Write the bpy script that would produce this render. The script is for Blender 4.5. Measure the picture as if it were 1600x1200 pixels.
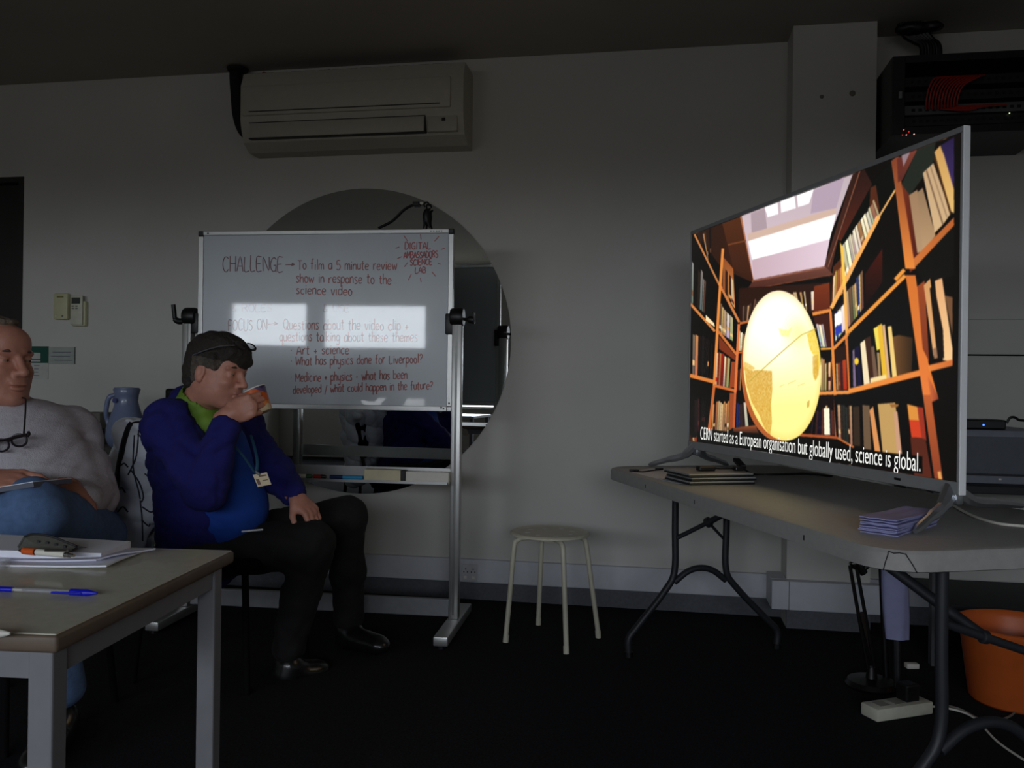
import bpy, bmesh, math, random
import numpy as np
from mathutils import Vector, Matrix, Euler

sc = bpy.context.scene
col = sc.collection
for o in list(bpy.data.objects):
    bpy.data.objects.remove(o)
random.seed(7)
rng = np.random.RandomState(5)

# ---------------------------------------------------------------- camera
FPX, PSI, ROLL = 1340.0, math.radians(10.1), 0.013
EYE = Vector((0, 0, 1.06))
FW = Vector((-math.sin(PSI), math.cos(PSI), 0))
RH = Vector((math.cos(PSI), math.sin(PSI), 0))
ZZ = Vector((0, 0, 1))
CR = RH * math.cos(ROLL) + ZZ * math.sin(ROLL)
CU = ZZ * math.cos(ROLL) - RH * math.sin(ROLL)
cam = bpy.data.cameras.new('camera')
cam.sensor_width = 36
cam.lens = 36 * FPX / 1600
cam.clip_start = 0.05
camo = bpy.data.objects.new('camera', cam)
col.objects.link(camo)
m = Matrix.Identity(4)
for i in range(3):
    m[i][0], m[i][1], m[i][2], m[i][3] = CR[i], CU[i], -FW[i], EYE[i]
camo.matrix_world = m
sc.camera = camo

# ---------------------------------------------------------------- light
w = bpy.data.worlds.new('world')
sc.world = w
w.use_nodes = True
# overcast sky: brighter towards the zenith, dull buildings and ground below the horizon
_nt = w.node_tree
_tc = _nt.nodes.new('ShaderNodeTexCoord'); _sp = _nt.nodes.new('ShaderNodeSeparateXYZ'); _rp = _nt.nodes.new('ShaderNodeValToRGB')
_mr = _nt.nodes.new('ShaderNodeMapRange'); _mr.inputs[1].default_value = -1; _mr.inputs[2].default_value = 1
_nt.links.new(_tc.outputs['Generated'], _sp.inputs[0]); _nt.links.new(_sp.outputs['Z'], _mr.inputs[0]); _nt.links.new(_mr.outputs[0], _rp.inputs[0])
_nt.links.new(_rp.outputs[0], _nt.nodes['Background'].inputs[0])
_e = _rp.color_ramp.elements
_e[0].position = 0.0; _e[0].color = (0.07, 0.07, 0.065, 1)
_e[1].position = 1.0; _e[1].color = (0.82, 0.90, 1.0, 1)
for _p, _c in ((0.485, (0.10, 0.10, 0.10, 1)), (0.505, (0.44, 0.47, 0.50, 1)), (0.60, (0.52, 0.56, 0.62, 1))):
    _q = _e.new(_p); _q.color = _c
w.node_tree.nodes['Background'].inputs[1].default_value = 22.0
sc.view_settings.view_transform = 'Standard'
sc.view_settings.look = 'None'
sc.view_settings.exposure = 0.0
sc.view_settings.gamma = 1.0
sc.view_settings.use_curve_mapping = False
sc.cycles.use_denoising = True
sc.cycles.max_bounces = 10
sc.cycles.diffuse_bounces = 6
sc.cycles.glossy_bounces = 5
sc.cycles.sample_clamp_indirect = 4.0
sc.cycles.caustics_reflective = False
sc.cycles.caustics_refractive = False

YB = -3.2          # rear wall with the windows
WINS = [(-4.80, -3.79, 1.49, 2.05), (-3.60, -2.28, 1.47, 2.03), (-3.60, -2.28, 0.72, 0.88), (-1.30, 0.10, 1.25, 2.05), (0.25, 1.65, 1.25, 2.05)]  # last two unseen, added for frontal light; low third pane shaped for mirror strips
for (x0, x1, z0, z1) in WINS:
    l = bpy.data.lights.new('window_portal', 'AREA')
    l.shape = 'RECTANGLE'
    l.size, l.size_y = x1 - x0, z1 - z0
    l.cycles.is_portal = True
    lo = bpy.data.objects.new('window_portal', l)
    lo.location = ((x0 + x1) / 2, YB - 0.02, (z0 + z1) / 2)
    lo.rotation_euler = (math.radians(90), 0, 0)
    lo.rotation_euler = Vector((0, 1, 0)).to_track_quat('-Z', 'Z').to_euler()
    col.objects.link(lo)

# ---------------------------------------------------------------- pixel helpers (a ray of the real camera meets a real plane)
def ray(x, y):
    return FW + CR * ((x - 800) / FPX) + CU * ((600 - y) / FPX)
def C(x, y, d):
    return EYE + ray(x, y) * d
def L(lat, d, z):
    v = RH * lat + FW * d
    return Vector((v.x, v.y, z))
def aty(x, y, Y):
    v = ray(x, y)
    return EYE + v * (Y / v.y)
def atz(x, y, z):
    v = ray(x, y)
    return EYE + v * ((z - 1.06) / v.z)
def hit(x, y, p, n):
    v = ray(x, y)
    return EYE + v * ((p - EYE).dot(n) / v.dot(n))

# ---------------------------------------------------------------- materials
def s2l(c):
    c = c / 255.0
    return c / 12.92 if c <= 0.04045 else ((c + 0.055) / 1.055) ** 2.4
def lin(c):
    return tuple(s2l(x) for x in c) + (1,)
MATS = {}
def mat(name, c, rough=0.6, metal=0.0, coat=0.0, noise=0.06, scale=30, bump=0.0, bscale=200, spec=0.5, alpha=1.0, trans=0.0, emit=None, es=0.0):
    if name in MATS:
        return MATS[name]
    mt = bpy.data.materials.new(name)
    mt.use_nodes = True
    nt = mt.node_tree
    b = nt.nodes['Principled BSDF']
    b.inputs['Roughness'].default_value = rough
    b.inputs['Metallic'].default_value = metal
    b.inputs['Coat Weight'].default_value = coat
    b.inputs['Coat Roughness'].default_value = 0.04
    b.inputs['Specular IOR Level'].default_value = spec
    b.inputs['Transmission Weight'].default_value = trans
    b.inputs['Alpha'].default_value = alpha
    tc = nt.nodes.new('ShaderNodeTexCoord')
    nz = nt.nodes.new('ShaderNodeTexNoise')
    nz.inputs['Scale'].default_value = scale
    nz.inputs['Detail'].default_value = 4
    nt.links.new(tc.outputs['Object'], nz.inputs['Vector'])
    rp = nt.nodes.new('ShaderNodeValToRGB')
    l = lin(c)
    rp.color_ramp.elements[0].position = 0.3
    rp.color_ramp.elements[1].position = 0.7
    rp.color_ramp.elements[0].color = tuple(max(0, v * (1 - noise)) for v in l[:3]) + (1,)
    rp.color_ramp.elements[1].color = tuple(min(1, v * (1 + noise)) for v in l[:3]) + (1,)
    nt.links.new(nz.outputs['Fac'], rp.inputs['Fac'])
    nt.links.new(rp.outputs['Color'], b.inputs['Base Color'])
    if bump:
        n2 = nt.nodes.new('ShaderNodeTexNoise')
        n2.inputs['Scale'].default_value = bscale
        n2.inputs['Detail'].default_value = 5
        nt.links.new(tc.outputs['Object'], n2.inputs['Vector'])
        bp = nt.nodes.new('ShaderNodeBump')
        bp.inputs['Strength'].default_value = bump
        bp.inputs['Distance'].default_value = 0.01
        nt.links.new(n2.outputs['Fac'], bp.inputs['Height'])
        nt.links.new(bp.outputs['Normal'], b.inputs['Normal'])
    if emit:
        b.inputs['Emission Color'].default_value = lin(emit)
        b.inputs['Emission Strength'].default_value = es
    MATS[name] = mt
    return mt

# ---------------------------------------------------------------- mesh helpers
WM = {}      # world matrices of everything built
def link(o, parent, M):
    col.objects.link(o)
    WM[o.name] = M
    if parent is not None:
        o.parent = parent
        o.matrix_basis = WM[parent.name].inverted() @ M
    else:
        o.matrix_basis = M
    return o
def tag(o, label=None, cat=None, group=None, kind=None):
    if label: o['label'] = label
    if cat: o['category'] = cat
    if group: o['group'] = group
    if kind: o['kind'] = kind
    return o
def thing(name, loc, label, cat, group=None, rz=0.0):
    o = bpy.data.objects.new(name, None)
    o.empty_display_size = 0.05
    link(o, None, Matrix.Translation(loc) @ Matrix.Rotation(rz, 4, 'Z'))
    return tag(o, label, cat, group)
def frame(o, x=None, y=None, z=None):
    """4x4 matrix from an origin and axes"""
    M = Matrix.Identity(4)
    if x is None: x = Vector(y).cross(Vector(z))
    if y is None: y = Vector(z).cross(Vector(x))
    if z is None: z = Vector(x).cross(Vector(y))
    x, y, z = Vector(x).normalized(), Vector(y).normalized(), Vector(z).normalized()
    for i in range(3):
        M[i][0], M[i][1], M[i][2], M[i][3] = x[i], y[i], z[i], o[i]
    return M
class MB:
    def __init__(s, M=None):
        s.v, s.f, s.M = [], [], (M or Matrix.Identity(4))
    def add(s, vs, fs, M=None):
        n = len(s.v)
        T = s.M @ M if M is not None else s.M
        s.v += [T @ Vector(v) for v in vs]
        s.f += [tuple(i + n for i in f) for f in fs]
        return s
    def box(s, c, size, M=None, bev=0.0, seg=2):
        hx, hy, hz = (k / 2 for k in size)
        cx, cy, cz = c
        if bev <= 0:
            vs = [(cx + a * hx, cy + b * hy, cz + d * hz) for a in (-1, 1) for b in (-1, 1) for d in (-1, 1)]
            return s.add(vs, [(0, 1, 3, 2), (4, 6, 7, 5), (0, 4, 5, 1), (2, 3, 7, 6), (0, 2, 6, 4), (1, 5, 7, 3)], M)
        bm = bmesh.new()
        bmesh.ops.create_cube(bm, size=1)
        for v in bm.verts:
            v.co = Vector((cx + v.co.x * size[0], cy + v.co.y * size[1], cz + v.co.z * size[2]))
        bmesh.ops.bevel(bm, geom=list(bm.edges), offset=min(bev, min(size) * 0.49), segments=seg, affect='EDGES', profile=0.5)
        bm.verts.index_update()
        r = s.add([v.co for v in bm.verts], [tuple(v.index for v in f.verts) for f in bm.faces], M)
        bm.free()
        return r
    def b2(s, lo, hi, M=None, bev=0.0, seg=2):
        return s.box([(a + b) / 2 for a, b in zip(lo, hi)], [abs(b - a) for a, b in zip(lo, hi)], M, bev, seg)
    def tube(s, pts, r, n=10, M=None, cap=True, flat=1.0):
        pts = [Vector(p) for p in pts]
        rs = r if isinstance(r, (list, tuple)) else [r] * len(pts)
        vs, fs = [], []
        prev = None
        for i, p in enumerate(pts):
            a = pts[max(i - 1, 0)]; b = pts[min(i + 1, len(pts) - 1)]
            t = (b - a).normalized()
            if prev is None:
                up = Vector((0, 0, 1)) if abs(t.z) < 0.9 else Vector((0, 1, 0))
                x = t.cross(up).normalized()
            else:
                x = (prev - t * prev.dot(t)).normalized()
            prev = x
            y = t.cross(x)
            for k in range(n):
                an = 2 * math.pi * k / n
                vs.append(p + (x * math.cos(an) + y * math.sin(an) * flat) * rs[i])
        m_ = len(pts)
        for i in range(m_ - 1):
            for k in range(n):
                fs.append((i * n + k, i * n + (k + 1) % n, (i + 1) * n + (k + 1) % n, (i + 1) * n + k))
        if cap:
            fs.append(tuple(range(n - 1, -1, -1)))
            fs.append(tuple((m_ - 1) * n + k for k in range(n)))
        return s.add(vs, fs, M)
    def lathe(s, prof, n=28, M=None):
        vs, fs = [], []
        for (r, z) in prof:
            for k in range(n):
                a = 2 * math.pi * k / n
                vs.append((r * math.cos(a), r * math.sin(a), z))
        for i in range(len(prof) - 1):
            for k in range(n):
                fs.append((i * n + k, i * n + (k + 1) % n, (i + 1) * n + (k + 1) % n, (i + 1) * n + k))
        if prof[0][0] > 1e-6: fs.append(tuple(range(n - 1, -1, -1)))
        if prof[-1][0] > 1e-6: fs.append(tuple((len(prof) - 1) * n + k for k in range(n)))
        return s.add(vs, fs, M)
    def prism(s, poly, z0, z1, M=None):
        n = len(poly)
        vs = [(p[0], p[1], z0) for p in poly] + [(p[0], p[1], z1) for p in poly]
        fs = [tuple(range(n - 1, -1, -1)), tuple(range(n, 2 * n))]
        for i in range(n):
            fs.append((i, (i + 1) % n, n + (i + 1) % n, n + i))
        return s.add(vs, fs, M)
    def build(s, name, mt, parent=None, smooth=False, label=None, cat=None, group=None, kind=None, org=None, auto=40):
        me = bpy.data.meshes.new(name)
        o = bpy.data.objects.new(name, me)
        if parent is None:
            if org is None:
                xs = [v.x for v in s.v]; ys = [v.y for v in s.v]; zs = [v.z for v in s.v]
                org = Vector(((min(xs) + max(xs)) / 2, (min(ys) + max(ys)) / 2, min(zs)))
            M = Matrix.Translation(org)
        else:
            M = WM[parent.name].copy()
        link(o, parent, M)
        Mi = M.inverted()
        me.from_pydata([tuple(Mi @ v) for v in s.v], [], s.f)
        bm = bmesh.new(); bm.from_mesh(me)
        bmesh.ops.recalc_face_normals(bm, faces=bm.faces)
        bm.to_mesh(me); bm.free()
        mts = mt if isinstance(mt, (list, tuple)) else [mt]
        for q in mts: me.materials.append(q)
        if smooth:
            me.shade_smooth()
            if auto < 180:
                me.set_sharp_from_angle(angle=math.radians(auto))
        tag(o, label, cat, group, kind)
        return o

def bez(pts, n=8):
    """Catmull-Rom through points"""
    P = [Vector(p) for p in pts]
    P = [P[0] * 2 - P[1]] + P + [P[-1] * 2 - P[-2]]
    out = []
    for i in range(1, len(P) - 2):
        for k in range(n):
            t = k / n
            a, b, c_, d = P[i - 1], P[i], P[i + 1], P[i + 2]
            out.append(0.5 * ((2 * b) + (c_ - a) * t + (2 * a - 5 * b + 4 * c_ - d) * t * t + (3 * b - a - 3 * c_ + d) * t ** 3))
    out.append(P[-2])
    return out

# ---------------------------------------------------------------- signed distance bodies + surface nets
def rotm(x=None, y=None, z=None):
    M = frame((0, 0, 0), x, y, z)
    return np.array([[M[i][j] for j in range(3)] for i in range(3)])
I3 = np.eye(3)
def cap(a, b, ra, rb=None, k=0.02):
    return ('c', np.array(a, float), np.array(b, float), ra, ra if rb is None else rb, k)
def ell(c, r, R=I3, k=0.02):
    return ('e', np.array(c, float), np.array(r, float), R, k)
def sub(p):
    return ('-',) + p
def bxp(c, r, R=I3, k=0.02, rd=0.01):
    return ('b', np.array(c, float), np.array(r, float), R, k, rd)
def axis(lo, hi, h, fine=()):
    out, x = [], lo
    while x < hi:
        out.append(x)
        st = h
        for (a, b, s) in fine:
            if x + st > a and x < b: st = min(st, s)
        x += st
    out.append(x)
    return np.array(out)
def sdf(prims, xs, ys, zs, wob=None):
    D = np.full((len(xs), len(ys), len(zs)), 0.5, np.float32)
    for p in prims:
        neg = p[0] == '-'
        if neg: p = p[1:]
        if p[0] == 'c':
            lo = np.minimum(p[1], p[2]) - max(p[3], p[4]); hi = np.maximum(p[1], p[2]) + max(p[3], p[4]); k = p[5]
        else:
            e = np.abs(p[3]) @ p[2]; lo = p[1] - e; hi = p[1] + e; k = p[4]
        mg = k + 0.03
        sl = []
        for ax_, l_, h_ in zip((xs, ys, zs), lo, hi):
            sl.append(slice(int(np.searchsorted(ax_, l_ - mg)), int(np.searchsorted(ax_, h_ + mg))))
        X = xs[sl[0]][:, None, None]; Y = ys[sl[1]][None, :, None]; Z = zs[sl[2]][None, None, :]
        if X.size == 0 or Y.size == 0 or Z.size == 0: continue
        if p[0] == 'c':
            a, b = p[1], p[2]; ba = b - a; L2 = max(ba @ ba, 1e-9)
            t = np.clip(((X - a[0]) * ba[0] + (Y - a[1]) * ba[1] + (Z - a[2]) * ba[2]) / L2, 0, 1)
            d = np.sqrt((X - a[0] - t * ba[0]) ** 2 + (Y - a[1] - t * ba[1]) ** 2 + (Z - a[2] - t * ba[2]) ** 2) - (p[3] + (p[4] - p[3]) * t)
        else:
            c_, r_, R_ = p[1], p[2], p[3]
            dx, dy, dz = X - c_[0], Y - c_[1], Z - c_[2]
            q = [dx * R_[0, j] + dy * R_[1, j] + dz * R_[2, j] for j in range(3)]
            if p[0] == 'e':
                k0 = np.sqrt((q[0] / r_[0]) ** 2 + (q[1] / r_[1]) ** 2 + (q[2] / r_[2]) ** 2) + 1e-9
                k1 = np.sqrt((q[0] / r_[0] ** 2) ** 2 + (q[1] / r_[1] ** 2) ** 2 + (q[2] / r_[2] ** 2) ** 2) + 1e-9
                d = k0 * (k0 - 1) / k1
            else:
                rd = p[5]
                e = [np.abs(q[j]) - (r_[j] - rd) for j in range(3)]
                d = np.sqrt(sum(np.maximum(v, 0) ** 2 for v in e)) + np.minimum(np.maximum(np.maximum(e[0], e[1]), e[2]), 0) - rd
        S = D[sl[0], sl[1], sl[2]]
        if neg:
            h = np.clip(0.5 - 0.5 * (S + d) / k, 0, 1)
            D[sl[0], sl[1], sl[2]] = S * (1 - h) + (-d) * h + k * h * (1 - h)
        else:
            h = np.clip(0.5 + 0.5 * (S - d) / k, 0, 1)
            D[sl[0], sl[1], sl[2]] = S * (1 - h) + d * h - k * h * (1 - h)
    if wob is not None:
        D += wob(xs[:, None, None], ys[None, :, None], zs[None, None, :]).astype(np.float32)
    return D
def nets(D, xs, ys, zs):
    ins = D < 0
    nx, ny, nz = D.shape
    acc = np.zeros((nx - 1, ny - 1, nz - 1, 3), np.float32); cnt = np.zeros((nx - 1, ny - 1, nz - 1), np.float32)
    ax_ = [xs, ys, zs]
    for a in range(3):
        b, c_ = [q for q in range(3) if q != a]
        sA = [slice(None)] * 3; sB = [slice(None)] * 3
        sA[a] = slice(0, -1); sB[a] = slice(1, None)
        d0, d1 = D[tuple(sA)], D[tuple(sB)]
        cr = (d0 < 0) != (d1 < 0)
        t = np.where(cr, d0 / np.where(cr, d0 - d1, 1), 0)
        pos = [None] * 3
        for q in range(3):
            sh = [1, 1, 1]; sh[q] = -1
            if q == a:
                lo = ax_[q][:-1].reshape(sh); hi = ax_[q][1:].reshape(sh)
                pos[q] = lo + t * (hi - lo)
            else:
                pos[q] = np.broadcast_to(ax_[q].reshape(sh), t.shape)
        for ob in (0, 1):
            for oc in (0, 1):
                s = [slice(None)] * 3
                s[b] = slice(ob, ob + D.shape[b] - 1); s[c_] = slice(oc, oc + D.shape[c_] - 1)
                s = tuple(s)
                mk = cr[s]
                for q in range(3):
                    acc[..., q] += np.where(mk, pos[q][s], 0)
                cnt += mk
    act = cnt > 0
    idx = np.full(act.shape, -1, np.int64)
    idx[act] = np.arange(act.sum())
    V = acc[act] / cnt[act][:, None]
    F = []
    for a in range(3):
        b, c_ = (a + 1) % 3, (a + 2) % 3
        sA = [slice(None)] * 3; sB = [slice(None)] * 3
        sA[a] = slice(0, -1); sB[a] = slice(1, None)
        cr = ins[tuple(sA)] != ins[tuple(sB)]
        s = [slice(None)] * 3
        s[b] = slice(1, -1); s[c_] = slice(1, -1)
        mk = cr[tuple(s)]
        ii = np.argwhere(mk)
        if len(ii) == 0: continue
        ii[:, b] += 1; ii[:, c_] += 1
        first = ins[ii[:, 0], ii[:, 1], ii[:, 2]]
        def cell(ob, oc):
            j = ii.copy(); j[:, b] -= ob; j[:, c_] -= oc
            return idx[j[:, 0], j[:, 1], j[:, 2]]
        q = np.stack([cell(1, 1), cell(0, 1), cell(0, 0), cell(1, 0)], 1)
        q[~first] = q[~first][:, ::-1]
        F.append(q)
    F = np.concatenate(F) if F else np.zeros((0, 4), int)
    return V, F
def blob(name, prims, mt, parent=None, h=0.008, fine=None, wob=None, label=None, cat=None, org=None, kind=None, group=None, fmat=None):
    """one continuous surface from blended primitives; fine = [(lo, hi, step)] boxes with a finer grid"""
    lo = np.full(3, 9.0); hi = np.full(3, -9.0)
    for p in prims:
        if p[0] == '-': continue
        if p[0] == 'c':
            a = np.minimum(p[1], p[2]) - max(p[3], p[4]); b = np.maximum(p[1], p[2]) + max(p[3], p[4])
        else:
            e = np.abs(p[3]) @ p[2]; a = p[1] - e; b = p[1] + e
        lo = np.minimum(lo, a); hi = np.maximum(hi, b)
    lo -= 0.035; hi += 0.035
    AX = [axis(lo[q], hi[q], h, [(f_[0][q], f_[1][q], f_[2]) for f_ in (fine or [])]) for q in range(3)]
    D = sdf(prims, *AX, wob=wob)
    V, F = nets(D, *AX)
    me = bpy.data.meshes.new(name)
    o = bpy.data.objects.new(name, me)
    if parent is None:
        M = Matrix.Translation(org if org is not None else Vector(((lo[0] + hi[0]) / 2, (lo[1] + hi[1]) / 2, V[:, 2].min())))
    else:
        M = WM[parent.name].copy()
    link(o, parent, M)
    Mi = np.array(M.inverted())
    V2 = V @ Mi[:3, :3].T + Mi[:3, 3]
    me.vertices.add(len(V2)); me.vertices.foreach_set('co', V2.astype(np.float32).ravel())
    me.loops.add(len(F) * 4); me.loops.foreach_set('vertex_index', F.astype(np.int32).ravel())
    me.polygons.add(len(F)); me.polygons.foreach_set('loop_start', np.arange(0, len(F) * 4, 4, dtype=np.int32))
    me.update(calc_edges=True)
    me.validate()
    mts = mt if isinstance(mt, (list, tuple)) else [mt]
    for q in mts: me.materials.append(q)
    if fmat is not None and len(me.polygons) == len(F):
        ctr = V[F].mean(1)
        me.polygons.foreach_set('material_index', fmat(ctr).astype(np.int32))
    me.shade_smooth()
    tag(o, label, cat, group, kind)
    return o
def folds(amp, sc_, seed=0):
    r = np.random.RandomState(seed)
    ks = [(r.normal(size=3) * sc_ * (0.7 + 0.6 * r.rand()), r.rand() * 6.28) for _ in range(6)]
    def f(X, Y, Z):
        s = 0
        wx = 0.02 * np.sin(23 * Z + 9 * X + seed); wz = 0.02 * np.sin(19 * X - 13 * Y)
        for k_, ph in ks:
            v = np.sin(k_[0] * (X + wx) + k_[1] * Y + k_[2] * (Z + wz) + ph)
            s = s + (1 - np.abs(v)) ** 2
        return amp * (s / 6 - 0.35)
    return f
# ================================================================ the setting
WY = 4.13      # plane of the far wall
CZ = 2.66
M_wall = mat('wall_paint', (200, 198, 192), 0.85, noise=0.03, scale=3, bump=0.06, bscale=120)
M_ceil = mat('ceiling_paint', (165, 160, 150), 0.95, noise=0.04, scale=2)
M_carpet = mat('carpet', (38, 38, 40), 1.0, noise=0.35, scale=160, bump=0.5, bscale=500, spec=0.1)
M_trunk = mat('trunking', (198, 200, 206), 0.45, noise=0.03)
M_skirt = mat('carpet_upstand', (96, 98, 104), 0.95, noise=0.12, scale=90)
M_black = mat('black_plastic', (14, 14, 15), 0.45, noise=0.1)
M_dark = mat('dark_metal', (30, 30, 32), 0.5, noise=0.1)
M_alu = mat('aluminium', (190, 190, 188), 0.38, metal=0.75, noise=0.03)
M_white = mat('white_plastic', (225, 222, 210), 0.4, noise=0.03)
M_silver = mat('silver', (175, 178, 182), 0.28, metal=0.85, noise=0.03)
X0, X1 = -5.4, 3.4

MB().b2((X0, YB, -0.12), (X1, WY + 0.2, 0)).build('floor', M_carpet, kind='structure')
MB().b2((X0, YB, CZ), (X1, WY + 0.2, CZ + 0.12)).build('ceiling', M_ceil, kind='structure')
DX1 = aty(30, 285, WY)      # top right corner of the door
MB().b2((DX1.x + 0.03, WY, 0), (X1, WY + 0.2, CZ)).b2((X0, WY, DX1.z + 0.03), (DX1.x + 0.03, WY + 0.2, CZ)).b2((X0, WY, 0), (DX1.x - 0.95, WY + 0.2, DX1.z + 0.03)).build('wall_back', M_wall, kind='structure')
MB().b2((X0 - 0.2, YB, 0), (X0, WY, CZ)).build('wall_left', M_wall, kind='structure')
MB().b2((X1, YB, 0), (X1 + 0.2, WY, CZ)).build('wall_right', M_wall, kind='structure')
rw = MB()
xs_ = [X0, -4.80, -3.79, -3.60, -2.28, -1.30, 0.10, 0.25, 1.65, X1]
for i in range(9):
    if i in (1, 3, 5, 7):
        a = [q for q in WINS if abs(q[0] - xs_[i]) < 0.01]
        zt = sorted([(q[2], q[3]) for q in a])
        z = 0
        for (u, v) in zt:
            rw.b2((xs_[i], YB - 0.15, z), (xs_[i + 1], YB, u)); z = v
        rw.b2((xs_[i], YB - 0.15, z), (xs_[i + 1], YB, CZ))
    else:
        rw.b2((xs_[i], YB - 0.15, 0), (xs_[i + 1], YB, CZ))
rw.build('wall_rear', M_wall, kind='structure')
M_frame = mat('window_frame', (70, 72, 74), 0.5)
M_glass = mat('window_glass', (235, 240, 245), 0.02, alpha=0.06, spec=0.5, noise=0.0)
for i, (x0, x1, z0, z1) in enumerate(WINS):
    g = MB().b2((x0 + 0.02, YB - 0.09, z0 + 0.02), (x1 - 0.02, YB - 0.086, z1 - 0.02)).build('window_%d' % (i + 1), M_glass, kind='structure')
    t = 0.02
    MB().b2((x0, YB - 0.12, z0), (x1, YB - 0.06, z0 + t)).b2((x0, YB - 0.12, z1 - t), (x1, YB - 0.06, z1)).b2((x0, YB - 0.12, z0 + t), (x0 + t, YB - 0.06, z1 - t)).b2((x1 - t, YB - 0.12, z0 + t), (x1, YB - 0.06, z1 - t)).build('window_frame', M_frame, g)
# door in the far wall, at the left edge of the picture
M_door = mat('door_dark', (34, 31, 28), 0.6, noise=0.15, scale=12)
dr = MB().b2((DX1.x - 0.93, WY + 0.06, 0.005), (DX1.x, WY + 0.11, DX1.z)).build('door_1', M_door, kind='structure')
MB().b2((DX1.x, WY - 0.005, 0), (DX1.x + 0.03, WY + 0.12, DX1.z + 0.03)).b2((DX1.x - 0.95, WY - 0.005, DX1.z), (DX1.x, WY + 0.12, DX1.z + 0.03)).build('door_frame', M_door, dr)
for (ya, yb_) in ((352, 392), (410, 456)):
    a, b = aty(27, ya, WY), aty(27, yb_, WY)
    MB().b2((a.x - 0.006, WY + 0.045, b.z), (a.x + 0.006, WY + 0.06, a.z)).build('hinge', M_silver, dr)

# pilaster
PA, PB = aty(1240, 37, 3.95), aty(1371, 30, 3.95)
MB().b2((PA.x, 3.95, 0), (PB.x, WY, CZ)).build('wall_pilaster', M_wall, kind='structure', label='plastered pilaster standing out of the far wall')
for (x, y, rr) in ((1284, 151, 0.009), (1332, 146, 0.013)):
    p = aty(x, y, 3.95)
    MB(frame(p, x=(1, 0, 0), z=(0, -1, 0))).lathe([(rr, 0), (rr * 0.8, 0.004), (0.0, 0.005)], 12).build('plaster_mark', mat('filler_mark', (120, 116, 106), 0.9), bpy.data.objects['wall_pilaster'], kind='stuff')

# skirting: a pale trunking over a dark upstand
def ztop(x, y, Y): return aty(x, y, Y).z
zt1, zt0 = ztop(850, 878, WY), ztop(850, 914, WY)
sk = MB().b2((DX1.x + 0.03, WY - 0.012, 0), (PA.x, WY, zt0 - 0.002)).b2((PB.x, WY - 0.012, 0), (X1, WY, zt0)).build('baseboard_back', M_skirt, kind='structure')
tr = MB().b2((DX1.x + 0.03, WY - 0.028, zt0), (PA.x - 0.001, WY, zt1), bev=0.004).b2((PB.x, WY - 0.028, zt0), (X1, WY, zt1)).build('trim_1', M_trunk, kind='structure', label='pale cable trunking along the far wall')
MB().b2((PA.x, 3.938, 0), (PB.x, 3.95, 0.175)).build('baseboard_pilaster', M_skirt, kind='structure')
a, b = aty(1206, 907, 3.90), aty(1206, 952, 3.90)
tb = MB().b2((a.x, 3.90, b.z), (PB.x + 0.04, 3.95, a.z), bev=0.004).b2((a.x, 3.95, b.z), (PA.x - 0.001, WY - 0.03, a.z)).build('trim_2', M_trunk, kind='structure', label='boxed trunking round the foot of the pilaster')
j = aty(1233, 930, 3.90)
MB().b2((j.x - 0.0012, 3.8985, b.z + 0.001), (j.x + 0.0012, 3.901, a.z - 0.001)).build('joint', M_dark, tb)
# thin black surface cable + faint trunking on the wall right of the big screen
p = aty(1560, 555, WY)
MB().tube([(PB.x + 0.01, WY - 0.005, p.z), (X1 - 0.3, WY - 0.005, p.z)], 0.004, 6).build('wall_cable', M_black, label='thin black cable run level along the wall behind the big screen', cat='cable')
p = aty(1560, 495, WY)
MB().b2((PB.x, WY - 0.014, p.z - 0.012), (X1, WY, p.z + 0.012)).build('trim_3', M_wall, kind='structure')

# socket below the whiteboard post
a, b = aty(722, 881, WY - 0.03), aty(746, 908, WY - 0.03)
so = MB().b2((a.x, WY - 0.038, b.z), (b.x, WY - 0.0285, a.z), bev=0.003).build('wall_socket', mat('socket', (190, 190, 192), 0.5), label='double power socket set in the pale trunking right of the whiteboard post', cat='socket')
mb = MB()
for sx in (-1, 1):
    cx = (a.x + b.x) / 2 + sx * (b.x - a.x) * 0.24
    for (ox, oz) in ((0, 0.018), (-0.009, 0.004), (0.009, 0.004)):
        mb.box((cx + ox, WY - 0.0386, (a.z + b.z) / 2 + oz), (0.005, 0.001, 0.007))
mb.build('socket_hole', M_dark, so, kind='stuff')
mb = MB()
for sx in (-1, 1):
    mb.box(((a.x + b.x) / 2 + sx * 0.02, WY - 0.039, b.z + 0.018), (0.012, 0.003, 0.012))
mb.build('switch', M_white, so, kind='stuff')

# ================================================================ air conditioner
YA = WY - 0.20
A0, A1 = aty(378, 110, YA), aty(712, 222, YA)
zT, zB = aty(550, 103, YA).z, aty(700, 219, YA).z
zT = min(zT, CZ - 0.015)
x0, x1 = aty(376, 150, YA).x, aty(724, 150, YA).x
M_ac = mat('ac_plastic', (178, 174, 160), 0.5, noise=0.03)
ac = thing('air_conditioner', (sum((x0, x1)) / 2, WY, zB), 'long cream wall-mounted air conditioner high on the wall above the whiteboard', 'air conditioner')
H = zT - zB
prof = [(0.0, 0), (0.10, 0), (0.165, 0.035), (0.19, 0.10), (0.2, 0.14), (0.2, H - 0.07), (0.17, H), (0.0, H)]
MM = frame((x0, WY, zB), x=(0, -1, 0), y=(0, 0, 1), z=(-1, 0, 0))
mb = MB(MM); mb.prism(prof, 0, -(x1 - x0)); mb.build('housing', M_ac, ac, smooth=True, auto=25)
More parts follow.
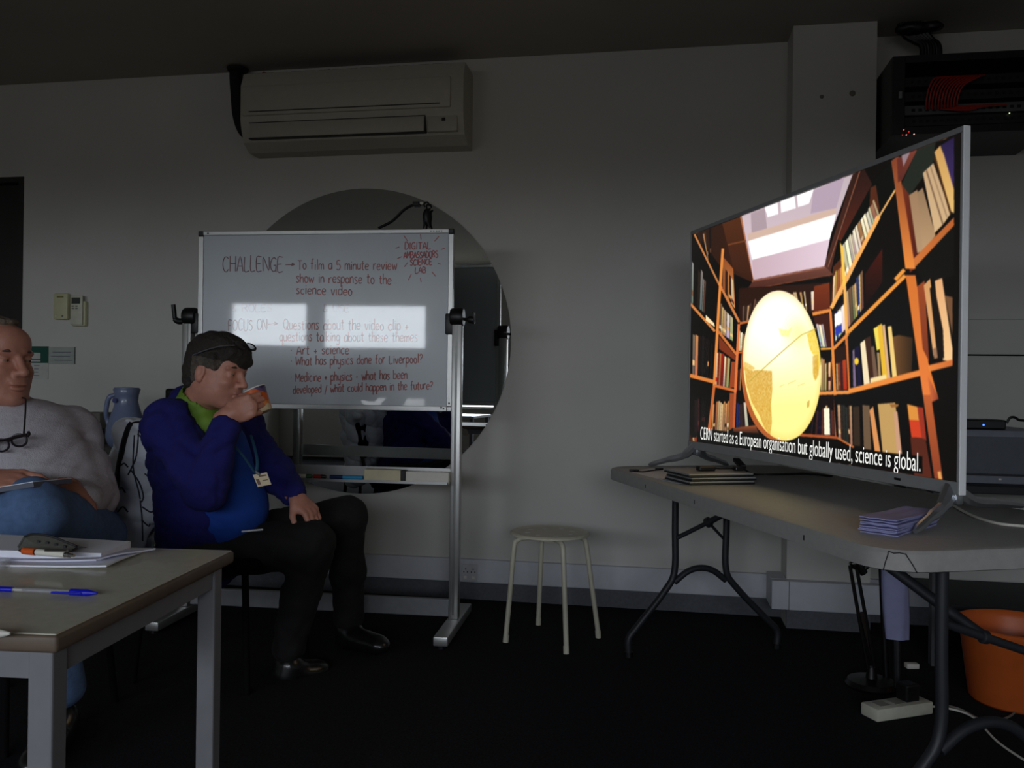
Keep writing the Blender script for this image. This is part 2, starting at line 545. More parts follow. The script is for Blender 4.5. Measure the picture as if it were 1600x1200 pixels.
# front panel standing proud, bottom lip with its shadow gap, louvre flap, display
fz0 = zB + 0.155
MB().b2((x0 + 0.012, YA - 0.012, fz0), (x1 - 0.06, YA + 0.02, zT - 0.075), bev=0.008).build('front_panel', M_ac, ac, smooth=True)
MB().b2((x0 + 0.05, YA - 0.0135, fz0 + 0.016), (x1 - 0.11, YA - 0.0115, fz0 + 0.021)).build('panel_groove', M_dark, ac)
Mf = frame((x0 + 0.06, WY - 0.1905, zB + 0.090), x=(1, 0, 0), y=(0, 0.0, 1), z=(0, -1, 0))
fl = MB().b2((x0 + 0.05, WY - 0.199, zB + 0.048), (x1 - 0.19, WY - 0.176, zB + 0.118), bev=0.005).build('louvre', M_ac, ac, smooth=True)
mb = MB()
for zz in (zB + 0.044, zB + 0.121):
    mb.b2((x0 + 0.045, WY - 0.2, zz), (x1 - 0.185, WY - 0.17, zz + 0.003))
mb.b2((x1 - 0.188, WY - 0.2, zB + 0.047), (x1 - 0.184, WY - 0.17, zB + 0.121))
mb.build('louvre_gap', M_dark, ac)
MB().box((x1 - 0.095, WY - 0.196, zB + 0.1), (0.018, 0.008, 0.016)).build('indicator', M_black, ac)
MB().b2((x1 - 0.175, WY - 0.1985, zB + 0.045), (x1 - 0.03, WY - 0.17, zB + 0.118), bev=0.004).build('display_panel', M_ac, ac, smooth=True)
mb = MB()
for k in range(14):
    xx = x0 + 0.03 + k * (x1 - x0 - 0.12) / 14
    mb.b2((xx, WY - 0.165, zT - 0.012), (xx + 0.055, WY - 0.03, zT + 0.003))
mb.build('top_grille', mat('grille', (95, 92, 84), 0.7), ac)
# black lagged pipe that bows round its left end and goes up into the ceiling
pts = [C(*q) for q in ((402, 218, 4.45), (385, 205, 4.42), (374, 180, 4.40), (371, 150, 4.40), (372, 125, 4.42), (378, 104, 4.46))]
pts = [Vector((p.x, min(p.y, WY - 0.05), min(p.z, CZ + 0.01))) for p in pts]
pipe = MB().tube(bez(pts, 6), 0.033, 12).build('coolant_pipe', mat('lagging', (10, 10, 10), 0.8, bump=0.3), smooth=True, label='black lagged pipe bowing round the left end of the air conditioner', cat='pipe')
p = aty(373, 103, WY - 0.06)
MB().lathe([(0.05, 0), (0.055, 0.012), (0.03, 0.02), (0.0, 0.02)], 16, M=Matrix.Translation((p.x, WY - 0.07, CZ - 0.021))).build('collar', mat('lagging', (10, 10, 10)), pipe)
M_rust = mat('rust_stain', (120, 78, 56), 0.9, noise=0.3, scale=60)
for (xa, xb, yy) in ((396, 432, 117), (498, 526, 109)):
    a, b = aty(xa, yy, WY - 0.004), aty(xb, yy, WY - 0.004)
    poly = [(0, 0)] + [((b.x - a.x) * t, 0.03 * math.sin(math.pi * t) * (0.7 + 0.5 * random.random())) for t in (0.15, 0.3, 0.45, 0.6, 0.75, 0.9)] + [(b.x - a.x, 0)]
    MB(frame((a.x, WY - 0.002, min(a.z, CZ - 0.035)), x=(1, 0, 0), y=(0, 0, 1))).prism(poly, -0.0005, 0.0015).build('stain', M_rust, bpy.data.objects['wall_back'], kind='stuff')

# ================================================================ round mirror on the wall
mc = aty(564, 533, WY - 0.012)
Rm = 0.768
M_mir = mat('mirror_glass', (232, 236, 236), 0.0, metal=1.0, noise=0.0)
mir = MB(frame((mc.x, WY - 0.002, mc.z), x=(1, 0, 0), z=(0, -1, 0))).lathe([(Rm, 0), (Rm, 0.010), (0.0, 0.010)], 128).build('round_mirror', M_mir, label='large frameless round mirror on the wall behind the whiteboard', cat='mirror', org=Vector((mc.x, WY, mc.z - Rm)))
def onm(x, y, off=0.02): return aty(x, y, WY - off)
mb = MB(); mb.tube(bez([onm(591, 356), onm(612, 345), onm(630, 328), onm(642, 321), onm(652, 318)], 6), 0.0045, 8)
cb = mb.build('hanging_cable', M_black, smooth=True, label='thin black cable curving up over the mirror glass', cat='cable')
a, b = onm(646, 319, 0.018), onm(656, 317, 0.018)
MB().b2((a.x, WY - 0.036, a.z - 0.012), (b.x, WY - 0.014, a.z + 0.01), bev=0.003).build('plug', M_black, cb)
MB().box((b.x + 0.012, WY - 0.024, a.z + 0.002), (0.02, 0.014, 0.012), bev=0.003).build('plug_tip', M_white, cb)
# small black hook with a bundle hanging on the mirror rim
hp = onm(667, 320, 0.02)
hk = thing('hanging_bundle', onm(667, 355, 0.012), 'small black bundle hanging from a hook at the mirror rim', 'hook')
MB().tube(bez([onm(664, 324, 0.03), onm(663, 318, 0.035), onm(668, 316, 0.035), onm(671, 322, 0.03)], 6), 0.004, 8).build('hook', M_black, hk, smooth=True)
blob('bundle', [ell(onm(666, 338, 0.035), (0.018, 0.014, 0.038), k=0.01), cap(onm(664, 346, 0.035), onm(662, 356, 0.035), 0.007, 0.005, 0.008), cap(onm(668, 346, 0.035), onm(671, 355, 0.035), 0.007, 0.005, 0.008), cap(onm(668, 330, 0.035), onm(672, 326, 0.035), 0.008, 0.005, 0.008)], M_black, hk, h=0.004)

# ================================================================ whiteboard on a stand
BL0, BR0 = C(308, 636, 3.83), C(706, 643, 3.68)
bu = (BR0 - BL0); bu.z = 0; BW = bu.length; bu.normalize()
bn = Vector((bu.y, -bu.x, 0))                # towards the camera
zb, zt = 0.9385, 1.7215
BC = (BL0 + BR0) / 2
wb = thing('whiteboard', (BC.x, BC.y, 0), 'mobile whiteboard with red handwriting on an aluminium stand in front of the round mirror', 'whiteboard')
BM = frame((BL0.x, BL0.y, zb), x=bu, y=(0, 0, 1), z=bn)        # x along, y up, z out
BH = zt - zb
M_board = mat('board_enamel', (194, 201, 208), 0.30, coat=1.0, noise=0.05, scale=3)
MATS['board_enamel'].node_tree.nodes['Principled BSDF'].inputs['Coat Roughness'].default_value = 0.035
MATS['board_enamel'].node_tree.nodes['Principled BSDF'].inputs['Coat IOR'].default_value = 1.58
MB(BM).b2((0.012, 0.012, -0.010), (BW - 0.012, BH - 0.012, 0.0)).build('writing_surface', M_board, wb)
t = 0.022
for nm, lo, hi in (('frame_rail', (t, 0, -0.014), (BW - t, t, 0.008)), ('frame_rail', (t, BH - t * 0.8, -0.014), (BW - t, BH, 0.008)), ('frame_stile', (0, t, -0.014), (t, BH - t, 0.008)), ('frame_stile', (BW - t, t, -0.014), (BW, BH - t, 0.008))):
    MB(BM).b2(lo, hi, bev=0.002).build(nm, M_alu, wb)
for (cx, cy) in ((0, BH - t), (BW - t, BH - t)):
    MB(BM).b2((cx - 0.001, cy, -0.016), (cx + t + 0.001, cy + t + 0.001, 0.011), bev=0.004).build('corner_cap', M_black, wb, label='black corner cap')
for (cx, cy) in ((0, 0), (BW - t, 0)):
    MB(BM).b2((cx, cy, -0.014), (cx + t, cy + t, 0.008), bev=0.003).build('corner_cap', M_alu, wb)
mb = MB(BM)
for (cx, cy) in ((0.045, BH - 0.009), (BW - 0.011, 0.035), (BW - 0.035, 0.012), (BW - 0.045, 0.016)):
    mb.box((cx, cy, 0.0085), (0.007, 0.007, 0.002))
mb.build('rivet', M_black, wb, kind='stuff')
mb = MB(BM)
for cx in (BW - 0.1, BW - 0.088, BW - 0.075, BW - 0.064, BW - 0.053):
    mb.box((cx, BH - 0.009, 0.0085), (0.006, 0.004, 0.001))
mb.build('maker_mark', M_dark, wb, kind='stuff')
# posts
def post(xc, name='post'):
    p = MB(BM); zf = -zb
    p.b2((xc - 0.021, zf + 0.05, -0.030), (xc + 0.021, 0.375, 0.016), bev=0.004)
    return p.build(name, M_alu, wb, smooth=True)
XL, XR = -0.048, BW + 0.020
for xc in (XL, XR):
    post(xc)
    s = -1 if xc < 0 else 1
    MB(BM).b2((xc - 0.006 if s > 0 else xc + 0.004, -zb + 0.07, 0.0165), (xc + 0.004 if s > 0 else xc + 0.010, 0.37, 0.0175)).build('post_groove', mat('alu_shadow', (120, 120, 118), 0.4, metal=0.6), wb)
    MB(BM).b2((xc - 0.03, -zb + 0.012, -0.27), (xc + 0.03, -zb + 0.05, 0.27), bev=0.005).build('foot', M_alu, wb, smooth=True)
    for e in (-0.25, 0.25):
        MB(BM).lathe([(0.0, -0.012), (0.018, -0.012), (0.018, 0.0), (0.0, 0.0)], 12, M=Matrix.Translation((xc, -zb + 0.012, e)) @ Matrix.Rotation(math.radians(-90), 4, 'X')).build('foot_pad', M_black, wb)
    # pivot clamp and its lever
    MB(BM).lathe([(0.0, -0.028), (0.036, -0.028), (0.040, -0.02), (0.040, 0.02), (0.036, 0.028), (0, 0.028)], 20, M=Matrix.Translation((xc + (0.010 if s < 0 else -0.002), 0.405, -0.005)) @ Matrix.Rotation(math.radians(90), 4, 'Y')).build('pivot', M_black, wb, smooth=True)
    MB(BM).b2((xc - s * 0.052, 0.33, -0.02), (xc - s * 0.018, 0.42, 0.014), bev=0.005).build('pivot_bracket', M_black, wb, smooth=True)
    if s < 0:
        MB(BM).tube(bez([(xc - 0.01, 0.385, 0.0), (xc - 0.045, 0.383, 0.0), (xc - 0.062, 0.395, 0), (xc - 0.066, 0.42, 0), (xc - 0.071, 0.458, 0.0)], 5), [0.014] * 10 + [0.010] * 11, 10).build('lever', M_black, wb, smooth=True)
    else:
        MB(BM).tube([(xc + 0.01, 0.40, 0), (xc + 0.04, 0.395, 0.0), (xc + 0.05, 0.395, 0), (xc + 0.072, 0.392, 0.0), (xc + 0.073, 0.398, 0)], [0.007, 0.007, 0.016, 0.017, 0.004], 12).build('knob', M_black, wb, smooth=True)
        MB(BM).box((xc + 0.07, 0.41, 0), (0.01, 0.035, 0.018), bev=0.003).build('knob_wing', M_black, wb)
M_alud = mat('alu_bar', (150, 152, 156), 0.45, metal=0.6)
MB(BM).b2((XL + 0.021, -zb + 0.055, -0.03), (XR - 0.021, -zb + 0.13, -0.005), bev=0.004).build('lower_crossbar', M_alud, wb)
# pen tray between the posts
ty = 0.632 - zb
MB(BM).b2((XL + 0.021, ty, 0.0), (XR - 0.021, ty + 0.005, 0.075)).b2((XL + 0.021, ty + 0.005, -0.003), (XR - 0.021, ty + 0.062, 0.0)).b2((XL + 0.021, ty, 0.072), (XR - 0.021, ty + 0.012, 0.076)).build('pen_tray', M_alu, wb)
# things lying on the tray
def trayx(px): return (hit(px, 750, BC + bn * 0.04, bn) - BL0).dot(bu)
a, b = trayx(570), trayx(627)
er = MB(BM).b2((a, ty + 0.0055, 0.012), (b, ty + 0.055, 0.055), bev=0.004).build('board_rubber', mat('felt_cream', (222, 212, 180), 0.8), label='cream block board rubber standing on the pen tray', cat='eraser')
MB(BM).b2((b, ty + 0.0055, 0.013), (b + 0.020, ty + 0.054, 0.054), bev=0.002).build('rubber_handle', M_black, er)
a, b = trayx(635), trayx(702)
MB(BM).b2((a, ty + 0.0055, 0.012), (b, ty + 0.05, 0.055), bev=0.002).build('cardboard_sleeve', M_white, label='small white box at the right end of the pen tray', cat='box')
def pen(px0, px1, c1, c2, nm, lb, z=0.03, r=0.0095):
    a, b = trayx(px0), trayx(px1)
    o = thing(nm, BM @ Vector(((a + b) / 2, ty + 0.0055, z)), lb, 'marker')
    yy = ty + 0.0055 + r
    MB(BM).tube([(a, yy, z), (a + (b - a) * 0.62, yy, z)], r, 12).build('barrel', c1, o, smooth=True)
    MB(BM).tube([(a + (b - a) * 0.62, yy, z), (b - 0.004, yy, z), (b, yy, z)], [r * 1.05, r * 1.0, r * 0.7], 12).build('cap', c2, o, smooth=True)
    return o
pen(464, 486, M_white, mat('pen_green', (40, 90, 50), 0.4), 'marker_pen', 'green-capped marker lying on the pen tray nearest the seated man')
pen(489, 508, mat('pen_red', (150, 40, 30), 0.4), M_black, 'marker_pen', 'short red marker on the pen tray')
pen(566, 516, mat('pen_blue', (60, 150, 200), 0.4), mat('pen_navy', (30, 50, 90), 0.4), 'marker_pen', 'pale blue marker with a navy cap on the pen tray')

# --------- handwriting: single-stroke letters laid on the board
G = {
'A': (4, "0,0 2,6 4,0;.7,2.1 3.3,2.1"), 'B': (3.4, "0,0 0,6 2.2,5.8 3,4.6 2,3.3 0,3.1;2,3.3 3.4,2.4 3.2,.7 2,0 0,0"), 'C': (3.8, "3.6,5.2 2.6,6 1.2,5.6 .2,3.8 .2,1.8 1.2,.2 2.6,0 3.7,.9"),
'D': (3.6, "0,0 .1,6 2,5.6 3.4,4 3.4,2 2,.3 0,0"), 'E': (3.2, "3,6 0,5.9 0,0 3.2,0;0,3.1 2.4,3.2"), 'F': (3, "0,0 .1,6 3,6;0,3.1 2.2,3.2"), 'G': (3.8, "3.6,5.2 2.4,6 1,5.4 .1,3.4 .4,1.2 1.8,0 3.2,.6 3.4,2.6 2,2.6;3.4,2.6 3.6,-.4"),
'H': (3.6, "0,0 0,6;3.6,0 3.6,6;0,3 3.6,3"), 'I': (1, ".5,0 .5,6"), 'L': (3, "0,6 0,0 3,.1"), 'M': (4.6, "0,0 .2,6 2.3,2 4.4,6 4.6,0"), 'N': (3.8, "0,0 0,6 3.6,0 3.8,6"), 'O': (3.8, "2,6 .6,5.2 0,3 .6,.8 2,0 3.3,.8 3.8,3 3.2,5.2 2,6"),
'Q': (4, "2,6 .6,5.2 0,3 .6,.8 2,0 3.3,.8 3.8,3 3.2,5.2 2,6;2.4,1.6 4.2,-.6"), 'R': (3.6, "0,0 0,6 2.4,5.8 3.1,4.5 2.2,3.2 0,3;1.6,3 3.6,0"), 'S': (3.2, "3,5.2 1.8,6 .4,5.2 .4,4 2.8,2.4 2.9,.9 1.6,0 0,.7"), 'T': (3.6, "0,6 3.8,6;1.9,6 1.8,0"), 'U': (3.6, "0,6 .1,1.6 1.2,0 2.6,.1 3.5,1.6 3.6,6"), 'W': (5.2, "0,6 1.2,0 2.6,4.6 4,0 5.2,6"),
'a': (2.8, "2.7,3.7 1.2,4 .1,2.6 .3,.6 1.5,0 2.6,1.2 2.7,3.9 2.8,0"), 'b': (2.8, "0,6.6 .1,0;.1,2.8 1.4,3.9 2.7,2.8 2.5,.7 1.3,0 .1,.6"), 'c': (2.6, "2.5,3.4 1.4,4 .2,2.8 .2,1 1.3,0 2.6,.6"), 'd': (2.8, "2.6,3.2 1.2,4 .1,2.6 .3,.6 1.5,0 2.6,1;2.6,6.8 2.8,0"), 'e': (2.7, ".1,2.1 2.5,2.3 2.2,3.7 1.1,4 .1,2.6 .2,.9 1.3,0 2.6,.6"), 'f': (2.3, "2.4,6.4 1.4,6.6 .8,5.4 .7,0;-.2,3.7 2,3.8"),
'g': (2.8, "2.6,3.5 1.2,4 .1,2.6 .3,.9 1.4,.2 2.6,1.2;2.7,4 2.7,-1.6 1.4,-2.6 .2,-1.8"), 'h': (2.6, "0,6.6 0,0;0,2.6 1.3,4 2.4,3.2 2.6,0"), 'i': (.8, ".4,4 .4,0;.3,5.6 .5,5.3"), 'k': (2.5, "0,6.4 0,0;2.2,4 .1,2 2.5,0"), 'l': (.8, ".4,6.6 .4,0"), 'm': (4, "0,4 0,0;0,2.8 1,4 1.9,3.1 2,0;2,2.8 3,4 3.8,3.1 4,0"), 'n': (2.5, "0,4 0,0;0,2.6 1.3,4 2.3,3.2 2.5,0"), 'o': (2.7, "1.4,4 .3,3.2 .1,1.4 1.2,0 2.4,.8 2.6,2.6 1.4,4"),
'p': (2.7, "0,4 .1,-2.6;.1,2.8 1.4,4 2.6,2.8 2.4,.9 1.2,.1 .1,1"), 'q': (2.7, "2.6,3.4 1.2,4 .1,2.6 .3,.7 1.5,0 2.5,1;2.6,4 2.6,-2.8"), 'r': (2.1, "0,4 .1,0;.1,2.4 1,3.8 2.1,3.9"), 's': (2.3, "2.2,3.5 1.2,4 .2,3.2 2,1.4 1.8,.3 .8,0 0,.5"), 't': (2.2, "1,5.8 .9,1 1.4,.1 2.2,.3;-.1,3.9 2.1,4"), 'u': (2.5, "0,4 .2,.8 1.1,0 2.2,.8;2.4,4 2.5,0"), 'v': (2.5, "0,4 1.2,0 2.5,4"), 'w': (3.8, "0,4 .9,0 1.9,3.2 2.9,0 3.8,4"), 'y': (2.6, "0,4 .3,1.2 1.3,.6 2.4,1.6;2.6,4 2.4,-1.4 1.2,-2.6 .1,-1.8"),
'5': (3, "2.9,6 .4,6 .2,3.4 1.8,3.8 3,2.4 2.4,.5 1,0 0,.6"), '+': (2.4, "1.2,3.4 1.2,.6;0,2 2.4,2"), '-': (2, "0,2.2 1.8,2.2"), '?': (2.6, "0,5 1,6.4 2.4,5.6 2.3,4.2 1.1,2.8 1,1.6;1,.3 1.1,0"), '/': (2, "0,-1.6 2,6"), '.': (1, ".3,3 .6,3.2 .7,2.9"), '>': (4.6, "0,2.4 4.6,2.8;3.2,4.2 4.7,2.8 3,1.6"), '&': (3.4, "3.2,0 .8,4.4 1.2,6 2.2,5.2 .2,1.8 .8,.2 2.2,.4 3.2,2.4"), ' ': (2.2, ""), ',': (1, ".5,.4 .2,-1"),
}
def board_uv(px, py):
    p = hit(px, py, BL0, bn) - Vector((BL0.x, BL0.y, zb))
    return p.dot(bu), p.z
rw_ = random.Random(3)
def write(mb, text, p0, p1, hpx, wdt=0.0046, wob=0.16):
    u0, v0 = board_uv(*p0); u1, v1 = board_uv(*p1)
    _, vh = board_uv(p0[0], p0[1] - hpx)
    tot = 0
    for ch in text: tot += G[ch][0] + 0.9
    tot -= 0.9
    su = (u1 - u0) / tot; sv = (vh - v0) / 6.0; sl = (v1 - v0) / (u1 - u0)
    x = 0
    for ch in text:
        wd_, st = G[ch]
        yo = rw_.uniform(-wob, wob) * 1.5; k = rw_.uniform(0.93, 1.07)
        for line in (st.split(';') if st else []):
            pts = [tuple(float(q) for q in a_.split(',')) for a_ in line.split()]
            P = []
            for (gx, gy) in pts:
                uu = u0 + (x + gx + rw_.uniform(-wob, wob) * 0.5) * su
                vv = v0 + (gy * k + yo + rw_.uniform(-wob, wob) * 0.5) * sv + (uu - u0) * sl
                P.append((uu, vv))
            stroke(mb, P, wdt)
        x += wd_ + 0.9
def stroke(mb, P, wdt):
    if len(P) > 2:
        q = bez([(a_[0], a_[1], 0) for a_ in P], 3)
        P = [(v.x, v.y) for v in q]
    L_, R_ = [], []
    for i, p in enumerate(P):
        a_ = P[max(i - 1, 0)]; b_ = P[min(i + 1, len(P) - 1)]
        dx, dy = b_[0] - a_[0], b_[1] - a_[1]
        n_ = math.hypot(dx, dy) or 1
        ox, oy = -dy / n_ * wdt / 2, dx / n_ * wdt / 2
        L_.append((p[0] + ox, p[1] + oy, 0.0007)); R_.append((p[0] - ox, p[1] - oy, 0.0007))
    n = len(P)
    mb.add(L_ + R_, [(i, n + i, n + i + 1, i + 1) for i in range(n - 1)])
def ink(nm, c):
    m_ = mat(nm, c, 0.4, noise=0.35, scale=45, spec=0.5, coat=1.0)
    m_.node_tree.nodes['Principled BSDF'].inputs['Coat Roughness'].default_value = 0.035
    m_.node_tree.nodes['Principled BSDF'].inputs['Coat IOR'].default_value = 1.58
    return m_
I_dark, I_red, I_red2, I_faint = ink('ink_dark', (128, 90, 94)), ink('ink_red', (165, 96, 92)), ink('ink_crimson', (170, 80, 86)), ink('ink_faint', (185, 180, 186))
mb = MB(BM)
write(mb, "CHALLENGE", (348, 424), (442, 424), 23, 0.0046)
write(mb, ">", (446, 417), (460, 417), 8, 0.0042)
write(mb, "FOCUS ON", (357, 517), (417, 515), 17, 0.0044)
write(mb, ">", (419, 511), (433, 511), 10, 0.0042)
mb.build('heading_writing', I_dark, wb, kind='stuff')
mb = MB(BM)
write(mb, "To film a 5 minute review", (465, 421), (620, 422), 14)
write(mb, "show in response to the", (463, 441), (611, 444), 14)
write(mb, "science video", (463, 459), (550, 462), 13)
write(mb, "Questions about the video clip +", (443, 515), (638, 516), 15)
write(mb, "questions talking about these themes", (437, 533), (652, 534), 14)
write(mb, ". Art + science", (454, 554), (545, 553), 13)
write(mb, ". What has physics done for Liverpool?", (454, 571), (660, 567), 13)
write(mb, ". Medicine + physics - what has been", (454, 597), (636, 592), 13)
write(mb, "developed / what could happen in the future?", (458, 615), (676, 608), 12)
mb.build('red_writing', I_red, wb, kind='stuff')
mb = MB(BM)
write(mb, "DIGITAL", (633, 390), (673, 389), 11)
write(mb, "AMBASSADORS", (631, 404), (684, 402), 10, 0.0048)
write(mb, "SCIENCE", (641, 415), (675, 413), 9)
write(mb, "LAB", (649, 427), (665, 426), 9)
for (a, b) in (((631, 368), (637, 377)), ((657, 366), (658, 374)), ((686, 369), (679, 377)), ((618, 388), (624, 386)), ((695, 388), (689, 390)), ((621, 404), (628, 401)), ((684, 411), (689, 413)), ((632, 417), (637, 410)), ((638, 438), (643, 428)), ((675, 425), (681, 432)), ((657, 434), (658, 441))):
    stroke(mb, [board_uv(*a), board_uv(*b)], 0.004)
mb.build('title_writing', I_red2, wb, kind='stuff')
mb = MB(BM)
write(mb, "& ROLES", (362, 487), (425, 487), 11, 0.004)
write(mb, "& USE", (505, 487), (546, 487), 11, 0.004)
mb.build('faint_writing', I_faint, wb, kind='stuff')
# faint illegible pen marks on the back of the board, seen in the mirror
mb = MB(BM)
for (u0, v0, wd_) in ((0.14, 0.60, 0.16), (0.10, 0.47, 0.12), (0.13, 0.30, 0.14)):
    P = [(u0 + wd_ * t / 14, v0 + rw_.uniform(-0.014, 0.014)) for t in range(15)]
    n0 = len(mb.v); stroke(mb, P, 0.004)
    for j_ in range(n0, len(mb.v)):
        l_ = BM.inverted() @ mb.v[j_]; mb.v[j_] = BM @ Vector((l_.x, l_.y, -0.0108))
mb.build('back_scribble', I_dark, wb, kind='stuff')
# ================================================================ folding table on the right
TZ = 0.74
tA, tB = L(0.743, 1.687, TZ), L(0.368, 3.40, TZ)
tdir = (tB - tA); tdir.z = 0; TL = tdir.length; tdir.normalize()
tx = Vector((tdir.y, -tdir.x, 0))           # towards the far long side (right)
TW = 0.76
TM = frame((tA.x, tA.y, 0), x=tx, y=tdir, z=(0, 0, 1))       # x across, y along, z up
M_ttop = mat('table_plastic', (158, 156, 152), 0.55, noise=0.05, scale=50, bump=0.15, bscale=300)
M_tedge = mat('table_edge', (165, 170, 186), 0.5, noise=0.05)
ft = thing('folding_table', TM @ Vector((TW / 2, TL / 2, 0)), 'grey plastic folding trestle table carrying the big screen', 'table')
def rrect(w_, h_, r, n=7):
    out = []
    for (cx, cy, a0) in ((w_ - r, r, -90), (w_ - r, h_ - r, 0), (r, h_ - r, 90), (r, r, 180)):
        for k in range(n + 1):
            a = math.radians(a0 + 90 * k / n)
            out.append((cx + r * math.cos(a), cy + r * math.sin(a)))
    return out
pts = rrect(TW, TL, 0.10)
bm_ = bmesh.new()
def ringv(off, z):
    c_ = [(TW / 2, TL / 2)]
    return [bm_.verts.new(((p[0] - TW / 2) * (1 - off / (TW / 2)) + TW / 2, (p[1] - TL / 2) * (1 - off / (TL / 2)) + TL / 2, z)) for p in pts]
R_ = [ringv(0.012, TZ - 0.048), ringv(0.0, TZ - 0.044), ringv(0.0, TZ - 0.010), ringv(0.004, TZ - 0.003), ringv(0.012, TZ)]
for a, b in zip(R_, R_[1:]):
    for k in range(len(a)):
        bm_.faces.new((a[k], a[(k + 1) % len(a)], b[(k + 1) % len(a)], b[k]))
bm_.faces.new(R_[0][::-1]); bm_.faces.new(R_[-1])
bm_.verts.index_update()
mb = MB(TM); mb.add([v.co for v in bm_.verts], [tuple(v.index for v in f.verts) for f in bm_.faces]); bm_.free()
mb.build('tabletop', M_ttop, ft, smooth=True, auto=30)
# patch and small marks on the rim
mb = MB(TM)
for yy in (0.30, 0.9, 1.30):
    mb.box((-0.0004, yy, TZ - 0.026), (0.0015, 0.003, 0.012))
mb.build('rim_mark', M_dark, ft, kind='stuff')
rc = Vector((0.10, 0.10, 0))
def cornp(a, z, r=0.1006): return (0.1 + r * math.cos(math.radians(a)), 0.1 + r * math.sin(math.radians(a)), z)
mb = MB(TM)
for P in (((222, -.008), (222, -.012), (219, -.03), (217, -.046)), ((240, -.008), (242, -.014), (248, -.03), (253, -.046)), ((222, -.006), (228, -.009), (234, -.007), (240, -.009))):
    mb.tube([cornp(a, TZ + z) for a, z in P], 0.0011, 5)
mb.build('corner_crack', M_dark, ft)
# leg frames
M_leg = mat('table_steel', (44, 46, 50), 0.5, metal=0.2, noise=0.08)
def legframe(yl, xa, xb, fa, fb, flip):
    ztop_ = TZ - 0.045
    for (x_, fx, nm) in ((xa, fa, 'leg'), (xb, fb, 'leg')):
        P = bez([(x_, yl, ztop_), (x_, yl, 0.5), (x_, yl, 0.33), (x_ + (fx - x_) * 0.22, yl, 0.25), (x_ + (fx - x_) * 0.8, yl, 0.12), (fx, yl, 0.07), (fx, yl, 0.012)], 6)
        lg = MB(TM).tube(P, 0.0135, 12).build(nm, M_leg, ft, smooth=True)
        MB(TM).lathe([(0.0165, 0), (0.0165, 0.02), (0.0, 0.02)], 12, M=Matrix.Translation((fx, yl, 0.0))).build('foot_cap', M_black, lg)
    mx = (xa + xb) / 2
    MB(TM).tube(bez([(xa, yl, 0.285), ((xa * 3 + xb) / 4, yl, 0.325), (mx, yl, 0.338), ((xa + xb * 3) / 4, yl, 0.325), (xb, yl, 0.285)], 6), 0.0125, 12).build('arched_brace', M_leg, ft, smooth=True)
    if not flip:
        MB(TM).tube([(xa, yl - 0.01, 0.46), (xa + (xb - xa) * 0.62, yl - 0.01, 0.52)], 0.009, 10).build('brace_bar', M_leg, ft, smooth=True)
        MB(TM).tube([(xa + (xb - xa) * 0.58, yl - 0.01, 0.515), (xa + (xb - xa) * 1.35, yl - 0.25, ztop_)], 0.0125, 10).build('strut', M_leg, ft, smooth=True)
        MB(TM).tube([(xa + (xb - xa) * 0.62, yl - 0.012, 0.52), (xb, yl, 0.44)], 0.006, 8).build('locking_ring_arm', M_leg, ft)
        MB(TM).lathe([(0.017, -0.012), (0.021, -0.008), (0.021, 0.008), (0.017, 0.012)], 16, M=Matrix.Translation((xa + (xb - xa) * 0.62, yl - 0.01, 0.52)) @ Matrix.Rotation(math.radians(65), 4, 'Y')).build('locking_ring', M_leg, ft, smooth=True)
    else:
        MB(TM).tube([(xa, yl + 0.012, 0.56), (xa + (xb - xa) * 1.0, yl + 0.012, 0.48)], 0.010, 10).build('brace_bar', M_leg, ft, smooth=True)
        MB(TM).tube([(xa + (xb - xa) * 0.5, yl + 0.012, 0.52), (xa - 0.03, yl + 0.30, ztop_)], 0.0125, 10).build('strut', M_leg, ft, smooth=True)
        MB(TM).lathe([(0.0125, -0.008), (0.015, -0.006), (0.015, 0.006), (0.0125, 0.008)], 16, M=Matrix.Translation((xa + (xb - xa) * 0.5, yl + 0.012, 0.52)) @ Matrix.Rotation(math.radians(100), 4, 'Y')).build('locking_ring', M_leg, ft, smooth=True)
def tloc(v):
    return TM.inverted() @ v
f1 = tloc(C(978, 1018, 3.38)); p1 = tloc(C(1053, 850, 3.40)); p2 = tloc(C(1138, 850, 3.42)); f2 = tloc(C(1207, 1000, 3.52))
yl = TL - 0.07
legframe(yl, p1.x, p2.x, f1.x, f2.x, False)
q1 = tloc(C(1471, 1000, 1.84)); yn = q1.y
legframe(yn, q1.x, q1.x + 0.235, q1.x - 0.21, q1.x + 0.44, True)

# ================================================================ the big screen
sL, sR = L(0.6885, 3.33, 0.8195), L(1.0215, 1.951, 0.8195)
su_ = (sR - sL); su_.z = 0; SW = su_.length; su_.normalize()
sn = Vector((su_.y, -su_.x, 0))            # out of the screen, to the room
if sn.dot(-FW) < 0: sn = -sn
SM = frame((sL.x, sL.y, 0.8195), x=su_, y=(0, 0, 1), z=sn)
SH = 0.842
tv = thing('television', SM @ Vector((SW / 2, -0.08, -0.03)), 'large flat television on the folding table, showing a yellow globe in a library', 'television')
M_bez = mat('bezel', (146, 148, 148), 0.4, noise=0.05)
M_trim = mat('silver_trim', (245, 246, 248), 0.35, metal=0.0, noise=0.02)
bz = 0.014; bb = 0.030
MB(SM).b2((0, 0, -0.018), (SW, SH, -0.001), bev=0.004).build('back_shell', M_black, tv)
MB(SM).b2((0, 0, -0.001), (SW, bb, 0.004), bev=0.002).build('bezel', M_bez, tv, label='wide grey bottom bezel')
MB(SM).b2((0, SH - bz, -0.001), (SW, SH, 0.004), bev=0.002).build('bezel', M_bez, tv)
MB(SM).b2((0, bb, -0.001), (0.007, SH - bz, 0.004), bev=0.002).build('bezel', M_bez, tv)
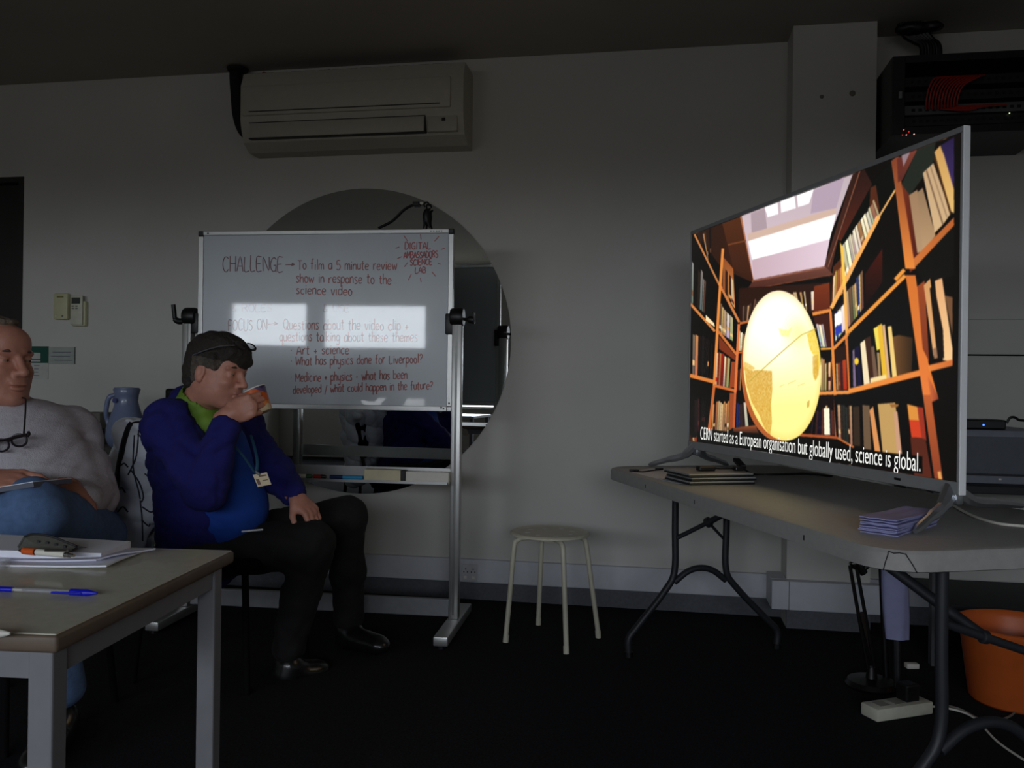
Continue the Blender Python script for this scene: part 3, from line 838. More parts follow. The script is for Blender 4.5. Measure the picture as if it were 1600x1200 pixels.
MB(SM).b2((SW - 0.007, bb, -0.001), (SW, SH - bz, 0.004), bev=0.002).build('bezel', M_bez, tv)
MB(SM).b2((SW, 0.0, -0.014), (SW + 0.004, SH, 0.004), bev=0.0015).build('side_trim', M_trim, tv, label='bright silver trim down the right edge')
MB(SM).box((SW - 0.205, bb * 0.5, 0.0045), (0.022, 0.006, 0.002)).build('sensor', M_black, tv)
# thicker electronics housing at the back
MB(SM).b2((0.25, 0.10, -0.075), (SW - 0.16, 0.50, -0.018), bev=0.02).build('rear_housing', M_black, tv, smooth=True)
mb = MB(SM)
for k in range(8):
    mb.box((SW - 0.1595, 0.36 - k * 0.014, -0.05), (0.001, 0.005, 0.03))
mb.build('vent', M_dark, tv)
# legs: two chevron feet
def chev(fx, px_f, px_b):
    """foot rooted under the screen at fx, its toes at two real points on the table"""
    top = Vector((fx, 0.004, -0.008))
    Mi = SM.inverted()
    a = Mi @ px_f; b = Mi @ px_b
    zt_ = TZ - 0.8195 + 0.006
    mb = MB(SM)
    for e in (a, b):
        e = Vector((e.x, zt_ + 0.002, e.z))
        mid = top.lerp(e, 0.25) + Vector((0, -0.012, 0))
        mb.tube(bez([top + Vector((0, 0.01, 0)), mid, top.lerp(e, 0.6) + Vector((0, -0.006, 0)), e], 5), [0.017] * 5 + [0.013] * 5 + [0.010] * 5 + [0.006], 8)
    mb.box((fx, -0.008, -0.008), (0.06, 0.03, 0.02), bev=0.006)
    return mb.build('foot', M_silver, tv, smooth=True)
chev(0.045, atz(1014, 728, TZ + 0.004), atz(1137, 727, TZ + 0.004))
chev(SW - 0.035, atz(1430, 833, TZ + 0.004), atz(1600, 792, TZ + 0.004))

# ---- the picture on the screen, drawn from polygons as a generated image
PW, PH = 1500, 870
scr = (0.007, bb, SW - 0.007, SH - bz)      # active area in screen coordinates
# photo pixel -> picture pixel, by meeting the real screen plane
def scr_px(x, y):
    p = SM.inverted() @ hit(x, y, SM @ Vector((0, 0, 0)), sn)
    return ((p.x - scr[0]) / (scr[2] - scr[0]) * PW, (p.y - scr[1]) / (scr[3] - scr[1]) * PH)
src = np.array([(1078, 380), (1490, 230), (1490, 760), (1078, 690)], float)
Amat, bvec = [], []
for (x, y) in src:
    u, v = scr_px(x, y)
    Amat += [[x, y, 1, 0, 0, 0, -u * x, -u * y], [0, 0, 0, x, y, 1, -v * x, -v * y]]; bvec += [u, v]
hh = np.append(np.linalg.solve(np.array(Amat), np.array(bvec)), 1).reshape(3, 3)
hi_ = np.linalg.inv(hh)
IMG = np.zeros((PH, PW, 3), np.float32)
IMG[:] = np.array([15, 12, 10]) / 255.0
gy, gx = np.mgrid[0:PH, 0:PW].astype(np.float32)
den = hi_[2, 0] * gx + hi_[2, 1] * gy + hi_[2, 2]
PXX = (hi_[0, 0] * gx + hi_[0, 1] * gy + hi_[0, 2]) / den
PYY = (hi_[1, 0] * gx + hi_[1, 1] * gy + hi_[1, 2]) / den
def mask(poly):
    q = np.array([[*(hh @ np.array([x, y, 1]))] for x, y in poly]); q = q[:, :2] / q[:, 2:]
    x0_, x1_ = int(max(0, q[:, 0].min() - 1)), int(min(PW, q[:, 0].max() + 2))
    y0_, y1_ = int(max(0, q[:, 1].min() - 1)), int(min(PH, q[:, 1].max() + 2))
    if x1_ <= x0_ or y1_ <= y0_: return None
    X = gx[y0_:y1_, x0_:x1_] + 0.5; Y = gy[y0_:y1_, x0_:x1_] + 0.5
    ins = np.zeros(X.shape, bool)
    n = len(q)
    for i in range(n):
        xa, ya = q[i]; xb, yb = q[(i + 1) % n]
        if ya == yb: continue
        ins ^= ((ya > Y) != (yb > Y)) & (X < (xb - xa) * (Y - ya) / (yb - ya) + xa)
    return (slice(y0_, y1_), slice(x0_, x1_)), ins
def poly(pts_, c, c2=None, ax_=1, nz_=0.0):
    r = mask(pts_)
    if r is None: return
    sl, ins = r
    c = np.array(c, float) / 255.0
    if c2 is None:
        colr = np.broadcast_to(c, ins.shape + (3,))
    else:
        c2 = np.array(c2, float) / 255.0
        P = (PYY if ax_ == 1 else PXX)[sl]
        lo, hi = min(p[ax_] for p in pts_), max(p[ax_] for p in pts_)
        t = np.clip((P - lo) / max(hi - lo, 1e-3), 0, 1)[..., None]
        colr = c * (1 - t) + c2 * t
    if nz_:
        colr = colr * (1 + nz_ * rng.normal(size=ins.shape)[..., None])
    S = IMG[sl]
    S[ins] = colr[ins]
def line(p, q, wpx, c, c2=None):
    (xa, ya), (xb, yb) = p, q
    dx, dy = xb - xa, yb - ya; n = math.hypot(dx, dy)
    ox, oy = -dy / n * wpx / 2, dx / n * wpx / 2
    poly([(xa + ox, ya + oy), (xb + ox, yb + oy), (xb - ox, yb - oy), (xa - ox, ya - oy)], c, c2, 0 if abs(dx) > abs(dy) else 1)
def z2(*a): return [(1060 + 0.2875 * a[i], 190 + 0.2875 * a[i + 1]) for i in range(0, len(a), 2)]
def z3(*a): return [(1060 + 0.2875 * a[i], 430 + 0.2875 * a[i + 1]) for i in range(0, len(a), 2)]
rb = random.Random(11)
CREAM = [(245, 225, 180), (235, 205, 150), (250, 240, 215), (200, 170, 130), (150, 110, 80), (225, 190, 120), (90, 60, 40), (215, 160, 100)]
DIM = [(110, 80, 60), (70, 50, 40), (130, 100, 80), (45, 32, 26), (150, 110, 75), (90, 60, 45), (30, 24, 22)]
WARM = [(220, 150, 90), (240, 190, 130), (180, 110, 60), (90, 40, 25), (250, 215, 165), (160, 60, 35), (60, 30, 22), (205, 175, 120)]
def books(tl, tr_, br, bl, n, pal, jit=0.15, gap=0.12):
    """spines standing between a top line and a bottom line"""
    cuts = [0.0]
    for i in range(n): cuts.append(cuts[-1] + rb.uniform(0.5, 1.5))
    cuts = [c_ / cuts[-1] for c_ in cuts]
    for i in range(n):
        a, b = cuts[i], cuts[i + 1]
        if rb.random() < gap: continue
        k = rb.uniform(0, jit)
        def T(t, kk):
            tx_ = tl[0] + (tr_[0] - tl[0]) * t, tl[1] + (tr_[1] - tl[1]) * t
            bx_ = bl[0] + (br[0] - bl[0]) * t, bl[1] + (br[1] - bl[1]) * t
            return (tx_[0] + (bx_[0] - tx_[0]) * kk, tx_[1] + (bx_[1] - tx_[1]) * kk)
        c = pal[rb.randrange(len(pal))]; f_ = rb.uniform(0.75, 1.05)
        c = tuple(min(255, v * f_) for v in c)
        e = b - (b - a) * 0.12
        poly([T(a, k), T(e, k), T(e, 1), T(a, 1)], c, tuple(v * rb.uniform(0.7, 1.0) for v in c))
        if rb.random() < 0.4:
            kk = rb.uniform(0.55, 0.8)
            poly([T(a, kk), T(e, kk), T(e, kk + .12), T(a, kk + .12)], pal[rb.randrange(len(pal))])
W1, W2, W3 = (222, 135, 62), (180, 95, 40), (110, 52, 28)
# ceiling and light well
poly(z2(90, 600, 340, 510, 420, 880, 240, 800), (38, 22, 15), (60, 30, 18), 0)
poly(z2(240, 555, 345, 515, 412, 860, 300, 800), (80, 42, 22), (58, 30, 20), 1)
line(*z2(340, 515, 412, 862), 2.6, (170, 105, 70))
line(*z2(270, 670, 400, 640), 2.0, (120, 66, 36))
poly(z2(345, 512, 950, 285, 820, 640, 797, 786, 410, 860), (188, 172, 178), (214, 190, 200), 1)
poly(z2(395, 500, 470, 470, 485, 590, 400, 610), (170, 150, 158))
poly(z2(735, 375, 905, 300, 860, 470, 720, 500), (176, 156, 172))
poly(z2(380, 610, 860, 470, 858, 505, 380, 650), (206, 176, 160))
for q in ((470, 465, 540, 440, 545, 502, 487, 520), (556, 432, 632, 404, 640, 470, 560, 495), (646, 400, 737, 368, 712, 445, 652, 465)):
    poly(z2(*q), (255, 252, 252))
poly(z2(380, 650, 858, 503, 825, 638, 402, 752), (255, 254, 252))
poly(z2(402, 752, 825, 638, 797, 786, 410, 860), (196, 168, 178), (222, 200, 212), 0)
poly(z2(950, 285, 1012, 258, 870, 640, 822, 850, 795, 786), (78, 44, 34), (40, 22, 18), 0)
line(*z2(990, 262, 815, 790), 1.6, (128, 78, 58))
poly(z2(1012, 258, 1060, 350, 900, 660, 870, 640), (40, 24, 22), (86, 36, 24), 1)
poly(z2(410, 860, 797, 786, 842, 830, 370, 918), (110, 66, 54), (70, 36, 28), 1)
line(*z2(400, 868, 800, 792), 2.2, (140, 88, 70))
line(*z2(370, 916, 840, 832), 1.2, (125, 68, 44))
poly(z2(842, 790, 905, 720, 900, 900, 830, 1000), (80, 40, 22))
# back wall of books
poly(z3(330, 70, 830, 40, 830, 190, 330, 250), (42, 22, 16))
books(*z3(340, 150, 480, 110, 450, 245, 340, 250), 12, DIM + WARM[:3], 0.3, 0.25)
books(*z3(610, 90, 740, 75, 740, 190, 640, 190), 9, CREAM, 0.3, 0.3)
poly(z3(738, 60, 822, 40, 826, 180, 738, 200), (118, 50, 24), (90, 36, 20))
line(*z3(730, 212, 832, 190), 5.5, W1); line(*z3(335, 262, 390, 250), 4, (185, 100, 50))
poly(z3(735, 225, 832, 205, 832, 400, 780, 405), (60, 26, 18))
books(*z3(750, 265, 790, 265, 810, 390, 775, 390), 3, [(250, 230, 190), (150, 130, 170), (235, 225, 235)], 0.05, 0)
line(*z3(775, 402, 840, 398), 3.4, (225, 160, 60))
books(*z3(778, 450, 836, 440, 836, 625, 775, 628), 6, WARM + [(245, 225, 160)], 0.2, 0.1)
poly(z3(778, 410, 842, 410, 842, 450, 785, 450), (14, 8, 6))
books(*z3(318, 300, 362, 300, 350, 412, 325, 412), 4, CREAM, 0.2, 0.1)
line(*z3(322, 420, 352, 420), 3, W2)
books(*z3(318, 505, 345, 505, 340, 625, 312, 630), 3, WARM, 0.1)
books(*z3(318, 690, 370, 690, 385, 825, 315, 825), 5, [(230, 210, 190), (30, 40, 120), (25, 30, 100), (200, 150, 100), (60, 40, 40)], 0.1, 0)
poly(z3(300, 830, 420, 815, 440, 860, 300, 850), (150, 80, 45), (60, 30, 20), 1)
# left bookcase
poly(z2(66, 615, 95, 600, 330, 1080, 300, 1200, 66, 1000), (16, 13, 11))
books(*z2(75, 715, 160, 850, 150, 1045, 72, 985), 9, DIM + [(150, 150, 150), (120, 110, 105)], 0.2, 0.2)
books(*z2(100, 600, 180, 560, 180, 760, 150, 745), 6, DIM, 0.2, 0.3)
line(*z2(88, 612, 232, 905), 3.0, (190, 120, 65)); line(*z2(228, 890, 332, 1090), 4.0, (200, 120, 62))
poly(z2(245, 735, 300, 800, 310, 1020, 240, 905), (140, 72, 34), (200, 130, 70), 1)
books(*z2(245, 770, 300, 850, 306, 1015, 240, 905), 5, WARM, 0.1, 0)
line(*z2(243, 690, 222, 985), 4.2, W1)
line(*z2(66, 990, 200, 1140), 4.0, (205, 125, 62)); poly(z2(150, 1050, 195, 1095, 200, 1118, 150, 1080), (245, 220, 170))
books(*z3(66, 290, 190, 360, 180, 560, 64, 540), 11, WARM[:3] + [(30, 24, 22)] * 4 + [(225, 150, 75), (130, 110, 90)], 0.1, 0.2)
books(*z3(232, 150, 300, 230, 300, 360, 222, 310), 5, CREAM, 0.1, 0)
line(*z3(222, 150, 196, 600), 4.4, W1); line(*z3(196, 600, 168, 842), 4.4, (190, 98, 45))
line(*z3(218, 305, 318, 432), 4.0, (205, 115, 55))
poly(z3(222, 330, 318, 445, 318, 470, 222, 400), (120, 50, 26))
books(*z3(210, 405, 285, 450, 275, 610, 202, 595), 7, WARM + [(190, 40, 25)], 0.08, 0)
line(*z3(64, 545, 190, 578), 6.0, (215, 125, 55)); line(*z3(196, 600, 310, 628), 4.6, (200, 105, 50))
poly(z3(290, 470, 318, 470, 306, 610, 278, 612), (150, 66, 34))
books(*z3(190, 685, 280, 680, 275, 850, 180, 838), 9, WARM, 0.12, 0)
poly(z3(280, 640, 312, 640, 300, 828, 276, 845), (150, 70, 36))
line(*z3(330, 265, 310, 640), 4.0, (215, 115, 60)); line(*z3(310, 640, 302, 830), 3.6, (185, 90, 48))
books(*z3(64, 660, 150, 680, 150, 840, 64, 860), 6, [(30, 22, 20), (50, 28, 26), (24, 18, 18), (70, 36, 32)], 0.1, 0.3)
books(*z3(64, 870, 110, 870, 130, 925, 64, 925), 5, WARM, 0.3, 0)
# right bookcase
poly(z2(1060, 330, 1160, 220, 1185, 370, 900, 900, 880, 660), (14, 15, 13))
poly(z2(1045, 360, 1075, 345, 1095, 470, 1085, 520, 1040, 480), (80, 40, 24))
books(*z2(880, 690, 1065, 420, 1098, 510, 912, 890), 15, CREAM + [(250, 238, 205)] * 6, 0.12, 0)
poly(z2(905, 900, 1180, 390, 1235, 800, 930, 1130), (17, 14, 12))
poly(z2(1015, 830, 1110, 690, 1110, 870, 1015, 1010), (70, 24, 16), (20, 12, 10), 1)
books(*z2(910, 930, 1005, 800, 1010, 1010, 925, 1120), 7, CREAM + [(250, 240, 180), (240, 220, 235), (40, 60, 110)], 0.1, 0)
books(*z2(845, 830, 890, 760, 898, 930, 838, 1000), 4, WARM + [(235, 200, 90)], 0.15, 0)
line(*z2(1180, 372, 1090, 520), 3.0, (222, 165, 95)); line(*z2(1092, 515, 832, 1015), 6.0, (240, 170, 90))
poly(z3(840, 205, 915, 120, 920, 290, 845, 385), (30, 22, 24))
books(*z3(850, 210, 905, 150, 912, 290, 855, 360), 4, [(255, 250, 240), (50, 70, 180), (200, 180, 140), (250, 240, 220)], 0.05, 0)
poly(z3(850, 215, 885, 190, 890, 260, 852, 280), (255, 250, 245)); poly(z3(854, 285, 888, 265, 890, 310, 856, 330), (45, 60, 170))
poly(z2(880, 655, 900, 690, 912, 900, 896, 900), (245, 195, 80))
line(*z3(905, 60, 918, 330), 4.6, (238, 175, 90)); line(*z3(914, 330, 932, 640), 4.4, (205, 110, 50)); line(*z3(932, 640, 948, 770), 3.6, (150, 82, 40))
poly(z3(922, 330, 1300, 0, 1310, 530, 935, 620), (14, 14, 12))
poly(z3(1165, 335, 1200, 325, 1275, 340, 1270, 525, 1185, 548), (110, 74, 40), (52, 36, 22), 0)
for q, c in (((948, 410, 958, 400, 968, 605, 952, 608), (120, 100, 130)), ((962, 390, 985, 385, 996, 600, 975, 604), (26, 22, 50)), ((990, 370, 1015, 350, 1042, 590, 1010, 600), (240, 220, 180)), ((1015, 345, 1045, 330, 1075, 590, 1042, 590), (60, 36, 26)), ((1048, 390, 1065, 385, 1090, 580, 1065, 585), (110, 84, 66)),
             ((1062, 290, 1084, 278, 1100, 400, 1080, 410), (235, 215, 90)), ((1084, 275, 1108, 262, 1140, 570, 1112, 575), (228, 180, 52)), ((1110, 272, 1124, 268, 1155, 565, 1140, 568), (215, 170, 130)), ((1138, 280, 1160, 276, 1190, 555, 1165, 562), (235, 200, 120)), ((1080, 420, 1095, 420, 1105, 575, 1090, 578), (160, 130, 90)), ((1045, 560, 1130, 540, 1135, 575, 1045, 590), (240, 215, 150))):
    poly(z3(*q), c)
poly([(1060 + .2875 * (970 + 12 * math.cos(t)), 430 + .2875 * (468 + 20 * math.sin(t))) for t in np.linspace(0, 6.28, 14)], (240, 200, 50))
poly(z3(850, 400, 912, 380, 925, 625, 858, 630), (40, 22, 16)); books(*z3(858, 470, 915, 455, 922, 620, 862, 625), 4, [(230, 140, 70), (240, 190, 120), (60, 30, 40), (190, 70, 30)], 0.1, 0)
line(*z3(828, 200, 840, 400), 4.0, (225, 125, 60)); line(*z3(840, 400, 852, 640), 4.6, (222, 135, 60)); line(*z3(852, 640, 862, 880), 4.4, (190, 105, 62))
line(*z3(845, 400, 925, 318), 4.8, (222, 135, 60)); line(*z3(922, 312, 1235, 2), 6.0, (232, 148, 60))
line(*z2(1230, 805, 1180, 860), 6.0, (232, 148, 60))
poly(z3(845, 655, 1330, 560, 1345, 640, 1340, 1000, 950, 950, 860, 880), (15, 13, 12))
poly(z3(770, 640, 845, 650, 850, 870, 770, 870), (22, 12, 10))
books(*z3(735, 720, 845, 700, 855, 868, 720, 868), 8, [(60, 30, 30), (30, 22, 40), (230, 190, 140), (90, 50, 40)], 0.2, 0.1)
poly(z3(792, 722, 822, 722, 826, 868, 795, 866), (250, 240, 210))
books(*z3(866, 700, 945, 705, 950, 925, 872, 885), 6, [(40, 42, 40), (190, 140, 110), (60, 44, 34), (215, 170, 120)], 0.1, 0)
for q, c in (((950, 715, 985, 712, 990, 930, 955, 925), (52, 40, 30)), ((1002, 705, 1040, 708, 1050, 950, 1010, 945), (104, 82, 62)), ((1040, 735, 1060, 712, 1100, 960, 1068, 955), (214, 142, 84)), ((1085, 700, 1180, 692, 1215, 972, 1112, 968), (188, 150, 92)), ((1150, 700, 1200, 700, 1195, 715, 1160, 720), (150, 100, 50)), ((1172, 742, 1192, 740, 1217, 972, 1190, 970), (196, 150, 120)), ((1245, 700, 1300, 715, 1310, 790, 1255, 785), (215, 140, 60)), ((1255, 785, 1312, 790, 1325, 885, 1268, 880), (200, 62, 34)), ((1300, 715, 1332, 720, 1350, 900, 1325, 885), (150, 50, 34)), ((1262, 880, 1345, 890, 1385, 1130, 1285, 1108), (84, 38, 26))):
    poly(z3(*q), c)
line(*z3(660, 868, 862, 882), 4.6, (170, 80, 40)); line(*z3(862, 882, 955, 935), 3.2, (185, 100, 48))
line(*z3(765, 642, 932, 636), 5.6, (226, 140, 66)); poly(z3(925, 618, 1310, 515, 1316, 548, 930, 645), (232, 140, 60), (226, 130, 60), 0)
# tall upright
poly(z2(1200, 330, 1240, 400, 1300, 790, 1260, 820), (150, 66, 30), (90, 36, 24), 0)
poly(z3(1250, 0, 1290, 0, 1362, 480, 1415, 670, 1360, 690, 1320, 560), (220, 118, 48))
poly(z2(1158, 215, 1200, 180, 1215, 340, 1290, 800, 1235, 800, 1178, 350), (120, 58, 38), (228, 134, 58), 1)
poly(z3(1236, 0, 1288, 0, 1355, 480, 1375, 660, 1330, 650), (206, 112, 46), (226, 122, 58), 1)
poly(z3(1330, 650, 1375, 650, 1443, 1136, 1396, 1124), (184, 92, 46), (130, 58, 36), 1)
poly(z3(1355, 545, 1385, 600, 1417, 672, 1378, 690), (210, 110, 60), (140, 60, 40), 0)
# upper right crossing
poly(z2(1190, 200, 1300, 150, 1215, 320, 1195, 330), (96, 44, 36)); poly(z2(1215, 185, 1262, 160, 1245, 230, 1225, 245), (140, 120, 128)); poly(z2(1262, 165, 1302, 148, 1218, 320, 1200, 300), (120, 60, 46), (84, 40, 34), 1)
poly(z2(1300, 150, 1400, 110, 1385, 230, 1260, 400, 1215, 340), (34, 38, 32))
poly(z2(1215, 340, 1260, 400, 1310, 720, 1290, 780), (110, 46, 28), (70, 26, 20), 0)
poly(z2(1255, 400, 1300, 370, 1360, 640, 1330, 705, 1300, 715), (150, 118, 88), (176, 142, 108), 1)
poly(z2(1300, 385, 1330, 360, 1400, 620, 1330, 700), (140, 112, 84), (180, 146, 108), 1)
poly(z2(1330, 280, 1388, 225, 1482, 500, 1440, 560, 1395, 605), (190, 158, 120), (205, 172, 128), 1)
line(*z2(1350, 265, 1440, 560), 2.4, (118, 92, 70)); line(*z2(1372, 245, 1462, 520), 1.6, (140, 112, 84))
poly(z2(1388, 220, 1500, 90, 1500, 130, 1430, 130, 1395, 165), (36, 38, 34))
poly(z2(1430, 128, 1500, 85, 1500, 370), (38, 28, 62), (60, 44, 92), 1)
poly(z2(1393, 165, 1425, 130, 1445, 180, 1500, 370, 1500, 500, 1480, 485), (196, 148, 84), (222, 182, 112), 1)
line(*z2(1392, 190, 1482, 500), 3.0, (60, 36, 20))
poly(z2(1280, 745, 1500, 520, 1500, 565, 1290, 790), (200, 112, 54), (176, 92, 44), 0)
poly(z2(1290, 790, 1500, 565, 1500, 840, 1330, 870), (18, 17, 15))
poly(z3(1300, 60, 1340, 30, 1365, 470, 1330, 400), (150, 70, 36), (120, 52, 30), 1)
poly(z3(1335, 55, 1370, 18, 1425, 430, 1388, 440), (206, 150, 96), (220, 164, 110), 1)
poly(z3(1395, 30, 1435, 15, 1492, 400, 1492, 470, 1440, 462), (222, 166, 116), (240, 196, 140), 1)
poly(z3(1368, 70, 1393, 60, 1440, 300, 1446, 450, 1410, 455), (24, 18, 14)); poly(z3(1450, 110, 1492, 120, 1492, 330), (110, 76, 50))
poly(z3(1385, 400, 1405, 392, 1412, 450, 1392, 455), (150, 110, 80))
poly(z3(1358, 490, 1492, 458, 1492, 492, 1365, 525), (224, 130, 60), (200, 104, 50), 0)
poly(z3(1410, 1068, 1428, 1065, 1440, 1140, 1420, 1136), (222, 156, 86))
books(*z3(150, 890, 1000, 990, 1290, 1110, 150, 940), 44, [(30, 16, 14)] * 14 + [(190, 110, 70), (250, 220, 170), (230, 170, 110), (120, 50, 36)], 0.3, 0.3)
# globe with its rim
ex, ey, rx_, ry_ = 1222.4, 571.5, 60.8, 117.5
X = PXX - ex; Y = PYY - ey
th = math.radians(-3.5)
U_ = (X * math.cos(th) + Y * math.sin(th)) / rx_; V_ = (-X * math.sin(th) + Y * math.cos(th)) / ry_
U2 = (X + 3.6) / rx_; V2 = (Y - 3) / (ry_ * 0.985)
ring = (U2 ** 2 + V2 ** 2 < 1.0) & (PYY > 500)
IMG[ring] = np.array([176, 92, 44]) / 255.
rad = U_ ** 2 + V_ ** 2
gm = rad < 1
t1 = np.clip((V_ + 0.55) / 1.1, 0, 1)[..., None]
base = (1 - t1) * np.array([255, 255, 238]) + t1 * np.array([254, 244, 150])
hot = np.exp(-(((U_ + 0.1) / 0.62) ** 2 + ((V_ + 0.5) / 0.42) ** 2))[..., None]
base = base * (1 - hot) + 255 * hot
yel = np.exp(-(((U_ - 0.45) / 0.35) ** 2 + ((V_ + 0.42) / 0.2) ** 2))[..., None] * 0.5
base = base * (1 - yel) + np.array([252, 246, 110]) * yel
edge = np.clip((rad - 0.72) / 0.28, 0, 1)[..., None] ** 1.5
base = base * (1 - 0.35 * edge) + 0.35 * edge * np.array([235, 180, 60])
nzf = np.repeat(np.repeat(rng.normal(size=(PH // 5 + 1, PW // 5 + 1)), 5, 0), 5, 1)[:PH, :PW].astype(np.float32) * 0.6
def cont(pts_, c, w_=0.75):
    global base
    r = mask(pts_)
    sl, ins = r
    full = np.zeros(gm.shape, bool); full[sl] = ins
    full &= gm
    a_ = np.zeros(gm.shape, np.float32); a_[full] = w_
    a_ = (a_ * (1 + 0.25 * nzf * (a_ > 0)))[..., None]
    base = base * (1 - a_) + np.array(c) * a_
cont(z3(360, 500, 400, 520, 430, 515, 510, 520, 512, 620, 505, 700, 510, 800, 500, 870, 470, 830, 440, 760, 400, 690, 372, 600), (212, 160, 62), 0.8)
cont(z3(355, 470, 385, 480, 420, 505, 400, 520, 370, 515, 355, 520), (226, 180, 80), 0.7)
cont(z3(700, 320, 745, 290, 775, 300, 775, 480, 750, 570, 735, 560, 745, 450, 715, 400), (236, 200, 60), 0.75)
cont(z3(730, 440, 760, 430, 765, 540, 745, 575, 732, 540), (206, 150, 52), 0.6)
cont(z3(545, 290, 600, 300, 620, 280, 600, 335, 560, 330), (250, 240, 110), 0.5)
cont(z3(700, 690, 715, 678, 712, 715, 700, 722), (200, 150, 60), 0.7)
for a_, b_ in (((550, 605), (578, 592)), ((595, 590), (640, 570)), ((650, 600), (690, 585))):
    line_ = z3(*a_, *b_)
    cont([line_[0], line_[1], (line_[1][0], line_[1][1] + 1), (line_[0][0], line_[0][1] + 1)], (215, 180, 80), 0.7)
IMG[gm] = (base / 255.0)[gm]
P = z3(385, 580, 450, 520, 520, 455, 600, 385, 670, 325, 750, 290)
for a_, b_ in zip(P, P[1:]): line(a_, b_, 1.3, (190, 160, 60))
# caption bar
poly(z3(105, 848, 1328, 985, 1328, 1078, 560, 985, 100, 908), (8, 7, 6))
# soften like a video frame
def blur(A, n):
    for ax_ in (0, 1):
        A = sum(np.roll(A, s, ax_) for s in range(-n, n + 1)) / (2 * n + 1)
    return A
IMG = blur(blur(IMG, 2), 1)
im = bpy.data.images.new('screen_picture', PW, PH, alpha=False)
buf = np.ones((PH, PW, 4), np.float32); buf[..., :3] = np.clip(IMG, 0, 1)
im.pixels.foreach_set(buf.ravel()); im.update(); im.pack()
ms = bpy.data.materials.new('screen_image'); ms.use_nodes = True
nt = ms.node_tree; b = nt.nodes['Principled BSDF']
tex = nt.nodes.new('ShaderNodeTexImage'); tex.image = im; tex.extension = 'EXTEND'
b.inputs['Base Color'].default_value = (0.01, 0.01, 0.01, 1); b.inputs['Roughness'].default_value = 0.25
nt.links.new(tex.outputs['Color'], b.inputs['Emission Color']); b.inputs['Emission Strength'].default_value = 1.12
sc_o = MB(SM).add([(scr[0], scr[1], 0.001), (scr[2], scr[1], 0.001), (scr[2], scr[3], 0.001), (scr[0], scr[3], 0.001)], [(0, 1, 2, 3)]).build('screen', ms, tv)
uvl = sc_o.data.uv_layers.new(name='UVMap')
Mi = WM['television'].inverted() @ SM
for lp in sc_o.data.loops:
    v = SM.inverted() @ (WM['television'] @ sc_o.data.vertices[lp.vertex_index].co)
    uvl.data[lp.index].uv = ((v.x - scr[0]) / (scr[2] - scr[0]), (v.y - scr[1]) / (scr[3] - scr[1]))
# caption lettering
M_cap = mat('caption_white', (240, 240, 235), 0.5, noise=0, emit=(238, 238, 232), es=1.0)
fc = bpy.data.curves.new('caption_text', 'FONT')
fc.body = "CERN started as a European organisation but globally used, science is global."
fc.size = 0.062; fc.offset = -0.0004
fo = bpy.data.objects.new('caption_text', fc); col.objects.link(fo)
bpy.context.view_layer.update()
dg = bpy.context.evaluated_depsgraph_get()
tm = bpy.data.meshes.new_from_object(fo.evaluated_get(dg))
bpy.data.objects.remove(fo)
p0 = SM.inverted() @ hit(1095, 686, SM.translation, sn); p1 = SM.inverted() @ hit(1439, 737, SM.translation, sn)
xs_ = [v.co.x for v in tm.vertices]; w0 = max(xs_) - min(xs_)
kx = (p1.x - p0.x) / w0
ph = (SM.inverted() @ hit(1095, 671.5, SM.translation, sn)).y - p0.y
cap_h = max(v.co.y for v in tm.vertices)
ky = 0.046 / cap_h
base_y = (p0.y + p1.y) / 2
mb = MB(SM)
mb.add([((v.co.x - min(xs_)) * kx + p0.x, v.co.y * ky + p0.y + (p1.y - p0.y) * (v.co.x - min(xs_)) / w0, 0.0018) for v in tm.vertices], [tuple(p.vertices) for p in tm.polygons])
mb.build('caption_text', M_cap, tv)
print('caption', p0, p1, ph)

# ================================================================ things on the folding table
def onT(px, py, h=0.0): return atz(px, py, TZ + h)
# tablets stacked near the far end
M_tab = mat('tablet_case', (150, 150, 150), 0.4, metal=0.3); M_tabd = mat('tablet_dark', (28, 28, 30), 0.4)
c0, c1 = onT(1078, 759), onT(1180, 757)
ux = (c1 - c0); ux.z = 0; wT = ux.length; ux.normalize()
for k in range(3):
    sh = (0.0, 0.006, -0.004)[k]
    Mt = frame((c0.x + ux.x * sh, c0.y + ux.y * sh, TZ + 0.001 + k * 0.0125), x=(c1 - c0).normalized(), z=(0, 0, 1))
    lb = ('dark-edged tablet at the bottom of the stack on the folding table', 'middle tablet of the stack on the folding table', 'topmost pale tablet of the stack with a black plug lying on it')[k]
    t_ = thing('tablet', Mt.translation + Mt.to_3x3() @ Vector((wT / 2, 0.09, 0)), lb, 'tablet', 'tablets stacked on the folding table')
    MB(Mt).b2((0, 0, 0), (wT, 0.19, 0.005), bev=0.002).build('case', M_tabd, t_)
    MB(Mt).b2((0.001, 0.001, 0.0052), (wT - 0.001, 0.189, 0.0115), bev=0.003).build('body', M_tab, t_)
Mk = frame((c0.x, c0.y, TZ + 0.0385), x=(c1 - c0).normalized(), z=(0, 0, 1))
ad = MB(Mk).b2((0.07, 0.07, 0.0), (0.13, 0.10, 0.016), bev=0.004).build('power_adapter', M_black, label='black plug adapter lying on top of the tablets', cat='adapter')
MB(Mk).tube(bez([(0.13, 0.085, 0.008), (0.16, 0.10, 0.005), (0.19, 0.09, 0.006), (0.205, 0.08, 0.008)], 5), 0.003, 6).b2((0.2, 0.065, 0), (0.232, 0.09, 0.013), bev=0.003).build('lead', M_black, ad)
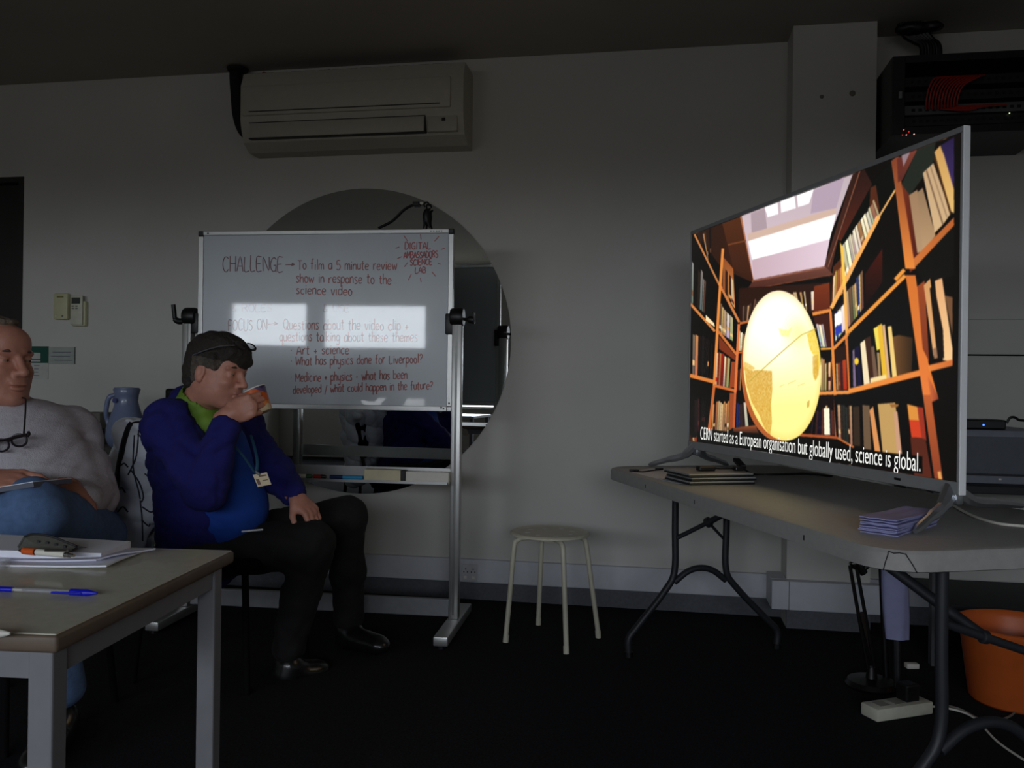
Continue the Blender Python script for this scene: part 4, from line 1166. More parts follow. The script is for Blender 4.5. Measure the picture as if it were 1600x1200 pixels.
# white sheet under them
MB(frame((0, 0, 0), x=(1, 0, 0), z=(0, 0, 1))).add([tuple(onT(*q, 0.0008)) for q in ((985, 737), (1020, 731), (1120, 735), (1100, 750), (1060, 756))], [(0, 1, 2, 3, 4)]).build('paper_sheet', mat('paper', (206, 208, 214), 0.8, noise=0.02), label='white sheet of paper half under the stacked tablets', cat='paper')
ps = bpy.data.objects['paper_sheet']; md = ps.modifiers.new('t', 'SOLIDIFY'); md.thickness = 0.0008; md.offset = 1
# short usb lead
ul = MB().tube(bez([onT(990, 736, .004), onT(1005, 737, .003), onT(1020, 735, .003), onT(1030, 734, .004)], 5), 0.0025, 6).build('usb_lead', M_black, smooth=True, label='short black charging lead at the far corner of the folding table', cat='cable')
def plugbox(pa, pb, w_, h_, nm, par, mt_):
    d = pb - pa
    MB(frame(pa, x=d.normalized(), z=(0, 0, 1))).b2((0, -w_ / 2, 0.0), (d.length, w_ / 2, h_), bev=0.002).build(nm, mt_, par)
plugbox(onT(984, 737, .001), onT(998, 737, .001), 0.016, 0.009, 'plug', ul, M_black)
plugbox(onT(1026, 735, .001), onT(1034, 734, .001), 0.016, 0.008, 'plug', ul, M_black)
# cable from under the screen, with its plug
hc = MB().tube(bez([C(1151, 722, 3.02), C(1160, 731, 2.98), onT(1180, 741, .004), onT(1215, 741, .004), onT(1260, 740, .004), onT(1300, 744, .004)], 6), 0.0038, 8).build('screen_cable', M_black, smooth=True, label='black cable with a plug trailing under the television', cat='cable')
a, b = C(1150, 718, 3.03), C(1161, 730, 2.98)
MB(frame(a, z=(b - a).normalized(), x=(1, 0, 0))).b2((-.012, -.007, 0), (.012, .007, (b - a).length), bev=0.003).build('plug', M_black, hc)
# pile of folded pale blue papers
q = [onT(1343, 832), onT(1402, 840), onT(1470, 822), onT(1400, 800)]
ux = (q[1] - q[0]); ux.z = 0; pw_ = ux.length; ux.normalize()
uy = Vector((-ux.y, ux.x, 0))
M_blue = mat('blue_paper', (158, 158, 205), 0.8, noise=0.05, scale=40)
for k in range(8):
    r_ = rb.uniform(-0.05, 0.05)
    Mt = Matrix.Translation(q[0] + Vector((rb.uniform(-.004, .004), rb.uniform(-.004, .004), 0))) @ frame((0, 0, 0.0008 + k * 0.0046), x=ux, z=(0, 0, 1)) @ Matrix.Rotation(r_ * 0.7, 4, 'Z')
    lb = 'pale blue folded leaflet in the pile by the television foot'
    nx_, ny_ = 8, 5
    vs, fs = [], []
    for s_ in (0, 1):
        for i in range(nx_ + 1):
            for j_ in range(ny_ + 1):
                x_ = pw_ * i / nx_; y_ = 0.24 * j_ / ny_
                vs.append((x_, y_, 0.0035 * s_ * (1 if 0 < j_ else 0.7) + 0.0006 * math.sin(i * 1.7 + k) + 0.001 * math.sin(j_ * 1.3 + k * 2)))
    n_ = (nx_ + 1) * (ny_ + 1)
    for i in range(nx_):
        for j_ in range(ny_):
            a = i * (ny_ + 1) + j_
            fs.append((a, a + 1, a + ny_ + 2, a + ny_ + 1)); fs.append((n_ + a, n_ + a + ny_ + 1, n_ + a + ny_ + 2, n_ + a + 1))
    for i in range(nx_):
        a = i * (ny_ + 1); fs.append((a, a + ny_ + 1, n_ + a + ny_ + 1, n_ + a)); a += ny_; fs.append((a, n_ + a, n_ + a + ny_ + 1, a + ny_ + 1))
    for j_ in range(ny_):
        fs.append((j_, n_ + j_, n_ + j_ + 1, j_ + 1)); a = nx_ * (ny_ + 1) + j_; fs.append((a, a + 1, n_ + a + 1, n_ + a))
    MB(Mt).add(vs, fs).build('leaflet', M_blue, label=lb if k < 7 else 'topmost pale blue folded leaflet of the pile by the television foot', cat='paper', group='folded leaflets on the folding table')
# white cable on the right
MB().tube(bez([onT(1490, 790, .005), onT(1520, 806, .004), onT(1560, 818, .004), onT(1610, 823, .004)], 6), 0.0035, 8).build('white_cable', M_white, smooth=True, label='white cable crossing the near right corner of the folding table', cat='cable')
# ================================================================ round stool
M_stool = mat('stool_white', (205, 200, 180), 0.4, noise=0.03)
sc_ = L(0.166, 3.575, 0)
st = thing('stool', sc_, 'small white round stool with holes in its seat, alone against the wall', 'stool')
# seat as a disc with eight round holes, built from a polar grid
hx = [(0.095 * math.cos(a), 0.095 * math.sin(a)) for a in [math.radians(22.5 + 45 * k) for k in range(8)]]
bm_ = bmesh.new()
Rs = 0.166
def seatring(r, z): return [bm_.verts.new((r * math.cos(2 * math.pi * k / 64), r * math.sin(2 * math.pi * k / 64), z)) for k in range(64)]
prof = [(0.055, 0.4440), (0.135, 0.4440), (0.158, 0.440), (Rs, 0.438), (Rs, 0.444), (0.158, 0.449), (0.135, 0.4455), (0.055, 0.4455)]
rs_ = [seatring(*p) for p in prof]
for i in range(len(rs_) - 1):
    if i in (0, 6): continue
    for k in range(64):
        bm_.faces.new((rs_[i][k], rs_[i][(k + 1) % 64], rs_[i + 1][(k + 1) % 64], rs_[i + 1][k]))
bm_.faces.new(rs_[0][::-1]); bm_.faces.new(rs_[-1])
# annulus with holes: for each of 8 sectors, fan between sector border and hole
for (ri, ro, z, flip) in ((rs_[0], rs_[1], 0.4440, True), (rs_[7], rs_[6], 0.4455, False)):
    for s in range(8):
        idx = [(s * 8 + k) % 64 for k in range(9)]
        border = [ri[i] for i in idx] + [ro[i] for i in reversed(idx)]
        hole = []
        nb = len(border)
        cx, cy = hx[s]
        for v in border:
            a = math.atan2(v.co.y - cy, v.co.x - cx)
            hole.append(bm_.verts.new((cx + 0.0125 * math.cos(a), cy + 0.0125 * math.sin(a), z)))
        for k in range(nb):
            f = (border[k], border[(k + 1) % nb], hole[(k + 1) % nb], hole[k])
            bm_.faces.new(f)
bm_.verts.index_update()
mb = MB(Matrix.Translation(sc_)); mb.add([v.co for v in bm_.verts], [tuple(v.index for v in f.verts) for f in bm_.faces]); bm_.free()
mb.build('seat', M_stool, st)
feet = [C(790, 1004, 3.52), C(841, 977, 3.78), C(885, 1021, 3.38), C(935, 995, 3.60)]
for i, f_ in enumerate(feet):
    f_ = Vector((f_.x, f_.y, 0.0)); d = f_ - sc_; d.z = 0; dn = d.normalized(); R_ = d.length
    P = [sc_ + dn * 0.045 + Vector((0, 0, 0.424)), sc_ + dn * 0.118 + Vector((0, 0, 0.424)), sc_ + dn * 0.142 + Vector((0, 0, 0.415)), sc_ + dn * 0.155 + Vector((0, 0, 0.39)), sc_ + dn * (0.155 + (R_ - 0.155) * 0.5) + Vector((0, 0, 0.2)), sc_ + dn * R_ + Vector((0, 0, 0.014))]
    lg = MB().tube(bez(P, 5), 0.0105, 12).build('leg', M_stool, st, smooth=True)
    MB().tube([sc_ + dn * R_ + Vector((0, 0, 0.0)), sc_ + dn * (R_ - 0.003) + Vector((0, 0, 0.03))], 0.0122, 12).build('foot_cap', M_stool, lg, smooth=True)
    MB().tube([sc_ + dn * 0.075 + Vector((0, 0, 0.418)), sc_ + dn * 0.075 + Vector((0, 0, 0.4435))], 0.006, 8).build('seat_bolt', M_stool, st)
for (hx_, hy_) in hx:
    MB(Matrix.Translation(sc_ + Vector((hx_, hy_, 0.4435)))).lathe([(0.0, 0), (0.0122, 0), (0.0122, 0.0018), (0.0, 0.0022)], 16).build('seat_plug', mat('plug_white', (250, 250, 246), 0.5), st, label='white plug in a seat hole')
MB(Matrix.Translation(sc_ + Vector((0, 0, 0.408)))).lathe([(0.0, 0), (0.04, 0), (0.045, 0.006), (0.045, 0.035), (0.0, 0.035)], 24).build('hub', M_stool, st, smooth=True)

# ================================================================ desk at the lower left
DZ = 0.72
dN, dF = L(-0.598, 1.135, DZ), L(-0.552, 1.72, DZ)
dy = dF - dN; DD = dy.length; dy.normalize()
dx = Vector((dy.y, -dy.x, 0))
DM = frame((dN.x, dN.y, 0), x=dx, y=dy, z=(0, 0, 1))       # desk reaches to x = -1.2
M_dtop = mat('desk_laminate', (200, 197, 178), 0.42, noise=0.06, scale=60, coat=0.25)
M_dedge = mat('desk_edge', (104, 88, 74), 0.5, noise=0.1)
M_dmet = mat('desk_metal', (128, 128, 132), 0.45, noise=0.04)
dk = thing('desk', DM @ Vector((-0.6, DD / 2, 0)), 'grey-topped desk with square metal legs at the lower left, papers and pens on it', 'desk')
MB(DM).b2((-1.2, 0.0, DZ - 0.026), (0.0, DD, DZ - 0.001), bev=0.006, seg=3).build('edge_band', M_dedge, dk, smooth=True, label='brown rounded edge band')
MB(DM).b2((-1.197, 0.004, DZ - 0.004), (-0.004, DD - 0.004, DZ), bev=0.0015).build('desktop', M_dtop, dk)
aw = 0.035
for nm, lo, hi in (('apron', (-1.18, 0.02, DZ - 0.066), (-0.02, 0.04, DZ - 0.026)), ('apron', (-1.18, DD - 0.04, DZ - 0.066), (-0.02, DD - 0.02, DZ - 0.026)), ('apron', (-0.042, 0.04, DZ - 0.066), (-0.022, DD - 0.04, DZ - 0.026)), ('apron', (-1.178, 0.04, DZ - 0.066), (-1.158, DD - 0.04, DZ - 0.026))):
    MB(DM).b2(lo, hi).build(nm, M_dmet, dk)
for (lx, ly) in ((-0.052, 0.018), (-0.052, DD - 0.018 - aw), (-1.185, 0.018), (-1.185, DD - 0.018 - aw)):
    lg = MB(DM).b2((lx, ly, 0.008), (lx + aw, ly + aw, DZ - 0.0265), bev=0.003).build('leg', M_dmet, dk)
    MB(DM).b2((lx + 0.002, ly + 0.002, 0), (lx + aw - 0.002, ly + aw - 0.002, 0.008)).build('foot_pad', M_black, lg)
def onD(px, py, h=0.0): return atz(px, py, DZ + h)
def sheet(nm, pts_, z0, th_, mt_, lb, cat_, curl=0.0, parent=None):
    """a sheet of paper with a slightly curled far side"""
    P = [onD(*q) for q in pts_]
    n = 8
    vs, fs = [], []
    for s_ in (0, 1):
        for i in range(n + 1):
            for j_ in range(n + 1):
                u, v = i / n, j_ / n
                p = (P[0] * (1 - u) + P[1] * u) * (1 - v) + (P[3] * (1 - u) + P[2] * u) * v
                vs.append((p.x, p.y, DZ + z0 + th_ * s_ + curl * u ** 3 * (1 + 0.3 * math.sin(5 * v))))
    m_ = (n + 1) ** 2
    for i in range(n):
        for j_ in range(n):
            a = i * (n + 1) + j_
            fs.append((a, a + 1, a + n + 2, a + n + 1)); fs.append((m_ + a, m_ + a + n + 1, m_ + a + n + 2, m_ + a + 1))
    for i in range(n):
        a = i * (n + 1); fs.append((a, a + n + 1, m_ + a + n + 1, m_ + a)); a += n; fs.append((a, m_ + a, m_ + a + n + 1, a + n + 1))
        a = i; fs.append((a, m_ + a, m_ + a + 1, a + 1)); a = n * (n + 1) + i; fs.append((a, a + 1, m_ + a + 1, m_ + a))
    return MB().add(vs, fs).build(nm, mt_, parent, smooth=True, label=lb, cat=cat_)
M_pap = mat('office_paper', (240, 242, 252), 0.7, noise=0.02)
M_pap2 = mat('office_paper_grey', (214, 214, 232), 0.7, noise=0.02)
sheet('paper_sheet', [(-60, 884), (166, 890), (226, 864), (-20, 856)], 0.0004, 0.003, M_pap, 'bottom white sheets of the paper pile on the desk, sticking out to the right', 'paper', 0.004)
sheet('paper_sheet', [(-60, 878), (150, 886), (243, 866), (60, 858)], 0.004, 0.003, M_pap2, 'curled grey-white sheet fanned out at the right of the paper pile', 'paper', 0.007)
sheet('paper_pad', [(-90, 874), (158, 882), (204, 862), (-50, 848)], 0.0075, 0.013, M_pap, 'thick white paper pad on top of the pile on the desk', 'paper')
# orange and white pen lying on the pad
def penon(nm, pxa, pxb, h, segs, lb, r0=0.005, extra=None):
    a, b = onD(*pxa, h), onD(*pxb, h)
    d = (b - a); Ln = d.length; d.normalize()
    o = thing(nm, (a + b) / 2, lb, 'pen')
    for (t0, t1, ra, rb_, mt_, pn) in segs:
        MB().tube([a + d * Ln * t0, a + d * Ln * (t0 * .5 + t1 * .5), a + d * Ln * t1], [ra, (ra + rb_) / 2, rb_], 14).build(pn, mt_, o, smooth=True)
    return o, a, b, d, Ln
M_or = mat('pen_orange', (215, 92, 32), 0.4, noise=0.03); M_chr = mat('chrome', (200, 200, 205), 0.15, metal=1.0, noise=0)
M_clear = mat('clear_plastic', (190, 190, 195), 0.1, alpha=0.35, spec=0.7, noise=0)
h = 0.0205 + 0.0065
po, a, b, d, Ln = penon('click_pen', (30, 860), (116, 868), h, ((0.0, .08, .002, .0045, M_dark, 'tip'), (0.08, .30, .0062, .0064, M_or, 'grip'), (0.30, .33, .0052, .0052, M_dark, 'ring'), (0.33, 0.84, .0058, .0056, M_white, 'barrel'), (0.84, 0.93, .005, .005, M_chr, 'collar'), (0.93, 1.0, .0035, .003, M_chr, 'button')), 'orange-gripped white click pen lying on the paper pad')
MB().tube([a + d * Ln * 0.5 + Vector((0, -0.003, 0.0045)), a + d * Ln * 0.9 + Vector((0, -0.003, 0.008))], 0.0022, 8).build('clip', M_chr, po, smooth=True)
# clear plastic name badge holder / card case standing behind the pen
M_smoke = mat('smoked_plastic', (92, 92, 84), 0.25, alpha=0.62, spec=0.6, noise=0.05)
gl = thing('plastic_case', onD(70, 852, 0.0205), 'smoky clear plastic case with a bent edge lying behind the orange pen', 'case')
P = [onD(x, y, 0.021) for x, y in ((30, 858), (108, 864), (112, 856), (30, 850))]
tops = [C(30, 841, 1.42), C(60, 838, 1.46), C(85, 843, 1.47), (C(108, 853, 1.47))]
vs = [P[0], P[1], P[2], P[3]] + [Vector((p.x, p.y, p.z)) for p in tops]
mb = MB()
a0 = [onD(28 + t * 82, 857 + t * 6, 0.0212) for t in np.linspace(0, 1, 7)]
for k, t in enumerate(np.linspace(0, 1, 7)):
    pass
top = [p + Vector((0.004, 0.012, hh_)) for p, hh_ in zip(a0, (0.020, 0.026, 0.026, 0.024, 0.020, 0.014, 0.008))]
back = [p + Vector((0.0, 0.045, 0.001)) for p in a0]
vs = a0 + top + back
fs = []
for k in range(6):
    fs += [(k, k + 1, 7 + k + 1, 7 + k), (7 + k, 7 + k + 1, 14 + k + 1, 14 + k)]
c_ = mb.add(vs, fs).build('shell', M_smoke, gl)
md = c_.modifiers.new('t', 'SOLIDIFY'); md.thickness = 0.0012
MB().tube(bez([top[0], top[1], top[3], top[5], top[6], a0[6] + Vector((0.004, 0, 0.003))], 4), 0.0022, 8).build('rim', M_dark, gl, smooth=True)
MB().tube([a0[0] + Vector((0, 0, 0.002)), top[0]], 0.002, 8).build('hinge_post', M_smoke, gl)
mb = MB()
for t in (2, 3, 4, 5):
    mb.box(a0[t] * 0.5 + top[t] * 0.5 + Vector((0, 0, 0.001)), (0.006, 0.004, 0.004))
mb.build('stud', M_dark, gl)
# blue ballpoint
M_bb = mat('biro_blue', (18, 28, 190), 0.3, noise=0.03)
bp_, a, b, d, Ln = penon('ballpoint_pen', (-6, 920), (152, 927), 0.0045, ((0.0, .17, .0042, .0042, M_bb, 'end_plug'), (0.17, .80, .0038, .0038, M_clear, 'barrel'), (0.17, .26, .0018, .0018, M_white, 'ink_tube'), (0.26, .72, .0013, .0013, mat('ink_tube', (150, 150, 160), 0.3), 'ink_tube'), (0.74, .90, .0052, .0056, M_bb, 'cap'), (0.90, 1.0, .0056, .0016, M_bb, 'cap_tip')), 'clear ballpoint pen with blue cap lying on the desk')
s_ = d.cross(Vector((0, 0, 1)))
MB().tube([a + d * Ln * 0.58 + s_ * 0.0075, a + d * Ln * 0.8 + s_ * 0.0075, a + d * Ln * 0.86 + s_ * 0.004], [0.0018, 0.0022, 0.003], 8).build('cap_clip', M_bb, bp_, smooth=True)
# white pen tip at the edge, clear tape roll
wp, a, b, d, Ln = penon('white_marker', (-70, 990), (16, 990), 0.0065, ((0.0, .8, .006, .006, M_white, 'barrel'), (0.8, 1.0, .006, .002, M_white, 'tip')), 'white marker tip poking in at the left edge of the desk')
tpc = onD(-2, 886, 0)
MB(frame(tpc + Vector((0, 0, 0.0)), x=(1, 0, 0), z=(0, 0, 1))).lathe([(0.012, 0), (0.019, 0.0), (0.019, 0.012), (0.012, 0.012), (0.012, 0)], 24).build('tape_roll', M_clear, smooth=False, label='clear roll of tape on the desk beside the paper pad, cut by the frame', cat='tape')

# ================================================================ second desk behind, seen in the mirror
for (ox, oy) in ((-1.1, -2.1),):
    Mo = Matrix.Translation((ox, oy, 0)) @ DM
    k2 = thing('desk', Mo @ Vector((-0.6, 0.3, 0)), 'empty desk behind the camera, seen only as a white strip in the mirror', 'desk')
    MB(Mo).b2((-1.2, 0, DZ - 0.026), (0.0, 0.62, DZ), bev=0.004).build('desktop', mat('white_laminate', (215, 215, 215), 0.22, coat=0.6), k2)
    for (lx, ly) in ((-0.055, 0.02), (-0.055, 0.56), (-1.185, 0.02), (-1.185, 0.56)):
        MB(Mo).b2((lx, ly, 0), (lx + aw, ly + aw, DZ - 0.0265)).build('leg', M_dmet, k2)

# ================================================================ wall network cabinet on the right
ra = aty(1395, 88, 3.74); rbz = aty(1395, 211, 3.74).z
rx1 = ra.x + 0.61; rz1 = ra.z; rz0 = rbz
rk = thing('network_cabinet', Vector(((ra.x + rx1) / 2, WY, rz0)), 'black wall-mounted network cabinet with red patch leads behind its glass door', 'cabinet')
YF = 3.74
MB().b2((ra.x, YF + 0.02, rz0), (ra.x + 0.015, WY, rz1)).b2((rx1 - 0.015, YF + 0.02, rz0), (rx1, WY, rz1)).b2((ra.x + 0.015, YF + 0.02, rz0), (rx1 - 0.015, WY, rz0 + 0.015)).b2((ra.x + 0.015, YF + 0.02, rz1 - 0.015), (rx1 - 0.015, WY, rz1)).b2((ra.x + 0.015, WY - 0.01, rz0 + 0.015), (rx1 - 0.015, WY, rz1 - 0.015)).build('casing', M_black, rk)
dd = MB().b2((ra.x, YF, rz0), (ra.x + 0.05, YF + 0.019, rz1), bev=0.003).b2((rx1 - 0.05, YF, rz0), (rx1, YF + 0.019, rz1)).b2((ra.x + 0.05, YF, rz0), (rx1 - 0.05, YF + 0.019, rz0 + 0.03)).b2((ra.x + 0.05, YF, rz1 - 0.03), (rx1 - 0.05, YF + 0.019, rz1)).build('door', M_black, rk)
MB().b2((ra.x + 0.05, YF + 0.008, rz0 + 0.03), (rx1 - 0.05, YF + 0.011, rz1 - 0.03)).build('glass_pane', mat('tinted_glass', (30, 30, 32), 0.05, alpha=0.12, spec=0.5), dd)
MB().box((ra.x + 0.03, YF - 0.004, (rz0 + rz1) / 2), (0.014, 0.01, 0.03), bev=0.003).build('lock', M_silver, dd)
M_unit = mat('rack_unit', (60, 60, 62), 0.5, metal=0.3); M_redc = mat('red_lead', (215, 60, 40), 0.5)
for k, zz in enumerate((rz0 + 0.05, rz0 + 0.10, rz0 + 0.16, rz0 + 0.225)):
    u_ = MB().b2((ra.x + 0.06, YF + 0.06 + 0.01 * k, zz), (rx1 - 0.06, YF + 0.25, zz + 0.038)).build('rack_unit', M_unit if k != 1 else mat('rack_pale', (120, 120, 124), 0.4), rk)
    mb = MB()
    for q in range(16):
        mb.box((ra.x + 0.10 + q * 0.027, YF + 0.0595 + 0.01 * k, zz + 0.019), (0.014, 0.002, 0.012))
    mb.build('port', M_black, u_, kind='stuff')
for q in range(11):
    xa = ra.x + 0.145 + q * 0.012; xb = ra.x + 0.15 + q * 0.013
    P = [(xa, YF + 0.055, rz0 + 0.115), (xa - 0.004, YF + 0.035, rz0 + 0.15), (xb, YF + 0.03, rz0 + 0.20), (xb + 0.02 + 0.004 * q, YF + 0.035, rz0 + 0.235), (xb + 0.06 + 0.003 * q, YF + 0.06, rz0 + 0.25)]
    MB().tube(bez(P, 5), 0.0035, 6).build('patch_lead', M_redc, rk, smooth=True)
for q in range(4):
    P = [(ra.x + 0.2 + q * 0.01, YF + 0.055, rz0 + 0.115), (ra.x + 0.3, YF + 0.035, rz0 + 0.10 + q * 0.006), (ra.x + 0.36 + q * 0.03, YF + 0.045, rz0 + 0.118)]
    MB().tube(bez(P, 5), 0.003, 6).build('patch_lead', M_redc, rk, smooth=True)
def led(px, py, c, r=0.0022, Y=YF + 0.055, es=1.5, par=None, nm='indicator_light'):
    p = aty(px, py, Y)
    return MB(frame(p, x=(1, 0, 0), z=(0, -1, 0))).lathe([(r, 0), (r, 0.003), (0, 0.004)], 8).build(nm, mat('led_%d_%d_%d' % c, c, 0.4, emit=c, es=es), par)
for (x, y, c) in ((1412, 203, (255, 60, 40)), (1416, 211, (255, 170, 160)), (1428, 210, (255, 200, 190)), (1420, 206, (200, 30, 20)), (1410, 211, (190, 40, 30)), (1577, 177, (230, 255, 190))):
    led(x, y, c, 0.0022, Y=(YF - 0.001 if y > 195 else YF + 0.055), par=rk)
# cable bundle from cabinet top up to the ceiling
cm = thing('cable_bundle', Vector((aty(1445, 85, 3.95).x, 3.95, rz1 + 0.002)), 'black bundle of cables rising from the network cabinet into the ceiling', 'cables')
for q in range(7):
    o_ = 0.012 * (q - 3)
    P = [Vector((aty(1452, 86, 3.97).x + o_, 3.97 + 0.01 * (q % 3), rz1 + 0.002)), aty(1450 + q * 1.5, 75, 3.97) + Vector((o_ * 0.6, 0, 0)), aty(1443, 64, 3.98) + Vector((o_, 0, 0.0)), aty(1428 + q * 1.2, 55, 3.98) + Vector((o_, 0, 0.0)), Vector((aty(1420, 50, 3.98).x + o_, 3.98, CZ - 0.004))]
    P = [Vector((p.x, p.y, min(p.z, CZ - 0.004))) for p in P]
    MB().tube(bez(P, 5), 0.013, 8).build('cable', M_black, cm, smooth=True)
blob('cable_clump', [ell(Vector((aty(1425, 52, 3.97).x, 3.97, CZ - 0.035)), (0.07, 0.04, 0.028), k=0.01), ell(Vector((aty(1455, 50, 3.97).x, 3.97, CZ - 0.03)), (0.05, 0.03, 0.022), k=0.01)], M_black, cm, h=0.008, wob=folds(0.012, 90, 3))

# ================================================================ things on the left of the far wall
M_cream = mat('cream_plastic', (196, 194, 156), 0.45, noise=0.03)
def wallbox(x0_, y0_, x1_, y1_, dep, Y=WY):
    a, b = aty(x0_, y0_, Y - dep), aty(x1_, y1_, Y - dep)
    return (a.x, Y - dep, b.z), (b.x, Y - 0.0005, a.z)
lo, hi = wallbox(83, 458, 105, 499, 0.03)
th_ = MB().b2(lo, hi, bev=0.008).build('wall_controller', M_cream, smooth=True, label='cream air-conditioning sensor box on the wall, left of the remote control', cat='controller')
MB().box(((lo[0] + hi[0]) / 2, lo[1] - 0.0005, hi[2] - 0.02), (0.04, 0.002, 0.008)).build('badge', mat('olive_badge', (120, 118, 60), 0.5), th_)
MB().box(((lo[0] + hi[0]) / 2 + 0.015, lo[1] - 0.0005, lo[2] + 0.018), (0.01, 0.002, 0.01)).build('button', mat('grey_button', (110, 110, 100), 0.5), th_)
MB().box(((lo[0] + hi[0]) / 2 - 0.025, lo[1] - 0.0005, lo[2] + 0.018), (0.006, 0.002, 0.006)).build('light', M_white, th_)
lo, hi = wallbox(113, 462, 131, 509, 0.022)
lo = (lo[0], WY - 0.03, lo[2]); 
rc_ = thing('remote_control', Vector(((lo[0] + hi[0]) / 2, WY, lo[2])), 'white remote control in a cream wall holder right of the sensor box', 'remote')
MB().b2((lo[0] - 0.004, WY - 0.026, lo[2] - 0.002), (hi[0] + 0.01, WY - 0.0005, hi[2] - 0.03), bev=0.006).build('holder', M_cream, rc_, smooth=True)
MB().b2((lo[0], WY - 0.038, lo[2] + 0.004), (hi[0], WY - 0.0265, hi[2]), bev=0.004).build('remote_body', mat('remote_white', (200, 198, 180), 0.45), rc_, smooth=True)
MB().b2((lo[0] + 0.008, WY - 0.0395, hi[2] - 0.045), (hi[0] - 0.012, WY - 0.0375, hi[2] - 0.012)).build('remote_display', mat('lcd', (60, 66, 60), 0.3), rc_)
mb = MB()
for i in range(2):
    for j_ in range(2):
        mb.box((lo[0] + 0.016 + i * 0.022, WY - 0.0385, hi[2] - 0.058 - j_ * 0.012), (0.013, 0.002, 0.006))
mb.build('button', mat('grey_button', (110, 110, 100), 0.5), rc_)
# green and white notice, clear sign
M_green = mat('notice_green', (14, 78, 62), 0.5, noise=0.03)
lo, hi = wallbox(36, 541, 75, 593, 0.004)
nt_ = thing('wall_notice', Vector(((lo[0] + hi[0]) / 2, WY, lo[2])), 'green and white notice on the wall beside the grey-haired man\'s face', 'notice')
zm = aty(50, 567, WY - 0.004).z
MB().b2((lo[0], lo[1], zm), hi).build('green_panel', M_green, nt_)
MB().b2(lo, (hi[0], hi[1], zm - 0.0003)).build('white_panel', mat('notice_white', (190, 190, 184), 0.5), nt_)
a, b = aty(44, 551, WY - .005), aty(63, 565, WY - .005)
mb = MB(); mb.b2((a.x, WY - 0.0055, b.z + 0.014), (b.x, WY - 0.0042, a.z)); mb.b2((a.x, WY - 0.0055, b.z), (b.x, WY - 0.0042, b.z + 0.009)); mb.build('white_block', mat('notice_white', (190, 190, 184), 0.5), nt_)
mb = MB()
for k, (u, v) in enumerate(((0.2, 0.75), (0.3, 0.6), (0.1, 0.55), (0.2, 0.7))):
    zz = zm - 0.016 - k * 0.018
    mb.b2((lo[0] + 0.07, WY - 0.0055, zz), (lo[0] + 0.07 + 0.045 * v, WY - 0.0042, zz + 0.004))
mb.build('printed_line', mat('print_grey', (110, 110, 120), 0.6), nt_)
lo, hi = wallbox(76, 542, 117, 569, 0.006)
sg = MB().b2(lo, hi).build('clear_sign', mat('acrylic', (190, 200, 192), 0.15, alpha=0.55, spec=0.6), label='clear plastic sign with faint print right of the green notice', cat='sign')
mb = MB()
for k, (t0, t1) in enumerate(((0.15, 0.85), (0.1, 0.8), (0.2, 0.9))):
    zz = hi[2] - 0.03 - k * 0.022
    mb.b2((lo[0] + (hi[0] - lo[0]) * t0, lo[1] - 0.001, zz), (lo[0] + (hi[0] - lo[0]) * t1, lo[1] - 0.0002, zz + 0.004))
mb.build('printed_line', mat('print_grey', (110, 110, 120), 0.6), sg)
MB().b2((hi[0] - 0.003, lo[1] - 0.002, lo[2]), (hi[0], lo[1], hi[2])).build('edge_strip', M_dark, sg)

# sideboard against the far wall with clutter and a pale blue jug
sbz = 0.74
M_wood = mat('dark_wood', (58, 56, 50), 0.6, noise=0.15, scale=8)
sx0, sx1 = -4.05, -2.27
sb = thing('sideboard', Vector(((sx0 + sx1) / 2, WY - 0.25, 0)), 'low dark sideboard against the far wall behind the seated men', 'sideboard')
MB().b2((sx0, WY - 0.52, sbz - 0.03), (sx1, WY - 0.03, sbz), bev=0.004).build('top', M_wood, sb)
MB().b2((sx0 + 0.01, WY - 0.49, 0.06), (sx1 - 0.01, WY - 0.03, sbz - 0.0305)).build('carcass', mat('grey_carcass', (70, 72, 68), 0.6), sb)
for k in range(3):
    wd_ = (sx1 - sx0 - 0.04) / 3
    dr_ = MB().b2((sx0 + 0.02 + k * wd_ + 0.004, WY - 0.508, 0.08), (sx0 + 0.02 + (k + 1) * wd_ - 0.004, WY - 0.4905, sbz - 0.04), bev=0.003).build('door', M_wood, sb)
    MB().box((sx0 + 0.02 + (k + 0.85) * wd_, WY - 0.515, 0.5), (0.012, 0.014, 0.1), bev=0.003).build('handle', M_silver, dr_)
def sbt(px, py_=0, Y=3.80): return aty(px, 600, Y).x
a, b = aty(112, 672, 3.82), aty(167, 672, 3.82)
bx_ = MB().b2((a.x, 3.76, sbz + 0.001), (b.x - 0.005, 4.0, a.z), bev=0.004).build('storage_box', mat('grey_box', (92, 92, 84), 0.7), label='grey storage box with a dark lid on the sideboard left of the jug', cat='box')
MB().b2((a.x - 0.004, 3.752, a.z - 0.012), (b.x, 4.005, a.z + 0.004)).build('lid', M_dark, bx_)
a2, b2_ = aty(128, 644, 3.88), aty(160, 670, 3.88)
MB().b2((a2.x, 3.86, a.z + 0.005), (b2_.x, 3.98, a2.z), bev=0.006).build('grey_tub', mat('tub_grey', (105, 103, 95), 0.7), smooth=True, label='small grey tub standing on the dark lid of the storage box', cat='tub')
a3 = aty(112, 643, 3.84); b3 = aty(126, 652, 3.84)
kb = MB().b2((a3.x, 3.82, b3.z), (b3.x, 3.90, a3.z), bev=0.004).b2((a3.x + 0.01, 3.83, a.z + 0.005), (b3.x - 0.01, 3.89, b3.z)).build('black_gadget', M_black, label='small black gadget on the storage box beside the man\'s shoulder', cat='gadget')
